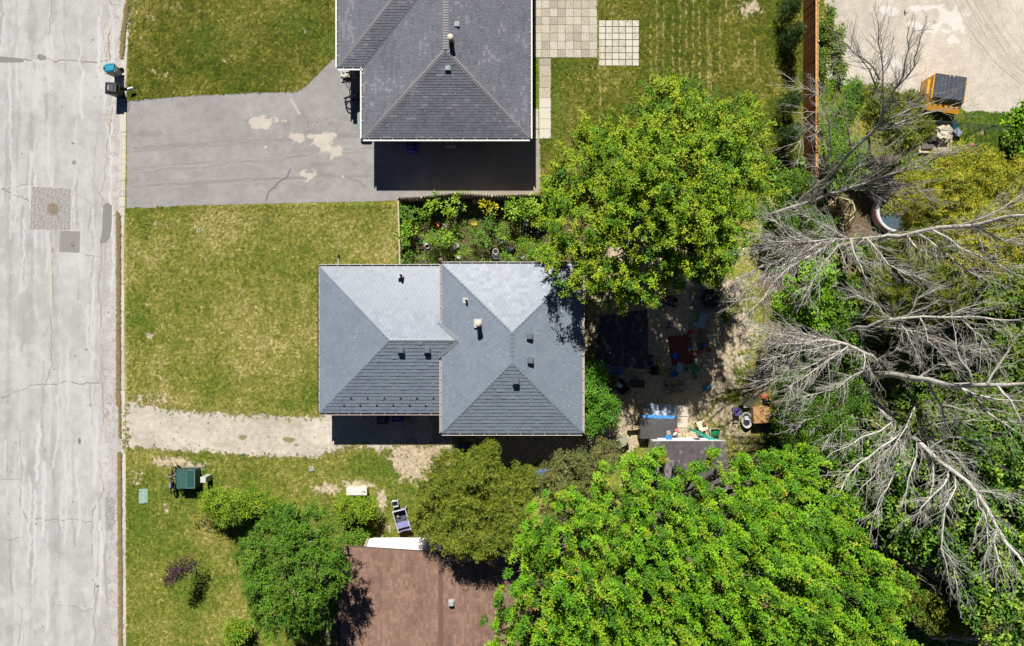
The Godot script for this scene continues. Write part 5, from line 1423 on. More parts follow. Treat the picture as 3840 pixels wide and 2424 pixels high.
	dead_tree("tangle of dead grey branches in the lower frame corner", [3400, 2310], .1, [[3500, 2395, 3], [3600, 2400, 4], [3720, 2385, 5], [3830, 2392, 6]], [[[3540, 2398, 3.5], [3560, 2340, 4], [3580, 2280, 4.4]], [[3600, 2400, 4], [3680, 2330, 4.8], [3720, 2280, 5.4]], [[3720, 2385, 5], [3790, 2340, 5.5], [3830, 2300, 6]], [[3640, 2396, 4.4], [3700, 2420, 5], [3780, 2430, 5.4]]], 3.4, grey)

# ---- small things ----
func plain(r: float, g: float, b: float, rough: float = .6) -> StandardMaterial3D:
	return mat("c%d_%d_%d_%d" % [r, g, b, int(rough * 10)], D(r, g, b), rough, "soft", 3.0)

func pose(at: Vector3, ax: float = 0.0, ay: float = 0.0, az: float = 0.0) -> Transform3D:
	return Transform3D(Basis.from_euler(Vector3(deg_to_rad(ax), deg_to_rad(ay), deg_to_rad(az))), at)

func wheelie_bin(called: String, label: String, px: float, py: float, turn: float, body: Material, lid: Material, group: String, panel: bool) -> void:   # lid's front points to -x
	var t := P(px, py, 1.05)
	var o := thing(called, label, "bin", Vector3(t.x, 0 if px > 470 else -.1, t.z), turn, group)
	if panel: o.scale = Vector3(1.12, 1.0, 1.25)
	bx(o, "body", Vector3(0, .54, 0), Vector3(.48, .92, .44), body, Basis.IDENTITY, Vector2(1.38, 1.25))
	bx(o, "rim", Vector3(0, 1.0, 0), Vector3(.70, .05, .58), body)
	var l := MB.new()
	var n := 12
	var ring := []; var ring2 := []
	for i in 28:
		var a := TAU * i / 28
		var q := Vector2(signf(cos(a)) * pow(absf(cos(a)), .35) * .35, signf(sin(a)) * pow(absf(sin(a)), .35) * .285)
		if q.x < 0 and not panel: q = Vector2(cos(a) * .38, sin(a) * .285)
		ring.append(Vector3(q.x, 1.03, q.y)); ring2.append(Vector3(q.x * .88, 1.085, q.y * .88))
	for i in 28:
		var j := (i + 1) % 28
		l.quad(ring[i], ring2[i], ring2[j], ring[j]); l.tri(Vector3(0, 1.10, 0), ring2[j], ring2[i])
	var lo := part(o, "lid", l, lid)
	if panel:
		var q := MB.new()
		q.box(Vector3(-.02, 1.105, 0), Vector3(.34, .02, .36)); q.box(Vector3(.25, 1.095, 0), Vector3(.11, .03, .42))
		part(lo, "lid_panel", q, plain(84, 88, 92, .45))
		var e := MB.new()
		e.box(Vector3(-.14, 1.118, .0), Vector3(.05, .006, .2))
		part(lo, "lid_sticker", e, plain(196, 206, 222, .5))
	else:
		var q := MB.new()
		q.lathe([Vector2(.062, 1.09), Vector2(.062, 1.112), Vector2(0, 1.115)], pose(Vector3(-.24, 0, 0)), 14)
		part(lo, "lid_emblem", q, mat("emblem_dark", Color(.04, .12, .14), .5))
		for s in [-1.0, 1.0]: bx(lo, "lid_rib", Vector3(.04, 1.10, s * .17), Vector3(.44, .025, .03), lid)
	var h := MB.new()
	h.tube([Vector3(.36, .98, -.22), Vector3(.45, 1.0, -.22), Vector3(.45, 1.0, .22), Vector3(.36, .98, .22)], [.016, .016, .016, .016], 6)
	part(o, "handle", h, body)
	for s in [-1.0, 1.0]:
		var w := MB.new()
		w.lathe([Vector2(.03, -.03), Vector2(.12, -.03), Vector2(.125, 0), Vector2(.12, .03), Vector2(.03, .03)], pose(Vector3(.32, .125, s * .24), 90, 0, 0), 16)
		part(o, "wheel", w, mat("rubber", Color(.025, .025, .028), .8))

func bicycle(label: String, at: Transform3D, frame: Material, group: String, saddle: Material) -> void:   # stands along x, front wheel at +x
	var o := thing("bicycle", label, "bicycle", at.origin, 0, group)
	o.transform = at
	var rub := mat("rubber", Color(.025, .025, .028), .8)
	var chrome := mat("chrome", Color(.6, .6, .62), .3, "", 1.0, 0, .8)
	for x in [-.52, .52]:
		var w := MB.new()
		w.torus(pose(Vector3(x, .34, 0), 90, 0, 0), .32, .038, 24, 6)
		var wo := part(o, "wheel", w, rub)
		var rim := MB.new()
		rim.torus(pose(Vector3(x, .34, 0), 90, 0, 0), .292, .012, 20, 4)
		part(wo, "rim", rim, chrome)
		var sp := MB.new()
		for k in 10:
			var a := TAU * k / 10
			sp.tube([Vector3(x, .34, 0), Vector3(x + cos(a) * .29, .34 + sin(a) * .29, 0)], [.003, .003], 3, false)
		part(wo, "spokes", sp, chrome)
	var f := MB.new()
	var bb := Vector3(-.08, .30, 0); var st := Vector3(-.2, .78, 0); var hd := Vector3(.36, .80, 0)
	for q in [[bb, st], [st, hd], [bb, hd + Vector3(.02, -.1, 0)], [bb, Vector3(-.52, .34, .05)], [bb, Vector3(-.52, .34, -.05)], [st, Vector3(-.52, .34, .05)], [st, Vector3(-.52, .34, -.05)], [hd + Vector3(-.03, .12, 0), Vector3(.44, .62, 0)], [Vector3(.44, .62, .05), Vector3(.52, .34, .05)], [Vector3(.44, .62, -.05), Vector3(.52, .34, -.05)]]:
		f.tube([q[0], q[1]], [.034, .034], 6, false)
	part(o, "frame", f, frame)
	var s := MB.new()
	s.box(st + Vector3(-.04, .12, 0), Vector3(.27, .06, .17), Basis.IDENTITY, Vector2(.9, .7)); s.box(st + Vector3(.12, .12, 0), Vector3(.14, .045, .06))
	part(o, "saddle", s, saddle)
	var h := MB.new()
	h.tube([Vector3(.24, .95, -.3), Vector3(.32, .95, -.12), Vector3(.34, .95, .12), Vector3(.24, .95, .3)], [.015, .013, .013, .015], 6)
	part(o, "handlebar", h, chrome)
	var pd := MB.new()
	pd.lathe([Vector2(.09, -.01), Vector2(.09, .01)], pose(bb, 90, 0, 0), 12)
	pd.tube([bb + Vector3(-.1, -.14, .12), bb + Vector3(-.1, -.14, .05), bb + Vector3(.1, .14, -.05), bb + Vector3(.1, .14, -.12)], [.014, .012, .012, .014], 5)
	part(o, "crank", pd, chrome)

func vessel(called: String, label: String, category: String, px: float, py: float, r: float, h: float, m: Material, inner: Material, tilt: Array = [0, 0], group: String = "", handle: bool = false) -> void:   # open pot, bucket or tub with a wall and a filling
	var o := thing(called, label, category, P(px, py) + Vector3(0, r * absf(sin(deg_to_rad(tilt[0]))) * .7, 0), 0, group)
	o.rotation_degrees = Vector3(tilt[0], tilt[1], 0)
	var b := MB.new()
	b.lathe([Vector2(0, .005), Vector2(r * .78, .005), Vector2(r, h), Vector2(r * 1.08, h), Vector2(r * 1.08, h - .03), Vector2(r * .93, h - .02), Vector2(r * .76, .04)], Transform3D.IDENTITY, 16)
	part(o, "wall", b, m)
	if inner:
		var f := MB.new()
		f.lathe([Vector2(r * .88, h * .6), Vector2(r * .5, h * .66), Vector2(0, h * .7)], Transform3D.IDENTITY, 14)
		part(o, "filling", f, inner)
	if handle:
		var k := MB.new()
		k.torus(pose(Vector3(0, h, 0), 60, 0, 0), r, .008, 12, 4, 0, PI)
		part(o, "handle", k, mat("wire", Color(.5, .5, .5), .4, "", 1, 0, .7))

func ring_thing(called: String, label: String, category: String, px: float, py: float, R: float, r: float, y: float, m: Material, tilt: Array = [0, 0], arc: float = TAU, group: String = "") -> void:
	var o := thing(called, label, category, P(px, py) + Vector3(0, y, 0), 0, group)
	o.rotation_degrees = Vector3(tilt[0], tilt[1], 0)
	var b := MB.new()
	b.torus(Transform3D.IDENTITY, R, r, 26, 7, 0, arc)
	part(o, "ring", b, m)

func crumple(called: String, label: String, category: String, px: float, py: float, size: Vector3, m: Material, seed_: int, group: String = "", turn: float = 0.0) -> Node3D:   # bag, heap of cloth or stone: a lumpy closed shell
	var o := thing(called, label, category, P(px, py), turn, group)
	var f := noise(seed_, 1.3, 3)
	var b := MB.new()
	var nu := 18; var nv := 10
	var g := []
	for j in nv + 1:
		for i in nu + 1:
			var a := TAU * (i % nu) / nu; var e := PI * j / nv
			var d := Vector3(sin(e) * cos(a), cos(e), sin(e) * sin(a))
			var k := 1.0 + .38 * f.get_noise_3dv(d * 1.6) + .16 * f.get_noise_3dv(d * 5.0)
			var q := d * k * size * .5
			q.y = maxf(q.y, -size.y * .42) + size.y * .42
			g.append(q)
	for j in nv:
		for i in nu:
			var q := j * (nu + 1) + i
			b.quad(g[q], g[q + 1], g[q + nu + 2], g[q + nu + 1])
	part(o, "body", b, m)
	return o

func drape(called: String, label: String, category: String, c: Array, nu: int, nv: int, amp: float, freq: float, m: Material, group: String = "") -> Node3D:   # tarp: corners [px, py, h] in turn, wrinkled, with thickness
	var o := thing(called, label, category, Vector3(P(c[0][0], c[0][1], c[0][2]).x, 0, P(c[0][0], c[0][1], c[0][2]).z), 0, group)
	var p := []
	for q in c: p.append(P(q[0], q[1], q[2]) - o.position)
	var f := noise(called.hash() % 1000, freq, 3)
	var b := MB.new()
	b.sheet(p[0], p[1], p[2], p[3], nu, nv, func(u, v): return Vector3(0, f.get_noise_2d(u * 10.0, v * 10.0) * amp + absf(f.get_noise_2d(u * 26.0 + v * 14.0, 3.0)) * amp * .6 + .01, 0))
	b.sheet(p[1] - Vector3.UP * .01, p[0] - Vector3.UP * .01, p[3] - Vector3.UP * .01, p[2] - Vector3.UP * .01, nu, nv, func(u, v): return Vector3(0, f.get_noise_2d((1.0 - u) * 10.0, v * 10.0) * amp + absf(f.get_noise_2d((1.0 - u) * 26.0 + v * 14.0, 3.0)) * amp * .6 + .01, 0))
	part(o, "cloth", b, m)
	return o

func crate(called: String, label: String, category: String, px: float, py: float, size: Vector3, turn: float, m: Material, inner: Material, group: String = "", y: float = 0.0) -> Node3D:   # open box with walls
	var o := thing(called, label, category, P(px, py) + Vector3(0, y, 0), turn, group)
	var s := size
	var b := MB.new()
	for q in [[Vector3(-s.x / 2, s.y / 2, 0), Vector3(.025, s.y, s.z)], [Vector3(s.x / 2, s.y / 2, 0), Vector3(.025, s.y, s.z)], [Vector3(0, s.y / 2, -s.z / 2), Vector3(s.x - .026, s.y, .025)], [Vector3(0, s.y / 2, s.z / 2), Vector3(s.x - .026, s.y, .025)], [Vector3(0, .015, 0), Vector3(s.x - .03, .03, s.z - .03)]]:
		b.box(q[0], q[1])
	part(o, "sides", b, m)
	if inner:
		bx(o, "contents", Vector3(0, s.y * .45, 0), Vector3(s.x * .86, s.y * .4, s.z * .84), inner, Basis.from_euler(Vector3(.05, .1, .06)))
	return o

func board(called: String, label: String, category: String, px: float, py: float, size: Vector3, turn: float, m: Material, y: float, tilt: float = 0.0, group: String = "") -> Node3D:
	var o := thing(called, label, category, P(px, py) + Vector3(0, y, 0), turn, group)
	var b := MB.new()
	b.box(Vector3.ZERO, size, Basis(Vector3.RIGHT, deg_to_rad(tilt)))
	b.box(Vector3(0, -size.y * .5 - .012, 0), Vector3(size.x * .9, .024, .05), Basis(Vector3.RIGHT, deg_to_rad(tilt)))
	part(o, "panel", b, m)
	return o

func plastic_chair(called: String, label: String, px: float, py: float, turn: float, m: Material, group: String = "", w: float = .5) -> Node3D:
	var o := thing(called, label, "chair", P(px, py), turn, group)
	bx(o, "seat", Vector3(0, .42, 0), Vector3(w, .03, w), m)
	bx(o, "backrest", Vector3(0, .66, -w * .5), Vector3(w * .96, .46, .03), m, Basis(Vector3.RIGHT, -.22))
	for s in [-1.0, 1.0]:
		for z in [-1.0, 1.0]: bx(o, "leg", Vector3(s * w * .44, .2, z * w * .44), Vector3(.045, .42, .045), m)
		var a := MB.new()
		a.tube([Vector3(s * w * .52, .62, -w * .5), Vector3(s * w * .55, .64, w * .2), Vector3(s * w * .5, .42, w * .42)], [.025, .028, .022], 6)
		part(o, "armrest", a, m)
	return o

func ball(called: String, label: String, px: float, py: float, r: float, m: Material, squash: float = 1.0) -> void:
	var o := thing(called, label, "ball", P(px, py), 0)
	var b := MB.new()
	var pr := []
	for i in 11: pr.append(Vector2(sin(PI * i / 10.0) * r, r * squash - cos(PI * i / 10.0) * r * squash))
	b.lathe(pr, Transform3D.IDENTITY, 18)
	part(o, "skin", b, m)
	var v := MB.new()
	v.lathe([Vector2(.012, r * squash * 2 - .004), Vector2(.012, r * squash * 2 + .004), Vector2(0, r * squash * 2 + .004)], Transform3D.IDENTITY, 8)
	part(o, "valve", v, plain(240, 236, 230))

func hose(called: String, label: String, pts: Array, r: float, m: Material, category: String = "hose") -> void:
	var o := thing(called, label, category, P(pts[0][0], pts[0][1]))
	var c := Curve3D.new()
	for i in pts.size():
		var q := P(pts[i][0], pts[i][1]) + Vector3(0, (pts[i][2] if pts[i].size() > 2 else r + .012), 0) - o.position
		var a := P(pts[maxi(0, i - 1)][0], pts[maxi(0, i - 1)][1]); var e := P(pts[mini(pts.size() - 1, i + 1)][0], pts[mini(pts.size() - 1, i + 1)][1])
		var tn := (e - a) * .18
		c.add_point(q, -tn, tn)
	var bp := c.tessellate(4, 4)
	var p2 := []; var rad := []
	for q in bp: p2.append(q); rad.append(r)
	var b := MB.new()
	b.tube(p2, rad, 6)
	part(o, "tube", b, m)

func make_street_things() -> void:
	wheelie_bin("recycling_bin", "turquoise wheeled bin standing at the kerb", 403, 252, 8, plain(200, 196, 184, .6), mat("bin_blue", D(40, 166, 196), .4), "wheeled bins at the kerb", false)
	wheelie_bin("garbage_bin", "black wheeled bin standing at the kerb, just below the turquoise one", 412, 328, -2, mat("bin_body_dark", Color(.10, .10, .11), .5), mat("bin_black", Color(.055, .058, .066), .42), "wheeled bins at the kerb", true)
	# manhole and valve cover in the road patches
	var o := thing("manhole_cover", "round cast iron manhole cover with a waffle grid in the square road patch", "manhole", P(194, 782) + Vector3(0, -.094, 0))
	var iron := mat("iron", D(176, 160, 134), .8, "fine", 2.0, 1.0)
	var b := MB.new()
	b.lathe([Vector2(.42, -.02), Vector2(.42, .012), Vector2(.37, .016), Vector2(.365, .002), Vector2(0, .002)], Transform3D.IDENTITY, 28)
	part(o, "frame", b, iron)
	var lid := mat("iron_lid", D(158, 146, 126), .8, "fine", 2.0, 1.0)
	for i in 11:
		for s in 2:
			var t := -.3 + i * .06
			var ln := 2.0 * sqrt(maxf(.34 * .34 - t * t, .001))
			bx(o, "grid_bar", Vector3(t, .008, 0) if s == 0 else Vector3(0, .0075, t), Vector3(.03, .012, ln) if s == 0 else Vector3(ln, .012, .03), lid)
	for s in [-.17, .17]:
		var k := MB.new()
		k.lathe([Vector2(.035, .0), Vector2(.035, .018), Vector2(0, .018)], pose(Vector3(.02, 0, s)), 8)
		part(o, "pick_hole", k, plain(40, 38, 36))
	var v := thing("valve_cover", "small round valve cover in the small square road patch", "valve cover", P(267, 917) + Vector3(0, -.094, 0))
	var vb := MB.new()
	vb.lathe([Vector2(.12, -.01), Vector2(.12, .02), Vector2(.09, .02), Vector2(.085, .008), Vector2(0, .008)], Transform3D.IDENTITY, 18)
	part(v, "collar", vb, plain(110, 106, 100, .8))
	var vl := MB.new()
	vl.lathe([Vector2(.07, .008), Vector2(.07, .022), Vector2(0, .026)], Transform3D.IDENTITY, 14)
	part(v, "lid", vl, plain(176, 172, 166, .7))
	var vs := thing("water_shutoff", "tiny white and blue water shutoff cap in the front lawn", "shutoff cap", P(745, 863))
	var vsb := MB.new()
	vsb.box(Vector3(0, .02, 0), Vector3(.22, .04, .22))
	part(vs, "collar", vsb, plain(216, 214, 200))
	var vc := MB.new()
	vc.lathe([Vector2(.06, .03), Vector2(.06, .055), Vector2(0, .06)], Transform3D.IDENTITY, 12)
	part(vs, "cap", vc, plain(70, 100, 140))
	# folded white lawn sign by the kerb
	var sg := thing("lawn_sign", "small white lawn sign on a stake by the corner of the driveway", "sign", P(499, 338), 14)
	bx(sg, "panel", Vector3(0, .36, 0), Vector3(.36, .02, .13), plain(250, 250, 250), Basis(Vector3.RIGHT, .1))
	bx(sg, "panel", Vector3(0, .33, .07), Vector3(.36, .02, .24), plain(250, 250, 250), Basis(Vector3.RIGHT, 1.35))
	for s in [-.12, .12]: bx(sg, "stake", Vector3(s, .15, .03), Vector3(.012, .34, .012), plain(120, 120, 120))

func make_front_things() -> void:
	var gm := mat("utility_green", D(38, 84, 76), .5, "soft", 1.5)
	var o := thing("transformer_box", "dark green utility transformer box with bolted lid on the front lawn", "utility box", Vector3(P(696, 1798, .92).x, 0, P(699, 1798, .92).z))
	bx(o, "pad", Vector3(0, .03, 0), Vector3(1.26, .12, 1.26), plain(170, 164, 152, .9))
	bx(o, "cabinet", Vector3(0, .48, 0), Vector3(1.14, .8, 1.14), gm)
	bx(o, "lid", Vector3(-.295, .90, 0), Vector3(.59, .05, 1.20), mat("utility_green_lid", D(62, 108, 100), .5, "soft", 1.2))
	bx(o, "lid", Vector3(.30, .905, 0), Vector3(.585, .05, 1.19), mat("utility_green_lid2", D(46, 94, 88), .5, "soft", 1.2))
	var bm := MB.new()
	bm.lathe([Vector2(.017, 0), Vector2(.017, .016), Vector2(0, .02)], Transform3D.IDENTITY, 6)
	var bolt := bm.mesh(plain(226, 232, 220, .4))
	for i in 12:
		for x in [.04, .555]: share(o, "bolt", bolt, pose(Vector3(x, .93, -.56 + i * .102)))
	for i in 5:
		for z in [-.56, .56]: share(o, "bolt", bolt, pose(Vector3(.13 + i * .085, .93, z)))
	bx(o, "hinge", Vector3(.05, .93, -.60), Vector3(.16, .03, .05), plain(30, 60, 54))
	var bs := "bicycles against the green utility box"
	bicycle("black and white bicycle leaning on the green utility box", Transform3D(Basis.from_euler(Vector3(deg_to_rad(15), deg_to_rad(94), 0), EULER_ORDER_YXZ), P(673, 1790)), mat("bike_black", Color(.05, .05, .06), .4), bs, mat("saddle_black", Color(.03, .03, .03), .6))
	bicycle("purple bicycle with a wide grey saddle, outermost by the utility box", Transform3D(Basis.from_euler(Vector3(deg_to_rad(8), deg_to_rad(86), 0), EULER_ORDER_YXZ), P(656, 1796)), mat("bike_purple", D(92, 40, 110), .4), bs, mat("saddle_grey", D(150, 156, 164), .5))
	var p := thing("cable_pedestal", "pale green cable pedestal beside the dark green utility box", "pedestal", P(786, 1788))
	bx(p, "housing", Vector3(0, .46, 0), Vector3(.34, .92, .34), mat("pedestal_green", D(196, 212, 198), .6, "soft", 2.0), Basis.IDENTITY, Vector2(.96, .96))
	bx(p, "cap", Vector3(0, .95, 0), Vector3(.37, .06, .37), mat("pedestal_cap", D(214, 226, 214), .6, "soft", 2.0), Basis.IDENTITY, Vector2(.9, .9))
	var v := thing("utility_vault", "flat pale green utility vault lid set in the lawn near the kerb", "vault lid", P(538, 1861))
	var vb := MB.new()
	vb.slab(PackedVector2Array([Vector2(-.27, -.46), Vector2(.24, -.47), Vector2(.29, -.42), Vector2(.29, .40), Vector2(.10, .42), Vector2(.08, .46), Vector2(-.22, .47), Vector2(-.28, .42)]), -.05, .07)
	part(v, "lid", vb, mat("vault", D(160, 192, 176), .7, "soft", 1.5, 1.0))
	var vk := MB.new()
	vk.lathe([Vector2(.035, .06), Vector2(.035, .08), Vector2(0, .08)], pose(Vector3(-.15, 0, -.29)), 10)
	part(v, "bolt", vk, plain(50, 66, 70))
	var rg := thing("flat_rag", "flat torn grey scrap lying on the lush grass below the gravel drive", "scrap", P(1168, 1758))
	var rb := MB.new()
	rb.slab(PackedVector2Array([Vector2(-.16, -.12), Vector2(.02, -.14), Vector2(.05, -.19), Vector2(.16, -.17), Vector2(.15, .02), Vector2(.2, .05), Vector2(.15, .12), Vector2(-.04, .18), Vector2(-.16, .16), Vector2(-.13, .03)]), .03, .06)
	part(rg, "scrap", rb, plain(176, 176, 172, .8))
	# white upturned bench with screw holes
	var bt := thing("white_bench", "white plastic bench box with drilled holes in front of the lime shrub", "bench", P(1343, 1838))
	bx(bt, "box", Vector3(0, .24, 0), Vector3(1.26, .46, .44), mat("white_plastic", Color(.8, .8, .78), .5, "soft", 2.0), Basis.IDENTITY, Vector2(1.04, 1.04))
	for i in 6:
		for z in [-.12, .0, .12]: bx(bt, "hole", Vector3(-.5 + i * .16, .472, z), Vector3(.025, .006, .025), plain(150, 150, 148))
	bx(bt, "patch", Vector3(.47, .48, -.0), Vector3(.22, .015, .12), plain(176, 172, 156))
	for s in [-.5, .5]: bx(bt, "foot", Vector3(s, .01, 0), Vector3(.12, .04, .4), plain(210, 208, 200))
	# child seat and playpen on the lower lawn
	var w := mat("tube_white", D(232, 230, 234), .4)
	var c := plastic_chair("child_seat", "small white plastic child seat next to the lavender playpen", 1487, 1882, 10, w, "", .38)
	var tray := bx(c, "tray", Vector3(0, .5, .12), Vector3(.34, .03, .2), w)
	var q := thing("playpen", "lavender fabric playpen with a white tube frame near the cedars", "playpen", P(1512, 1940), 15)
	var lav := mat("lavender", D(150, 150, 206), .8, "soft", 2.0)
	var fr := MB.new()
	fr.tube([Vector3(-.42, .7, -.62), Vector3(.40, .7, -.62), Vector3(.42, .7, -.1), Vector3(.42, .7, .72), Vector3(-.40, .7, .72), Vector3(-.42, .7, -.62)], [.03, .03, .03, .03, .03, .03], 7)
	part(q, "top_rail", fr, w)
	for s in [[-.42, -.62], [.40, -.62], [.42, .72], [-.40, .72]]:
		var lg := MB.new()
		lg.tube([Vector3(s[0], .7, s[1]), Vector3(s[0] * 1.08, 0, s[1] * 1.06)], [.026, .026], 6)
		part(q, "leg", lg, w)
	bx(q, "side_panel", Vector3(-.4, .42, .05), Vector3(.015, .5, 1.3), lav); bx(q, "side_panel", Vector3(.4, .42, .05), Vector3(.015, .5, 1.3), lav)
	bx(q, "end_panel", Vector3(0, .42, -.6), Vector3(.78, .5, .015), lav); bx(q, "end_panel", Vector3(0, .42, .70), Vector3(.78, .5, .015), lav)
	var fl := MB.new()
	fl.sheet(Vector3(-.38, .62, .12), Vector3(.38, .62, .12), Vector3(.38, .66, .5), Vector3(-.38, .66, .5), 10, 5, func(u, vv): return Vector3(0, sin(u * 9.0) * .03, 0))
	part(q, "top_fabric", fl, lav)
	bx(q, "mattress", Vector3(0, .24, 0), Vector3(.74, .05, 1.2), plain(96, 90, 100, .9))
	for k in 5: bx(q, "toy", Vector3(rf(-.25, .25), .32, rf(-.45, .05)), Vector3(.14, .12, .1), plain([110, 180, 70, 200, 60][k], [110, 170, 80, 190, 70][k], [170, 150, 90, 200, 130][k]), Basis(Vector3.UP, rf(0, 3)))
	var hp := MB.new()
	hp.tube([Vector3(-.4, .3, .72), Vector3(-.34, .1, 1.15), Vector3(.34, .1, 1.15), Vector3(.40, .3, .72)], [.014, .014, .014, .014], 5)
	part(q, "push_bar", hp, plain(60, 60, 64, .4))
	# beside the entry of the grey-roofed house
	var silver := mat("aluminium", D(220, 224, 236), .35, "", 1, 0, .6)
	var ld := thing("step_ladder", "aluminium ladder lying across the concrete step under the grey roof's wing", "ladder", P(1320, 277) + Vector3(0, .32, 0), 8)
	for z in [-.17, .17]: bx(ld, "rail", Vector3(0, 0, z), Vector3(1.5, .06, .04), silver)
	for i in 6: bx(ld, "rung", Vector3(-.62 + i * .25, 0, 0), Vector3(.05, .03, .3), silver)
	var rl := thing("iron_railing", "thin black iron railing leaning beside the ladder", "railing", P(1314, 312), 78)
	var black := mat("iron_black", Color(.02, .02, .022), .5)
	for q2 in [[Vector3(0, .86, 0), Vector3(.8, .03, .03)], [Vector3(0, .18, 0), Vector3(.8, .03, .03)], [Vector3(-.4, .44, 0), Vector3(.03, .88, .03)], [Vector3(.4, .44, 0), Vector3(.03, .88, .03)], [Vector3(-.13, .5, 0), Vector3(.02, .66, .02)], [Vector3(.13, .5, 0), Vector3(.02, .66, .02)]]:
		bx(rl, "bar", q2[0], q2[1], black)
	var bw := "bicycles by the grey-roofed house's entry"
	bicycle("grey bicycle parked under the eave, nearest the ladder", Transform3D(Basis.from_euler(Vector3(deg_to_rad(-28), deg_to_rad(200), 0), EULER_ORDER_YXZ), P(1336, 350)), mat("bike_silver", D(190, 196, 206), .4, "", 1, 0, .3), bw, M["saddle_black"])
	bicycle("black bicycle parked under the eave, farther from the ladder", Transform3D(Basis.from_euler(Vector3(deg_to_rad(-24), deg_to_rad(192), 0), EULER_ORDER_YXZ), P(1342, 371)), M["bike_black"], bw, M["saddle_black"])
	var tb := thing("glass_table", "rounded glass patio table half under the white gutter", "table", P(1370, 468))
	var gt := MB.new()
	gt.slab(PackedVector2Array([Vector2(-.36, -.5), Vector2(-.28, -.6), Vector2(.28, -.6), Vector2(.36, -.5), Vector2(.36, .5), Vector2(.28, .6), Vector2(-.28, .6), Vector2(-.36, .5)]), .70, .712)
	part(tb, "top", gt, mat("green_glass", D(150, 178, 172), .15))
	var te := MB.new()
	te.tube([Vector3(-.36, .705, -.5), Vector3(-.36, .705, .5), Vector3(-.28, .705, .6), Vector3(.28, .705, .6), Vector3(.36, .705, .5), Vector3(.36, .705, -.5), Vector3(.28, .705, -.6), Vector3(-.28, .705, -.6), Vector3(-.36, .705, -.5)], [.015, .015, .015, .015, .015, .015, .015, .015, .015], 5)
	part(tb, "rim", te, plain(90, 110, 112, .4))
	for s in [[-.3, -.5], [.3, -.5], [.3, .5], [-.3, .5]]: bx(tb, "leg", Vector3(s[0], .35, s[1]), Vector3(.03, .7, .03), plain(90, 110, 112, .4))
	# in the shade along the grey-roofed house
	wheelie_bin("recycling_bin", "deep blue wheeled bin in the wide shadow on the asphalt driveway", 1541, 546, 90, mat("deep_blue", D(36, 60, 190), .45), M["deep_blue"], "wheeled bins in the shade of the houses", true)
	var ch := plastic_chair("patio_chair", "white metal frame chair in the driveway shadow", 1693, 541, 180, mat("chair_white", D(220, 214, 214), .5), "chairs in the driveway shadow", .62)
	var rk := thing("folding_rack", "grey slatted folding rack standing in the driveway shadow", "rack", P(1748, 556), 0, "chairs in the driveway shadow")
	var rm := plain(150, 158, 166, .5)
	for i in 9:
		var x := -.3 + i * .075
		bx(rk, "slat", Vector3(x, .5, 0), Vector3(.03, .015, .62), rm, Basis(Vector3(0, 0, 1), -.22 if x > 0 else .22))
	for s in [-1.0, 1.0]:
		for z in [-.32, .32]: bx(rk, "leg", Vector3(s * .36, .25, z), Vector3(.02, .52, .02), rm)
		bx(rk, "edge_bar", Vector3(s * .38, .46, 0), Vector3(.02, .02, .68), rm)
	crumple("work_bag", "small grey bag on the driveway at the start of the shadow", "bag", 1461, 533, Vector3(.35, .28, .4), plain(130, 146, 156), 5)
	# along the tile-roofed house
	wheelie_bin("garbage_bin", "black wheeled bin in the shade of the tile-roofed house", 1432, 1570, 90, M["bin_black"], M["bin_black"], "wheeled bins in the shade of the houses", true)
	wheelie_bin("recycling_bin", "blue wheeled bin in the shade of the tile-roofed house", 1489, 1562, 90, M["deep_blue"], M["deep_blue"], "wheeled bins in the shade of the houses", true)
	var sb := thing("slat_bench", "small pale slatted bench next to the blue bin by the tile-roofed house", "bench", P(1530, 1584))
	for k in 3: bx(sb, "slat", Vector3(0, .42, -.12 + k * .11), Vector3(.48, .025, .08), plain(196, 200, 186, .7))
	for s in [-.2, .2]: bx(sb, "leg", Vector3(s, .2, 0), Vector3(.05, .42, .3), plain(150, 150, 140, .7))
	drape("dark_sheet", "dark green sheet lying in the shade at the end of the gravel drive", "sheet", [[1715, 1662, .25], [1765, 1655, .3], [1790, 1700, .15], [1720, 1700, .1]], 10, 8, .12, .6, plain(70, 96, 100, .7))
	var bc := thing("blue_canopy", "crumpled bright blue tarp glimpsed between the cedars", "tarp", P(2040, 1760))
	var bcb := MB.new()
	var fz := noise(9, .7, 2)
	bcb.sheet(Vector3(-.9, 1.5, -.3), Vector3(.6, 1.6, -.35), Vector3(.7, 1.4, .4), Vector3(-.8, 1.35, .35), 12, 8, func(u, vv): return Vector3(0, fz.get_noise_2d(u * 12.0, vv * 8.0) * .25, 0))
	part(bc, "cloth", bcb, mat("tarp_blue", D(60, 130, 220), .5, "soft", 2.0))
	for s in [[-.7, -.2], [.5, .3]]: bx(bc, "pole", Vector3(s[0], .72, s[1]), Vector3(.04, 1.44, .04), plain(160, 160, 160))

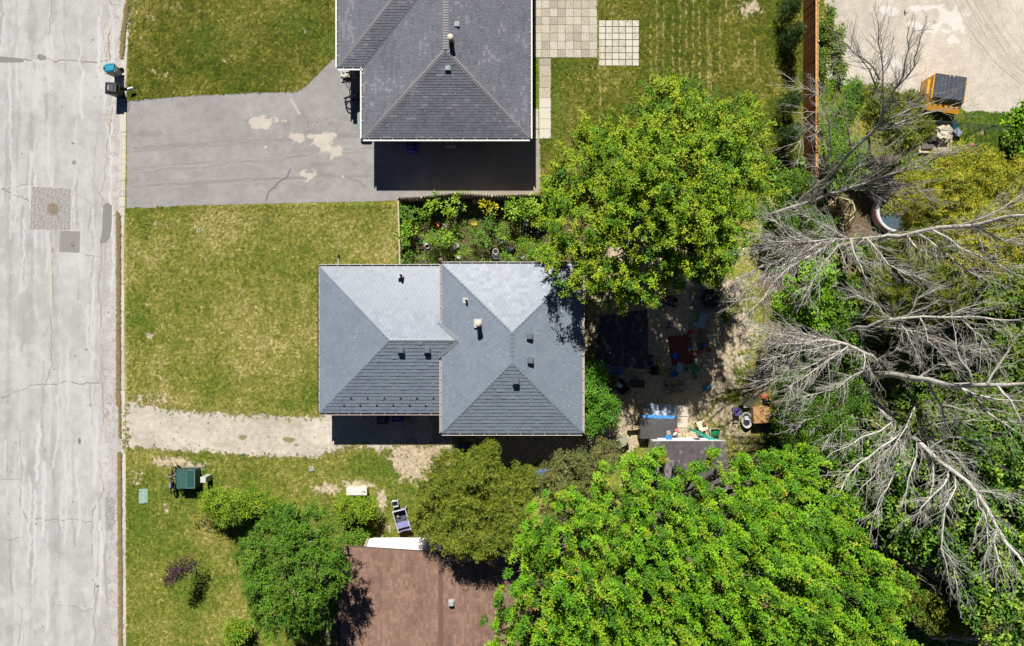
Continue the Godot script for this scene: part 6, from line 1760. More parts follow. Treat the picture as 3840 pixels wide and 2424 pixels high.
func make_garden_things() -> void:
	var bark := M["bark"] as Material
	var g := "junk in the planted strip"
	var blackp := mat("pot_black", Color(.03, .03, .032), .55)
	var soil := M["garden_soil"] as Material
	var whitep := mat("pail_white", D(236, 236, 236), .5)
	vessel("plant_pot", "empty black plant pot nearest the picket fence, beside its smaller twin", "pot", 1600, 812, .2, .3, blackp, null, [0, 0], g)
	vessel("plant_pot", "smaller empty black pot close to the picket fence", "pot", 1623, 812, .14, .24, blackp, null, [0, 0], g)
	hose("garden_hose", "coil of orange garden hose in the planted strip", [[1612, 860, .05], [1611, 845, .1], [1620, 832, .14], [1624, 840, .16], [1612, 842, .18], [1610, 833, .2], [1620, 830, .2], [1630, 850, .12], [1624, 862, .08], [1612, 858, .06], [1608, 868, .04]], .02, mat("hose_orange", D(196, 104, 60), .5))
	crumple("plastic_bag", "shiny crumpled orange plastic bag in the planted strip", "bag", 1641, 846, Vector3(.42, .3, .44), mat("bag_orange", D(214, 92, 30), .3), 3, g)
	crumple("pale_stone", "pale stone beside the orange bag", "stone", 1667, 850, Vector3(.4, .22, .36), plain(200, 190, 164, .9), 8, g)
	for k in 4:
		vessel("stacked_pot", ["nursery pot lying on its side, innermost of the stack by the orange bag", "second nursery pot of the stack lying by the orange bag", "third nursery pot of the stack lying by the orange bag", "nursery pot at the near end of the stack lying by the orange bag"][k], "pot", 1632 + k * 1.4, 876 + k * 4.5, .13, .2, mat("pot_grey", D(88, 90, 96), .5), null, [72, 10], "black pots lying stacked on their side")
	crate("green_crate", "small emerald green box among the weeds", "box", 1584, 908, Vector3(.22, .16, .2), 6, mat("emerald", D(20, 140, 100), .5), null, g)
	vessel("clay_pot", "dark brown pot under the emerald box", "pot", 1580, 925, .17, .25, plain(86, 70, 60), soil, [10, 0], g)
	vessel("paint_pail", "white pail half hidden by leaves beside the emerald box", "pail", 1599, 917, .15, .3, whitep, null, [40, 30], g, true)
	crate("cardboard_piece", "folded orange-brown cardboard among the weeds", "cardboard", 1638, 920, Vector3(.3, .1, .28), 30, plain(214, 150, 70, .9), null, g)
	crate("yellow_toy", "bright yellow toy block by the capped fence", "toy", 1566, 940, Vector3(.2, .1, .16), -10, plain(226, 214, 50), null, g)
	ring_thing("wire_hoop", "white wire hoop around a weed near the emerald box", "hoop", 1605, 927, .28, .014, .14, plain(224, 226, 222, .5), [6, 0], TAU * .9, "wire hoops in the planted strip")
	ring_thing("wire_hoop", "grey wire hoop by the capped fence around the yellow toy", "hoop", 1568, 950, .28, .013, .12, plain(190, 196, 200, .5), [-8, 30], TAU * .85, "wire hoops in the planted strip")
	ring_thing("wire_hoop", "bluish wire hoop close to the roof's gutter", "hoop", 1602, 968, .24, .018, .12, plain(170, 188, 214, .5), [8, -50], TAU * .6, "wire hoops in the planted strip")
	vessel("black_tub", "round black pot of dry soil right above the roof's gutter", "pot", 1654, 973, .2, .28, blackp, plain(160, 130, 100, .9), [0, 0], g)
	vessel("paint_pail", "tilted white pail in the middle of the planted strip", "pail", 1704, 931, .17, .34, whitep, null, [38, 140], g, true)
	vessel("paint_pail", "dented white pail close to the roof's gutter", "pail", 1722, 962, .17, .34, whitep, null, [52, -20], g, true)
	crumple("white_sheet", "crumpled blue-white plastic sheet in the brushwood", "plastic sheet", 1695, 912, Vector3(.36, .12, .2), plain(206, 216, 240, .4), 14, g, 20)
	crumple("rusty_scrap", "rusty orange scrap by the capped fence", "scrap", 1543, 907, Vector3(.24, .2, .3), plain(190, 96, 50, .8), 15, g, 30)
	crumple("white_rag", "small white rag near the rusty scrap", "rag", 1552, 891, Vector3(.26, .1, .2), plain(226, 222, 214, .8), 16, g)
	crate("yellow_crate", "bright yellow plastic box on a patch of bare soil", "box", 1779, 839, Vector3(.32, .18, .24), -4, plain(238, 196, 40, .5), plain(240, 210, 80), g)
	vessel("blue_pail", "light blue pail in the planted strip", "pail", 1885, 896, .16, .32, plain(140, 200, 236, .5), null, [30, -10], g, true)
	vessel("planter_tub", "wide black planter tub with a green plant", "planter", 1885, 928, .24, .26, blackp, plain(120, 140, 50, .9), [0, 0], g)
	vessel("nested_tub", "black tub with hoses, a white ring on top", "tub", 1859, 957, .34, .26, mat("tub_black", Color(.045, .045, .05), .5), plain(84, 84, 82), [0, 0], g)
	ring_thing("pail_ring", "white plastic ring lying on the black tub", "ring", 1859, 946, .17, .022, .36, whitep, [10, 0])
	vessel("tipped_pot", "large black pot tipped on its side beside the planter tub", "pot", 1911, 932, .22, .36, mat("pot_slate", D(70, 74, 80), .5), null, [62, 40], g)
	crumple("dark_bag", "dark rubbish bag beside the dead branches", "bag", 1850, 867, Vector3(.4, .28, .4), mat("bag_black", Color(.03, .03, .035), .35), 21, g)
	crumple("white_stone", "white stone near the gutter below the yellow-green tree", "stone", 1966, 968, Vector3(.44, .2, .4), plain(240, 228, 220, .9), 22, g)
	ring_thing("orange_ring", "orange plastic ring beneath the yellow-green tree's leaves", "ring", 2018, 944, .18, .02, .2, plain(226, 92, 40), [70, 60])
	vessel("plum_pot", "plum coloured flowerpot with a yellow plant by the picket fence", "pot", 1851, 797, .19, .32, plain(110, 56, 76), soil, [0, 0], g)
	crate("grey_tote", "grey tote box under the yellow-green tree's edge", "box", 1974, 872, Vector3(.42, .3, .34), 12, plain(120, 124, 128), null, g)
	vessel("milk_pail", "pale grey pail filled with clear plastic beside the grey tote", "pail", 1973, 836, .17, .36, plain(190, 200, 200), plain(214, 224, 224, .3), [12, 0], g)
	var k := 0
	for q in [[2003, 880, "glossy black rubbish bag nearest the grey tote"], [2040, 855, "glossy black rubbish bag deeper under the yellow-green tree"]]:
		crumple("rubbish_bag", q[2], "bag", q[0], q[1], Vector3(.8, .45, .7), M["bag_black"], 30 + k, "black rubbish bags under the tree")
		k += 1
	board("grey_board", "plain grey board leaning on the picket fence", "board", 1786, 762, Vector3(.46, .03, .5), 0, plain(120, 112, 106, .9), .5, 60)
	# heap of brushwood
	var br := thing("brushwood_heap", "heap of thin brown sticks in the middle of the planted strip", "brushwood", P(1765, 925))
	for i in 46:
		var b := MB.new()
		var a := Vector3(rf(-1.0, .9), rf(.03, .3), rf(-.45, .5)); var d := Vector3(rf(.4, 1.3), rf(-.08, .1), rf(-.5, .6))
		b.tube([a, a + d * .5 + Vector3(rf(-.1, .1), rf(0, .08), rf(-.1, .1)), a + d], [.014, .011, .006], 4)
		part(br, "stick", b, [plain(150, 128, 106, .95), plain(120, 100, 84, .95), plain(172, 152, 128, .95)][i % 3])
	var st := 0
	for q in [[[[1755, 865, .1], [1750, 900, .3], [1765, 935, .4], [1830, 945, .2]], "long bent branch arching over the brushwood heap"], [[[1820, 938, .15], [1870, 920, .3], [1905, 905, .2]], "straight branch pointing from the tub to the blue pail"], [[[1830, 880, .2], [1870, 882, .25], [1950, 880, .2]], "branch lying level below the rubbish bag"], [[[1838, 830, .3], [1858, 850, .4], [1866, 905, .2]], "dark crooked branch beside the rubbish bag"], [[[1545, 905, .1], [1575, 890, .2], [1590, 880, .2]], "thin stick near the rusty scrap"]]:
		hose("fallen_branch", q[1], q[0], .018, plain(146, 126, 104, .95), "branch")
	# leafy plants
	var tones := ton([[140, 178, 40], [122, 164, 36], [158, 188, 48], [104, 148, 34]])
	var dim := ton([[96, 136, 40], [110, 148, 46], [84, 124, 36]])
	var yel := ton([[222, 206, 40], [206, 196, 40], [190, 190, 44]])
	var names := ["leafy plant in the corner where the two fences meet", "tall lime plant below the third picket post", "spreading lime plant in the middle of the picket fence's foot", "lime plant hanging over the black pots", "round leafy plant against the capped fence", "leafy plant below the round one on the capped fence", "dark green plant beside the orange hose", "light green plant above the roof's gutter by the capped fence", "low leafy plant under the yellow toy", "leafy green plant beside the stacked pots", "feathery plant next to the tilted pail", "yellow-flowered plant in the plum pot", "leafy plant between the yellow box and the branches", "tall leafy plant at the foot of the picket fence below the tree", "dense leafy plant touching the yellow-green tree", "leafy plant right of the tipped pot", "small plant between tub and gutter", "bushy plant close to the white stone", "small leafy plant left of the dented pail", "green plant beneath the orange ring", "feathery plant right of the brushwood heap", "leafy plant behind the light blue pail"]
	var i := 0
	for q in [[1508, 775, .35], [1612, 768, .55], [1720, 775, .75], [1590, 797, .4], [1520, 815, .55], [1530, 845, .5], [1700, 818, .45], [1520, 890, .5], [1525, 950, .6], [1612, 895, .45], [1680, 895, .5], [1836, 775, .4], [1848, 840, .5], [1925, 790, .7], [1985, 770, .8], [1970, 915, .5], [1905, 955, .35], [1990, 975, .45], [1735, 945, .3], [2035, 960, .6], [1800, 895, .45], [1880, 865, .5]]:
		tree("garden_plant", names[i], "plant", "broad" if i % 3 else "small", [lobe(q[0], q[1], .7 + q[2] * .5, q[2], q[2] * .7), lobe(q[0] + rf(-14, 14), q[1] + rf(-8, 14), .5, q[2] * .7, q[2] * .5)], 9.0 if i % 3 else 13.0, yel if i == 11 else (tones if i % 4 else dim), .02, bark, {"up": .5, "shoot": .35, "gap": -.2, "size": .9}, "plants in the planted strip")
		i += 1
	var ws := PackedFloat32Array()
	for n in 3200:
		var p := P(rf(1505, 2120), rf(760, 1020))
		put(ws, Transform3D(spin(rf(.4, .9)), p + Vector3(0, rf(.02, .14), 0)), [tones[rng.randi() % 4], dim[rng.randi() % 3], DL(176, 164, 110, 1.0)][rng.randi() % 3])
	var wo := instances(self, "low_weeds", leaf_mesh("small"), ws)
	wo.set_meta("label", "low weeds covering the soil of the planted strip")
	var wf := PackedFloat32Array()      # understory of the woodland edge
	var wt := ton([[92, 132, 36], [112, 148, 42], [78, 112, 32], [140, 138, 62]], 1.6)
	for n in 16000:
		var px := rf(2880, 3860); var py := rf(620, 2430)
		if px < 3000 and py > 1000 and py < 1300: continue
		if px > 3060 and px < 3430 and py > 690 and py < 910: continue
		if gap_noise.get_noise_2d(px * .012, py * .012) < -.08: continue
		put(wf, Transform3D(spin(rf(.8, 1.8)), P(px, py) + Vector3(0, rf(.05, .6), 0)), wt[rng.randi() % 4])
	var uo := instances(self, "ground_cover", leaf_mesh("broad"), wf)
	uo.set_meta("label", "leafy ground cover under the dead trees")

func make_yard_things() -> void:
	var g := "things scattered about the back yard"
	var toy := "toys scattered about the back yard"
	# black tarp shelter
	var tm := mat("tarp_black", Color(.20, .205, .22), .36)
	var o := drape("black_tarp_shelter", "black tarp shelter stretched beside the tile-roofed house", "shelter", [[2250, 1185, 1.7], [2428, 1160, 1.7], [2432, 1388, 1.5], [2226, 1364, 1.5]], 40, 34, .16, .6, tm)
	for q in [[2250, 1187, 1.66], [2426, 1164, 1.66], [2428, 1384, 1.46], [2230, 1362, 1.46]]:
		var t := P(q[0], q[1], q[2])
		bx(o, "pole", Vector3(t.x, q[2] / 2, t.z) - o.position, Vector3(.05, q[2], .05), plain(140, 140, 140))
	drape("blue_tarp", "dark blue tarp hanging below the black shelter's lower edge", "tarp", [[2245, 1368, 1.2], [2360, 1374, 1.2], [2330, 1405, .3], [2290, 1408, .3]], 14, 10, .08, .6, mat("tarp_navy", D(36, 84, 150), .6))
	var sb := thing("ride_on_toy", "red and blue ride-on toy beside the black tarp shelter", "toy", P(2441, 1352), 6, toy)
	bx(sb, "hull", Vector3(0, .16, 0), Vector3(.3, .22, .72), plain(40, 44, 50), Basis.IDENTITY, Vector2(.8, .9)); bx(sb, "seat", Vector3(-.05, .3, -.1), Vector3(.18, .1, .24), plain(214, 70, 60)); bx(sb, "fender", Vector3(.07, .3, .05), Vector3(.14, .12, .34), plain(50, 120, 220)); bx(sb, "bumper", Vector3(0, .24, .33), Vector3(.26, .1, .1), plain(230, 226, 220))
	for s in [[-.15, -.22], [.15, -.22], [-.15, .24], [.15, .24]]:
		var w := MB.new()
		w.lathe([Vector2(.02, -.03), Vector2(.08, -.03), Vector2(.08, .03), Vector2(.02, .03)], pose(Vector3(s[0], .08, s[1]), 0, 0, 90), 12)
		part(sb, "wheel", w, mat("rubber", Color(.025, .025, .028), .8))
	plastic_chair("camp_chair", "black camping chair at the corner of the black tarp shelter", 2448, 1386, 180, mat("fabric_black", Color(.03, .03, .035), .8), g)
	# dark cart heaped with clothes
	var c := crate("loaded_cart", "black cart heaped with dark clothes and a white cloth", "cart", 2328, 1450, Vector3(.62, .5, .8), 38, M["fabric_black"], plain(60, 40, 70, .9), g, .12)
	bx(c, "cloth", Vector3(-.06, .54, -.2), Vector3(.26, .05, .3), plain(236, 232, 244, .9), Basis.from_euler(Vector3(.2, .4, .1))); bx(c, "blanket", Vector3(-.16, .52, -.4), Vector3(.5, .07, .12), plain(206, 168, 130, .9), Basis.from_euler(Vector3(.1, .1, 0))); bx(c, "handle", Vector3(0, .6, .5), Vector3(.6, .03, .03), M["fabric_black"])
	for s in [[-.28, -.3], [.28, -.3], [-.28, .3], [.28, .3]]:
		var w := MB.new()
		w.lathe([Vector2(.02, -.03), Vector2(.12, -.03), Vector2(.12, .03), Vector2(.02, .03)], pose(Vector3(s[0], 0, s[1]), 0, 0, 90), 12)
		part(c, "wheel", w, M["rubber"])
	var tb := thing("work_table", "low dark work table with a pale plank along its edge", "table", P(2385, 1437), -3, g)
	bx(tb, "top", Vector3(0, .5, 0), Vector3(.95, .04, .5), plain(62, 62, 64, .8)); bx(tb, "plank", Vector3(-.1, .48, .27), Vector3(.62, .05, .07), plain(196, 170, 134, .9))
	for s in [[-.42, -.2], [.42, -.2], [-.42, .2], [.42, .2]]: bx(tb, "leg", Vector3(s[0], .25, s[1]), Vector3(.05, .5, .05), plain(70, 66, 62))
	vessel("grey_basin", "pale round basin above the work table", "basin", 2382, 1418, .14, .12, plain(150, 164, 170), null, [0, 0], g)
	hose("yellow_hose", "yellow garden hose winding from the work table to the covered spa", [[2400, 1452], [2360, 1460], [2348, 1485], [2336, 1515], [2345, 1533], [2380, 1532], [2395, 1543], [2396, 1556]], .018, plain(226, 196, 80, .5))
	# grey covered box with sloping sides
	var h := thing("covered_spa", "dark grey vinyl covered box with sloped sides in front of the shed", "covered spa", P(2462, 1602))
	var vin := mat("vinyl_grey", D(86, 84, 84), .55, "soft", 1.6, 1.0)
	bx(h, "skirt", Vector3(0, .33, 0), Vector3(2.5, .66, 1.36), mat("vinyl_dark", D(70, 68, 68), .55, "soft", 1.6), Basis.IDENTITY, Vector2(.93, .93))
	var cv := MB.new()
	var fz := noise(44, .5, 3)
	cv.sheet(Vector3(-1.17, .74, -.63), Vector3(1.17, .74, -.63), Vector3(1.17, .74, .63), Vector3(-1.17, .74, .63), 24, 14, func(u, v): return Vector3(0, .05 * sin(u * PI) * sin(v * PI) + fz.get_noise_2d(u * 20.0, v * 9.0) * .02, 0))
	part(h, "cover_top", cv, vin)
	bx(h, "cover_edge", Vector3(0, .69, 0), Vector3(2.36, .09, 1.28), vin)
	for k in 7: bx(h, "stitch", Vector3(-.28, .80, -.42 + k * .12), Vector3(.03, .01, .04), plain(150, 148, 146))
	board("grey_brick", "grey concrete block on the dark covered box", "block", 2496, 1616, Vector3(.26, .1, .26), 14, plain(176, 170, 162, .9), .84)
	board("blue_cushion", "bright blue square cushion on the edge of the dark covered box", "cushion", 2497, 1636, Vector3(.4, .06, .38), 4, plain(50, 140, 214, .8), .84)
	crumple("work_glove", "pink and red work glove on the dark covered box", "glove", 2527, 1607, Vector3(.26, .08, .2), plain(226, 130, 130, .8), 51).position.y = .78
	crumple("white_glove", "white glove below the pink one on the dark covered box", "glove", 2521, 1620, Vector3(.28, .08, .16), plain(240, 236, 226, .8), 52, "", 30).position.y = .78
	drape("blue_banner", "bright blue banner with red trim tucked along the covered box", "banner", [[2408, 1556, .62], [2530, 1560, .62], [2530, 1572, .66], [2412, 1568, .66]], 18, 4, .05, .8, plain(60, 150, 226, .5))
	board("red_strip", "red and white strip lying along the covered box's back edge", "strip", 2482, 1577, Vector3(1.3, .03, .08), -1, plain(196, 84, 70, .7), .68)
	board("plank_shelf", "short plank shelf with cups left of the covered box", "shelf", 2374, 1601, Vector3(.85, .05, .28), 2, plain(206, 178, 140, .9), .4)
	var k := 0
	for q in [[2358, 1606], [2366, 1597], [2390, 1600]]:
		vessel("cup", ["white cup at the left end of the plank shelf", "grey cup behind the white one on the plank shelf", "beige cup at the right end of the plank shelf"][k], "cup", q[0], q[1], .06, .12, [M["pail_white"], plain(190, 190, 196), plain(214, 190, 150)][k], null, [0, 0], "cups on the plank shelf")
		get_child(get_child_count() - 1).position.y = .43
		k += 1
	drape("pale_tarp", "faded pale blue tarp spread flat on the dirt before the covered box", "tarp", [[2428, 1512, .03], [2539, 1519, .03], [2537, 1563, .03], [2424, 1556, .03]], 20, 10, .02, .5, mat("tarp_pale", D(206, 222, 238), .7, "soft", 1.2))
	var pv := thing("yard_pavers", "square concrete pavers and broken flags beside the covered box", "paving")
	for q in [[2541, 1520, 2580, 1561], [2539, 1564, 2578, 1604]]:
		var a := P(q[0], q[1]); var e := P(q[2], q[3])
		bx(pv, "paver", (a + e) * .5 + Vector3(0, .02, 0), Vector3(e.x - a.x, .05, e.z - a.z), plain(226, 214, 192, .95), Basis(Vector3.UP, -.02))
	for q in [[[2541, 1607], [2553, 1607], [2555, 1620], [2541, 1621]], [[2556, 1607], [2572, 1607], [2566, 1619], [2557, 1619]], [[2541, 1624], [2556, 1623], [2557, 1636], [2541, 1637]], [[2560, 1622], [2568, 1622], [2574, 1634], [2560, 1636]]]:
		var s := MB.new()
		s.slab(poly(q), 0, .04)
		part(pv, "flagstone", s, plain(206, 194, 160, .95))
	# shed
	var sh := thing("garden_shed", "small shed with a mottled grey shingle roof under the maple", "shed")
	var a := P(2452, 1655, 2.3); var e := P(2722, 1650, 2.3)
	var zb := P(0, 1830, 2.3).z
	var rf_ := [Vector3(a.x, 2.3, a.z), Vector3(e.x, 2.3, a.z), Vector3(e.x, 2.75, zb), Vector3(a.x, 2.75, zb)]
	var roof := Node3D.new()
	roof.name = "roof"
	sh.add_child(roof)
	deck(roof, [rf_], plain(70, 68, 72, .9))
	var vm := vc_mat("shingle_shed", .92, 2.0, .6, .3)
	var tones := []
	for q in [[104, 100, 100], [110, 106, 106], [98, 94, 96], [134, 130, 127], [106, 102, 102], [108, 104, 103], [140, 135, 132]]: tones.append(DL(q[0], q[1], q[2], 1.1))
	by_tone(tones)
	var rest := MB.new()
	var budget := [300]
	shingle(roof, rest, rf_, .19, Vector2(.15, .21), tones, .012, vm, budget, "shed")
	if rest.v.size(): part(roof, "shingle_courses", rest, vm, "stuff")
	bx(sh, "fascia", Vector3((a.x + e.x) / 2, 2.22, a.z - .03), Vector3(e.x - a.x + .06, .2, .04), M["white_trim"])
	bx(sh, "wall", Vector3((a.x + e.x) / 2, 1.05, a.z + .2), Vector3(e.x - a.x - .3, 2.1, .1), plain(236, 234, 230)); bx(sh, "wall", Vector3((a.x + e.x) / 2, 1.2, zb - .2), Vector3(e.x - a.x - .3, 2.4, .1), plain(236, 234, 230))
	for s in [a.x + .15, e.x - .15]: bx(sh, "wall", Vector3(s, 1.1, (a.z + zb) / 2), Vector3(.1, 2.2, zb - a.z - .3), plain(236, 234, 230))
	board("white_workbench", "white work surface with small tools against the shed front", "work surface", 2560, 1648, Vector3(3.6, .05, .42), 0, plain(246, 246, 246, .5), .8)
	k = 0
	for q in [[2516, 1648, 12, 30], [2550, 1649, 14, 4], [2590, 1645, 20, 4], [2600, 1650, 8, 6]]:
		board("hand_tool", ["black hand tool on the white work surface, beside the cushion", "grey tool in the middle of the white work surface", "long grey tool on the white work surface near the teal tarp", "small brown tool at the right end of the work surface"][k], "tool", q[0], q[1], Vector3(W(q[2]), .03, .06), q[3], [plain(40, 40, 44), plain(120, 116, 112), plain(150, 140, 126), plain(130, 100, 80)][k], .86, 0, "tools on the white work surface")
		k += 1
	drape("teal_tarp", "wrinkled teal tarp sagging from the corner of the shed", "tarp", [[2574, 1606, .9], [2590, 1606, 1.0], [2702, 1651, 2.0], [2660, 1652, 2.0]], 10, 24, .16, .7, mat("tarp_teal", D(70, 186, 164), .55, "soft", 1.5))
	# chairs and boxes right of the shed
	var pc := plastic_chair("plastic_chair", "cream plastic chair with a brown bag beside the concrete pavers", 2624, 1590, 200, mat("cream", D(244, 232, 206), .5), g)
	crumple("brown_bag", "brown bag sitting on the cream plastic chair", "bag", 2634, 1584, Vector3(.3, .26, .34), plain(150, 120, 84, .9), 61).position.y = .45
	var fc := plastic_chair("folding_chair", "beige folding chair holding a green bag near the shed corner", 2672, 1620, 0, plain(196, 184, 156, .8), g, .55)
	crumple("green_bag", "glossy green bag on the beige folding chair", "bag", 2673, 1617, Vector3(.46, .4, .5), plain(14, 150, 90, .35), 62).position.y = .44
	var can := mat("canvas_olive", D(126, 122, 92), .9, "soft", 2.0)
	for q in [[2829, 1405, 18, "olive canvas camp cot folded open nearest the dead tree"], [2802, 1507, 8, "olive canvas camp cot folded open beside the cardboard box"]]:
		var ct := thing("camp_cot", q[3], "camp cot", P(q[0], q[1]), -q[2], "olive camp cots")
		for s in [-1.0, 1.0]:
			bx(ct, "canvas", Vector3(s * .3, .36, 0), Vector3(.6, .02, .52), can, Basis(Vector3(0, 0, 1), -.3 * s))
			for z in [-.24, .24]: bx(ct, "leg", Vector3(s * .5, .15, z), Vector3(.03, .3, .03), plain(60, 60, 56))
		bx(ct, "hinge_bar", Vector3(0, .45, 0), Vector3(.03, .03, .54), plain(90, 88, 70))
		bx(ct, "pillow", Vector3(-.05, .34, .3), Vector3(.5, .08, .1), plain(226, 222, 206, .9), Basis(Vector3.UP, .2))
	plastic_chair("toddler_chair", "small purple toddler chair on the edge of the dirt yard", 2757, 1541, 92, mat("purple_plastic", D(124, 104, 190), .5), g, .42)
	var pl := thing("baby_bath", "oval white tub full of toys right of the purple chair", "tub", P(2795, 1574), 4, g)
	var pb := MB.new()
	pb.lathe([Vector2(.0, .02), Vector2(.26, .02), Vector2(.32, .34), Vector2(.36, .34), Vector2(.35, .30), Vector2(.29, .3), Vector2(.24, .06), Vector2(0, .06)], Transform3D(Basis.from_scale(Vector3(1, 1, 1.45)), Vector3.ZERO), 24)
	part(pl, "shell", pb, plain(224, 226, 222, .5))
	bx(pl, "box", Vector3(-.02, .3, -.14), Vector3(.24, .14, .22), plain(244, 244, 244)); bx(pl, "dark_toy", Vector3(.0, .26, .12), Vector3(.3, .16, .3), plain(40, 44, 60), Basis(Vector3.UP, .4)); bx(pl, "red_toy", Vector3(-.04, .24, .3), Vector3(.12, .1, .1), plain(180, 60, 60))
	var cb := thing("cardboard_box", "big brown cardboard box right of the white tub", "box", P(2842, 1552), 3, g)
	var card := mat("cardboard", D(206, 160, 104), .9, "soft", 1.2)
	bx(cb, "box", Vector3(0, .4, 0), Vector3(1.12, .8, 1.0), card)
	bx(cb, "flap", Vector3(-.28, .815, 0), Vector3(.54, .015, .98), card, Basis(Vector3(0, 0, 1), .02)); bx(cb, "flap", Vector3(.28, .815, 0), Vector3(.54, .015, .97), card, Basis(Vector3(0, 0, 1), -.03))
	crumple("toy_heap", "red and white heap of soft toys beside the camp cot", "toys", 2816, 1450, Vector3(.4, .3, .55), plain(186, 110, 96, .9), 71, toy)
	crumple("white_toy", "white soft toy on top of the red heap", "toy", 2817, 1443, Vector3(.26, .16, .24), plain(244, 240, 236, .9), 72, toy).position.y = .24
	crumple("orange_leaves_bag", "orange bag beneath the dead twigs by the cardboard box", "bag", 2868, 1487, Vector3(.55, .3, .4), plain(196, 104, 50, .7), 73)
	crumple("black_bag", "black bag behind the cardboard box", "bag", 2872, 1508, Vector3(.5, .4, .4), M["bag_black"], 74)
	board("dark_board", "dark board lying in the shade right of the cardboard box", "board", 2893, 1606, Vector3(1.4, .05, .5), -28, plain(84, 80, 74, .9), .3, 10)
	var cab := thing("beige_cabinet", "beige plastic cabinet with a dark window tipped among the leaves", "cabinet", P(2325, 1650), 28)
	bx(cab, "body", Vector3(0, .35, 0), Vector3(.9, .6, .5), plain(176, 170, 140, .7)); bx(cab, "window", Vector3(-.22, .655, 0), Vector3(.26, .012, .3), plain(50, 52, 56, .4)); bx(cab, "trim", Vector3(0, .62, -.3), Vector3(.5, .06, .06), plain(206, 200, 176)); bx(cab, "trim", Vector3(-.1, .60, .3), Vector3(.6, .06, .06), plain(206, 200, 176))
	# deck with fire bowl
	var dk := thing("pallet_deck", "weathered grey pallet deck under the fire bowl", "deck", P(2645, 1122))
	for i in 9: bx(dk, "plank", Vector3(rf(-.04, .04), .12, -.76 + i * .19), Vector3(1.85 + rf(-.1, .06), .03, .165), mat("grey_plank%d" % (i % 3), [D(150, 150, 154), D(136, 136, 142), D(164, 162, 162)][i % 3], .95, "wood", 1.2, 1.0), Basis(Vector3.UP, rf(-.02, .02)))
	for s in [-.8, 0.0, .8]: bx(dk, "joist", Vector3(s, .05, 0), Vector3(.08, .1, 1.7), plain(110, 106, 104, .95))
	var fb := thing("fire_bowl", "round black steel fire bowl standing on the pallet deck", "fire pit", P(2659, 1119) + Vector3(0, .14, 0))
	var fbb := MB.new()
	fbb.lathe([Vector2(.1, .02), Vector2(.4, .1), Vector2(.55, .3), Vector2(.62, .3), Vector2(.62, .28), Vector2(.54, .27), Vector2(.36, .14), Vector2(0, .1)], Transform3D.IDENTITY, 28)
	part(fb, "bowl", fbb, mat("steel_black", Color(.025, .024, .024), .5))
	for i in 7: bx(fb, "charred_log", Vector3(rf(-.25, .25), .2, rf(-.25, .25)), Vector3(.24, .08, .09), plain([60, 150, 90, 170, 50, 110, 80][i], [56, 156, 86, 176, 48, 110, 76][i], [54, 166, 84, 186, 46, 116, 74][i], .95), Basis(Vector3.UP, rf(0, 3)))
	board("pale_board", "pale blue-grey table top lying askew below the pallet deck", "board", 2627, 1203, Vector3(.52, .05, .92), -22, plain(150, 190, 216, .7), .4)
	bx(get_child(get_child_count() - 1), "leg", Vector3(0, -.2, 0), Vector3(.3, .36, .5), plain(120, 130, 140))
	var bk := crate("toy_basket", "dark basket of colourful toys left of the pallet deck", "basket", 2510, 1130, Vector3(.85, .3, .56), -16, plain(60, 66, 56), plain(40, 44, 40), g)
	for q in [[-.28, .1, 196, 180, 60], [-.02, .08, 70, 70, 190], [.14, .14, 80, 60, 170], [.3, .08, 226, 140, 50]]:
		bx(bk, "toy", Vector3(q[0], .3, q[1]), Vector3(.17, .14, .15), plain(q[2], q[3], q[4]), Basis(Vector3.UP, q[0] * 4))
	k = 0
	for q in [["toy_car", "pale blue toy car by the basket of toys", 2539, 1104, .34, .2, .24, 120, 160, 190], ["doll_pram", "pink and purple doll pram in the shade", 2515, 1221, .36, .3, .4, 196, 120, 190], ["toy_trike", "purple and yellow tricycle in the cluster of toys", 2583, 1306, .3, .26, .34, 100, 90, 190], ["toy_truck", "yellow and orange toy truck near the maroon rug", 2582, 1312, .22, .2, .26, 236, 170, 60], ["toy_box_navy", "navy blue toy box beside the flattened cardboard", 2642, 1293, .44, .26, .34, 60, 70, 190], ["toy_scooter", "bright blue and white toy scooter alone on the dirt", 2651, 1454, .62, .26, .24, 50, 150, 220], ["toy_house", "white toy box with dark windows on the sunlit dirt", 2641, 1370, .26, .22, .28, 240, 230, 214], ["toy_orange", "small orange toy under the red dotted ball", 2583, 1261, .16, .12, .18, 220, 150, 60], ["toy_bike", "dark toy bike by the green tunnel", 2578, 1388, .34, .24, .22, 90, 110, 130]]:
		var t := thing(q[0], q[1], "toy", P(q[2], q[3]), rf(-25, 25), toy)
		var s := Vector3(q[4], q[5], q[6])
		bx(t, "body", Vector3(0, s.y * .45, 0), Vector3(s.x, s.y * .6, s.z * .8), plain(q[7], q[8], q[9], .45), Basis.IDENTITY, Vector2(.8, .8))
		bx(t, "top", Vector3(s.x * .12, s.y * .85, 0), Vector3(s.x * .45, s.y * .3, s.z * .5), plain(minf(255, q[7] + 70), minf(255, q[8] + 70), minf(255, q[9] + 40), .45))
		for u in [[-.4, -.42], [.4, -.42], [-.4, .42], [.4, .42]]:
			var w := MB.new()
			w.lathe([Vector2(.01, -.018), Vector2(.05, -.018), Vector2(.05, .018), Vector2(.01, .018)], pose(Vector3(u[0] * s.x, .05, u[1] * s.z), 90, 0, 0), 10)
			part(t, "wheel", w, M["rubber"])
	ball("dotted_ball", "red ball with pale dots in the cluster of toys", 2588, 1246, .19, plain(206, 50, 60, .45), .8)
	ball("red_ball", "red and white ball left of the red bucket", 2620, 1322, .16, plain(206, 60, 50, .45))
	vessel("red_bucket", "red bucket with a yellow rim at the edge of the sunlit dirt", "bucket", 2654, 1311, .18, .3, plain(226, 190, 90), plain(214, 60, 44), [0, 0], toy)
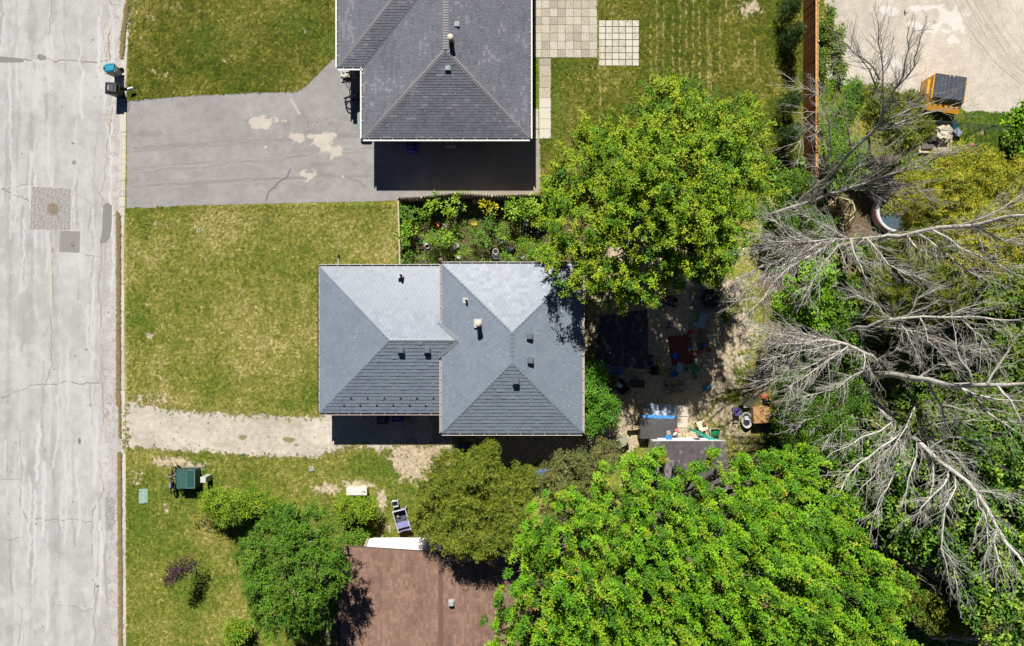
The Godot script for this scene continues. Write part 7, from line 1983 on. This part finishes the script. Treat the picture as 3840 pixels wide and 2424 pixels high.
	vessel("white_hat", "upturned white bowl beside the flattened cardboard", "bowl", 2662, 1263, .17, .1, plain(240, 244, 248), null, [20, 0], g)
	vessel("green_tub", "low green tub next to the navy toy box", "tub", 2626, 1302, .18, .18, plain(40, 96, 76), plain(60, 110, 90), [0, 0], g)
	board("flattened_cardboard", "flattened brown cardboard box by the upturned white bowl", "cardboard", 2633, 1264, Vector3(.55, .12, .72), -6, plain(160, 128, 90, .9), .2)
	for q in [["kiddie_seat", "blue plastic kiddie seat on the maroon rug", 2532, 1335, .42, plain(30, 130, 214, .4)], ["sand_tray", "blue plastic tray above the cluttered table", 2526, 1402, .44, plain(40, 130, 210, .4)]]:
		var t := thing(q[0], q[1], "plastic tray", P(q[2], q[3]), 12, g)
		var b := MB.new()
		b.lathe([Vector2(0, .03), Vector2(.16, .03), Vector2(.22, .2), Vector2(.24, .2), Vector2(.21, .16), Vector2(.14, .06), Vector2(0, .06)], Transform3D(Basis.from_scale(Vector3(1.1, 1, .85)), Vector3.ZERO), 16)
		part(t, "shell", b, q[5])
		bx(t, "lip", Vector3(0, .2, -.2), Vector3(.26, .03, .08), q[5])
	board("lid_panel", "pale blue plastic lid lying on the maroon rug's edge", "lid", 2547, 1377, Vector3(.36, .05, .6), -8, plain(190, 206, 236, .5), .12)
	drape("maroon_rug", "maroon outdoor rug beneath the scattered toys", "rug", [[2505, 1262, .02], [2590, 1255, .02], [2606, 1365, .02], [2520, 1372, .02]], 16, 18, .02, .4, plain(150, 72, 60, .95))
	var tn := thing("play_tunnel", "bright green fabric play tunnel on the sunlit dirt", "tunnel", P(2605, 1380), 28)
	var tnb := MB.new()
	tnb.lathe([Vector2(.13, 0), Vector2(.16, .1), Vector2(.13, .2), Vector2(.16, .3), Vector2(.13, .4), Vector2(.16, .5), Vector2(.13, .6), Vector2(.14, .74)], pose(Vector3(0, .15, .37), -90, 0, 0), 16)
	part(tn, "fabric", tnb, plain(10, 160, 84, .5))
	k = 0
	for q in [[2612, 1386, .22], [2612, 1398, .24], [2600, 1405, .26], [2607, 1418, .28]]:
		crumple("garden_stone", ["flat stone against the green play tunnel", "white-topped stone below the green tunnel", "brown stone at the tip of the green tunnel", "lowest brown stone below the green tunnel"][k], "stone", q[0], q[1], Vector3(q[2], .16, q[2] * .9), plain([130, 220, 150, 140][k], [120, 212, 136, 126][k], [116, 206, 116, 104][k], .95), 80 + k, "stones beside the green tunnel")
		k += 1
	var ct2 := thing("clutter_table", "low wooden table crowded with bottles and parts", "table", P(2524, 1449), 2, g)
	bx(ct2, "top", Vector3(0, .45, 0), Vector3(1.35, .05, .82), plain(172, 154, 122, .95))
	for s in [[-.6, -.34], [.6, -.34], [-.6, .34], [.6, .34]]: bx(ct2, "leg", Vector3(s[0], .22, s[1]), Vector3(.07, .44, .07), plain(140, 122, 96, .95))
	var lab := ["clear bottle", "yellow tin", "pale blue tin", "pink jar", "grey tin", "white carton", "blue carton", "dark tin", "silver tin", "brown tray", "black jar", "green jar"]
	var spot := ["at the table's back corner", "at the table's back edge", "beside the yellow tin", "in the middle of the table", "left of the brown tray", "at the table's right end", "at the front right corner", "on the left edge", "at the front left corner", "at the front edge", "behind the brown tray", "beside the pink jar"]
	var at := [[-.5, -.3], [-.1, -.3], [.08, -.3], [.18, -.1], [-.45, 0], [.45, .05], [.42, .3], [-.58, -.1], [-.5, .24], [-.12, .22], [-.15, -.08], [.35, -.15]]
	var cs := [[200, 210, 214], [220, 206, 60], [150, 190, 210], [236, 70, 150], [150, 156, 170], [226, 226, 226], [150, 180, 220], [60, 60, 70], [190, 194, 204], [150, 122, 90], [40, 40, 44], [90, 120, 80]]
	for i in 12:
		var t := thing("table_tin", "%s %s crowded with bottles" % [lab[i], spot[i]], "container", P(2524, 1449) + Vector3(at[i][0], .475, at[i][1]), rf(-30, 30), "containers on the crowded table")
		if i in [5, 6, 9]:
			bx(t, "body", Vector3(0, .06 if i != 9 else .02, 0), Vector3(.2, .12, .16) if i != 9 else Vector3(.5, .05, .34), plain(cs[i][0], cs[i][1], cs[i][2], .5)); bx(t, "lid", Vector3(0, .13 if i != 9 else .05, 0), Vector3(.14, .02, .1), plain(cs[i][0] * .8, cs[i][1] * .8, cs[i][2] * .8, .5))
		else:
			var b := MB.new()
			b.lathe([Vector2(.07, 0), Vector2(.075, .14), Vector2(.04, .18), Vector2(.04, .22), Vector2(0, .22)], Transform3D.IDENTITY, 12)
			part(t, "body", b, plain(cs[i][0], cs[i][1], cs[i][2], .4))
	var lb := crate("leaf_crate", "old metal frame half buried under the maple's leaves", "frame", 3010, 1720, Vector3(1.5, .5, 1.0), -4, plain(120, 116, 108, .7), null)

func make_lot_things() -> void:
	# yellow dumpster with black ribbed lids
	var lc := P(3563, 329, 1.55)
	var d := thing("yellow_dumpster", "yellow steel dumpster with black ribbed plastic lids on the gravel lot", "dumpster", Vector3(lc.x, 0, lc.z), -8)
	var y := mat("dumpster_yellow", D(250, 178, 34), .5, "faint", 1.0)
	var bk := mat("lid_black", D(84, 88, 100), .5, "soft", 1.0)
	var body := MB.new()
	var w := 1.0
	var prof := [Vector2(-.76, .12), Vector2(.85, .12), Vector2(1.42, 1.14), Vector2(.78, 1.42), Vector2(-.76, 1.5)]      # z, y section: sloping shoulder below the hinges, undercut front
	for i in prof.size():
		var a: Vector2 = prof[i]; var b: Vector2 = prof[(i + 1) % prof.size()]
		if i == 3: continue
		body.quad(Vector3(w, a.y, a.x), Vector3(-w, a.y, a.x), Vector3(-w, b.y, b.x), Vector3(w, b.y, b.x))
	for s in [-w, w]:
		for i in range(1, prof.size() - 1):
			if s > 0: body.tri(Vector3(s, prof[0].y, prof[0].x), Vector3(s, prof[i + 1].y, prof[i + 1].x), Vector3(s, prof[i].y, prof[i].x))
			else: body.tri(Vector3(s, prof[0].y, prof[0].x), Vector3(s, prof[i].y, prof[i].x), Vector3(s, prof[i + 1].y, prof[i + 1].x))
	part(d, "body", body, y)
	var yl := mat("dumpster_light", D(250, 190, 50), .5)
	for s in [-1.0, 1.0]:
		bx(d, "sleeve", Vector3(s * (w + .06), .95, -.1), Vector3(.12, .22, .9), yl)
		bx(d, "rim", Vector3(s * (w + .015), 1.47, 0), Vector3(.07, .07, 1.56), yl)
		var l := bx(d, "lid", Vector3(s * .49, 1.54, -.02), Vector3(.96, .05, 1.52), bk)
		for i in 4: bx(l, "rib", Vector3(s * .49 - .35 + i * .235, 1.585, -.02), Vector3(.15, .045, 1.46), bk)
		bx(l, "lid_handle", Vector3(s * .12, 1.60, -.7), Vector3(.06, .04, .14), plain(190, 190, 190))
	bx(d, "hinge_rod", Vector3(0, 1.5, .80), Vector3(2.0, .05, .05), mat("hinge_black", Color(.03, .03, .035), .5))
	for i in 6: bx(d, "hinge", Vector3(-.85 + i * .34, 1.53, .78), Vector3(.12, .08, .14), M["hinge_black"])
	for q in [[-.8, -.6], [.8, -.6], [-.8, .5], [.8, .5]]: bx(d, "foot", Vector3(q[0], .06, q[1]), Vector3(.16, .12, .16), plain(50, 46, 40))
	# pale tarp heap on a wooden sandbox frame
	var fr := thing("wooden_sandbox", "square wooden sandbox frame under a heap of pale tarp", "sandbox", P(3502, 535), -2)
	var wd := plain(226, 206, 170, .9)
	for q in [[Vector3(0, .12, .68), Vector3(2.1, .22, .12)], [Vector3(0, .12, -.68), Vector3(2.1, .22, .12)], [Vector3(1.0, .12, 0), Vector3(.12, .22, 1.24)], [Vector3(-1.0, .12, 0), Vector3(.12, .22, 1.24)]]: bx(fr, "plank", q[0], q[1], wd)
	bx(fr, "corner_seat", Vector3(.55, .24, .5), Vector3(.8, .03, .3), plain(206, 188, 156, .9)); bx(fr, "sand", Vector3(0, .07, 0), Vector3(1.86, .1, 1.22), plain(196, 178, 146, .95))
	crumple("pale_tarp_heap", "heap of cream tarp piled on the wooden sandbox", "tarp", 3525, 505, Vector3(1.1, .6, 1.3), mat("cream_tarp", D(226, 216, 190), .8, "soft", 1.2), 91, "", -30).position.y = .15
	crumple("grey_cushion", "dark grey bundled cover left of the cream tarp heap", "cover", 3478, 515, Vector3(.9, .5, .9), plain(74, 74, 80, .8), 92).position.y = .15
	board("grey_slab_board", "grey board leaning on the near edge of the sandbox", "board", 3468, 548, Vector3(.8, .05, .5), 4, plain(120, 110, 106, .9), .3)
	var um := thing("teal_parasol", "broken teal folding frame beside the sandbox", "folding frame", P(3575, 490), 35)
	for i in 6:
		var b := MB.new()
		b.tube([Vector3(-.1 + i * .03, .25, .25), Vector3(-.22 + i * .09, .6, -.55)], [.025, .025], 5)
		part(um, "rod", b, plain(40, 166, 180, .4))
	bx(um, "cloth", Vector3(-.05, .35, .2), Vector3(.34, .1, .5), plain(190, 204, 226, .8), Basis.from_euler(Vector3(.2, .3, .2)))
	ball("pink_ball", "pink ball lying on the small green lawn", 3640, 548, .16, plain(232, 104, 104, .5))
	# wire fence: top rail, mesh and posts
	var wf := thing("wire_fence", "thin dark wire fence running behind the pink ball's lawn", "fence")
	var f0 := P(3490, 452, 1.1); var f1 := P(3860, 480, 1.1)
	var rail := MB.new()
	rail.tube([f0, f1], [.022, .022], 6)
	var dk := plain(60, 78, 82, .5)
	part(wf, "top_rail", rail, dk)
	for i in 4:
		var q := f0.lerp(f1, i / 3.0)
		bx(wf, "post", Vector3(q.x, .55, q.z), Vector3(.045, 1.1, .045), dk)
	var net := MB.new()
	for i in 70:
		var a := f0.lerp(f1, i / 70.0)
		for s in [-1, 1]:
			var e := f0.lerp(f1, clampf((i + s * 9) / 70.0, 0, 1))
			net.tube([a, Vector3(e.x, .05, e.z)], [.004, .004], 3, false)
	part(wf, "netting", net, dk)
	var sw := thing("lean_pole", "dark pole standing in the small lawn by the wire fence", "pole", P(3618, 510))
	bx(sw, "pole", Vector3(0, .75, 0), Vector3(.04, 1.5, .04), dk); bx(sw, "cap", Vector3(0, 1.51, 0), Vector3(.06, .03, .06), dk)
	# hexagonal timber frame of a climbing dome
	var hx := thing("climbing_frame", "hexagonal frame of pale timber battens under the leaning dead tree", "climbing frame", P(3155, 792))
	var bt := plain(232, 226, 170, .8)
	var top := []; var low := []
	for i in 6:
		var a := TAU * i / 6 + .3
		top.append(Vector3(cos(a) * .45, .95, sin(a) * .45)); low.append(Vector3(cos(a) * .95, .05, sin(a) * .95))
	for i in 6:
		var j := (i + 1) % 6
		for q in [[top[i], top[j]], [low[i], low[j]], [top[i], low[i]], [top[i], low[j]]]:
			var b := MB.new()
			var v: Vector3 = q[1] - q[0]
			b.box((q[0] + q[1]) * .5, Vector3(.055, .03, v.length()), Basis.looking_at(v.normalized(), Vector3.UP))
			part(hx, "batten", b, bt)
	# inflatable pool, mostly hidden by the cedar
	var po := thing("round_pool", "white round inflatable pool with a red rim half hidden by the golden cedar", "pool", P(3345, 800))
	var pw := MB.new()
	pw.lathe([Vector2(1.35, 0), Vector2(1.42, .35), Vector2(1.32, .66)], Transform3D.IDENTITY, 36)
	part(po, "wall", pw, plain(226, 230, 238, .5))
	var pr := MB.new()
	pr.torus(pose(Vector3(0, .66, 0)), 1.27, .12, 36, 8)
	part(po, "rim", pr, plain(238, 240, 244, .4))
	var pr2 := MB.new()
	pr2.torus(pose(Vector3(0, .60, 0)), 1.40, .035, 36, 6)
	part(po, "red_band", pr2, plain(206, 60, 60, .5))
	var pwt := MB.new()
	pwt.lathe([Vector2(1.25, .4), Vector2(0, .4)], Transform3D.IDENTITY, 36)
	part(po, "water", pwt, plain(90, 110, 124, .1))
	# bird in flight above the gravel
	var bd := thing("flying_bird", "dark bird gliding over the pale gravel lot", "bird", P(3394, 49, 5.0), 6)
	var bb := MB.new()
	bb.lathe([Vector2(0, -.13), Vector2(.025, -.08), Vector2(.035, 0), Vector2(.022, .07), Vector2(0, .12)], pose(Vector3.ZERO, 0, 0, 90), 10)
	bb.tri(Vector3(.1, 0, 0), Vector3(.19, 0, .035), Vector3(.19, 0, -.035))
	for s in [-1.0, 1.0]:
		bb.quad(Vector3(-.04, .01, 0), Vector3(-.06, .035, s * .12), Vector3(.01, .03, s * .12), Vector3(.05, .01, 0))
		bb.tri(Vector3(-.06, .035, s * .12), Vector3(.04, .02, s * .23), Vector3(.01, .03, s * .12))
	part(bd, "body", bb, mat("feather", D(52, 54, 70), .7))

# ---- grass ----
func make_grass() -> void:
	var b := MB.new()
	var r2 := RandomNumberGenerator.new()
	r2.seed = 5
	for i in 7:
		var a := r2.randf() * TAU
		var d := Vector3(cos(a), 0, sin(a))
		var s := Vector3(-d.z, 0, d.x) * .011
		var root := d * r2.randf() * .035
		var mid := root + d * .022 + Vector3.UP * .035
		var tip := root + d * r2.randf_range(.05, .10) + Vector3.UP * r2.randf_range(.035, .06)
		b.col = Color.WHITE * r2.randf_range(.75, 1.25)
		b.col.a = 1
		b.quad(root - s, root + s, mid + s * .8, mid - s * .8); b.tri(mid - s * .8, mid + s * .8, tip)
	var gm := mat("grass_blade", Color.WHITE, .7)
	gm.vertex_color_use_as_albedo = true
	gm.metallic_specular = .25
	gm.backlight_enabled = true
	gm.backlight = Color(.4, .4, .4)
	var blade := b.mesh(gm)
	var keep_out := [drive_poly, gravel_poly, poly([[2000, -60], [2240, -60], [2240, 74], [2398, 74], [2398, 250], [2243, 250], [2243, 219], [2068, 219], [2068, 522], [2000, 522]]), poly([[1500, 745], [2030, 740], [2150, 1040], [1500, 1030]])]
	for rct in [[1372, -300, 1975, 505], [1285, -300, 1372, 240], [1235, 1010, 1650, 1525], [1660, 1010, 2160, 1590], [1300, 2110, 2000, 2500]]:
		keep_out.append(poly([[rct[0], rct[1]], [rct[2], rct[1]], [rct[2], rct[3]], [rct[0], rct[3]]]))
	var areas := [   # px rectangles and tufts per square metre
		[480, -30, 1290, 380, 210], [474, 770, 1500, 1560, 210], [474, 1560, 1700, 2470, 210], [2004, -40, 3010, 760, 190], [3380, 420, 3860, 720, 160], [2560, 1080, 2900, 1700, 110], [2190, 1380, 2560, 1700, 25]]
	var per := grass_img.get_width() / lawn_rect.size.x
	var buf := PackedFloat32Array()
	for ar in areas:
		var a := P(ar[0], ar[1]); var e := P(ar[2], ar[3])
		var n := int((e.x - a.x) * (e.z - a.z) * ar[4])
		for i in n:
			var p := Vector3(rf(a.x, e.x), 0, rf(a.z, e.z))
			var c := grass_img.get_pixel(clampi(int((p.x - lawn_rect.position.x) * per), 0, 1535), clampi(int((p.z - lawn_rect.position.y) * per), 0, 980)).srgb_to_linear()
			if c.b > c.g * .50 and rng.randf() < .92: continue      # bare earth
			var v2 := Vector2(p.x, p.z)
			var out := false
			for pg in keep_out:
				if Geometry2D.is_point_in_polygon(v2, pg): out = true; break
			if out: continue
			var sc := rf(.6, 1.25)
			if c.g > c.r * 1.25: sc *= 1.25
			c = c * rf(.95, 1.8)
			var t := rng.randf() * TAU
			var cs := cos(t) * sc; var sn := sin(t) * sc
			buf.append_array(PackedFloat32Array([cs, 0.0, sn, p.x, 0.0, sc, 0.0, 0.0, -sn, 0.0, cs, p.z, c.r, c.g, c.b, 1.0]))
	var o := instances(self, "grass", blade, buf)
	o.set_meta("label", "short dry grass of the lawns")
	# dead weeds in the gutter and stragglers along the gravel
	var dry := [DL(168, 146, 104, 1.3), DL(150, 128, 90, 1.3), DL(188, 168, 124, 1.3), DL(136, 128, 74, 1.3)]
	var wb := PackedFloat32Array()
	for q in [[480, 0, 468, 60, 5], [468, 60, 453, 215, 4], [442, 800, 442, 1520, 4], [446, 1700, 450, 2430, 4], [446, 1500, 447, 1640, 1.0]]:
		var n := int(absf(q[3] - q[1]) * q[4] * .9)
		for i in n:
			var f := rng.randf()
			var p := P(lerpf(q[0], q[2], f) + rng.randfn(0, q[4] * .55), lerpf(q[1], q[3], f), 0)
			p.y = -.062
			put(wb, Transform3D(Basis(Vector3.UP, rf(0, TAU)).scaled(Vector3.ONE * rf(.7, 1.5)), p), dry[rng.randi() % 4])
	for i in 900:
		var q := gravel_poly[rng.randi() % gravel_poly.size()]
		put(wb, Transform3D(Basis(Vector3.UP, rf(0, TAU)).scaled(Vector3.ONE * rf(.7, 1.4)), Vector3(q.x + rng.randfn(0, .14), .01, q.y + rng.randfn(0, .14))), [dry[2], dry[3], DL(122, 136, 52, 1.6)][rng.randi() % 3])
	var w := instances(self, "dead_weeds", blade, wb)
	w.set_meta("label", "dead brown weeds growing in the gutter and along the gravel")
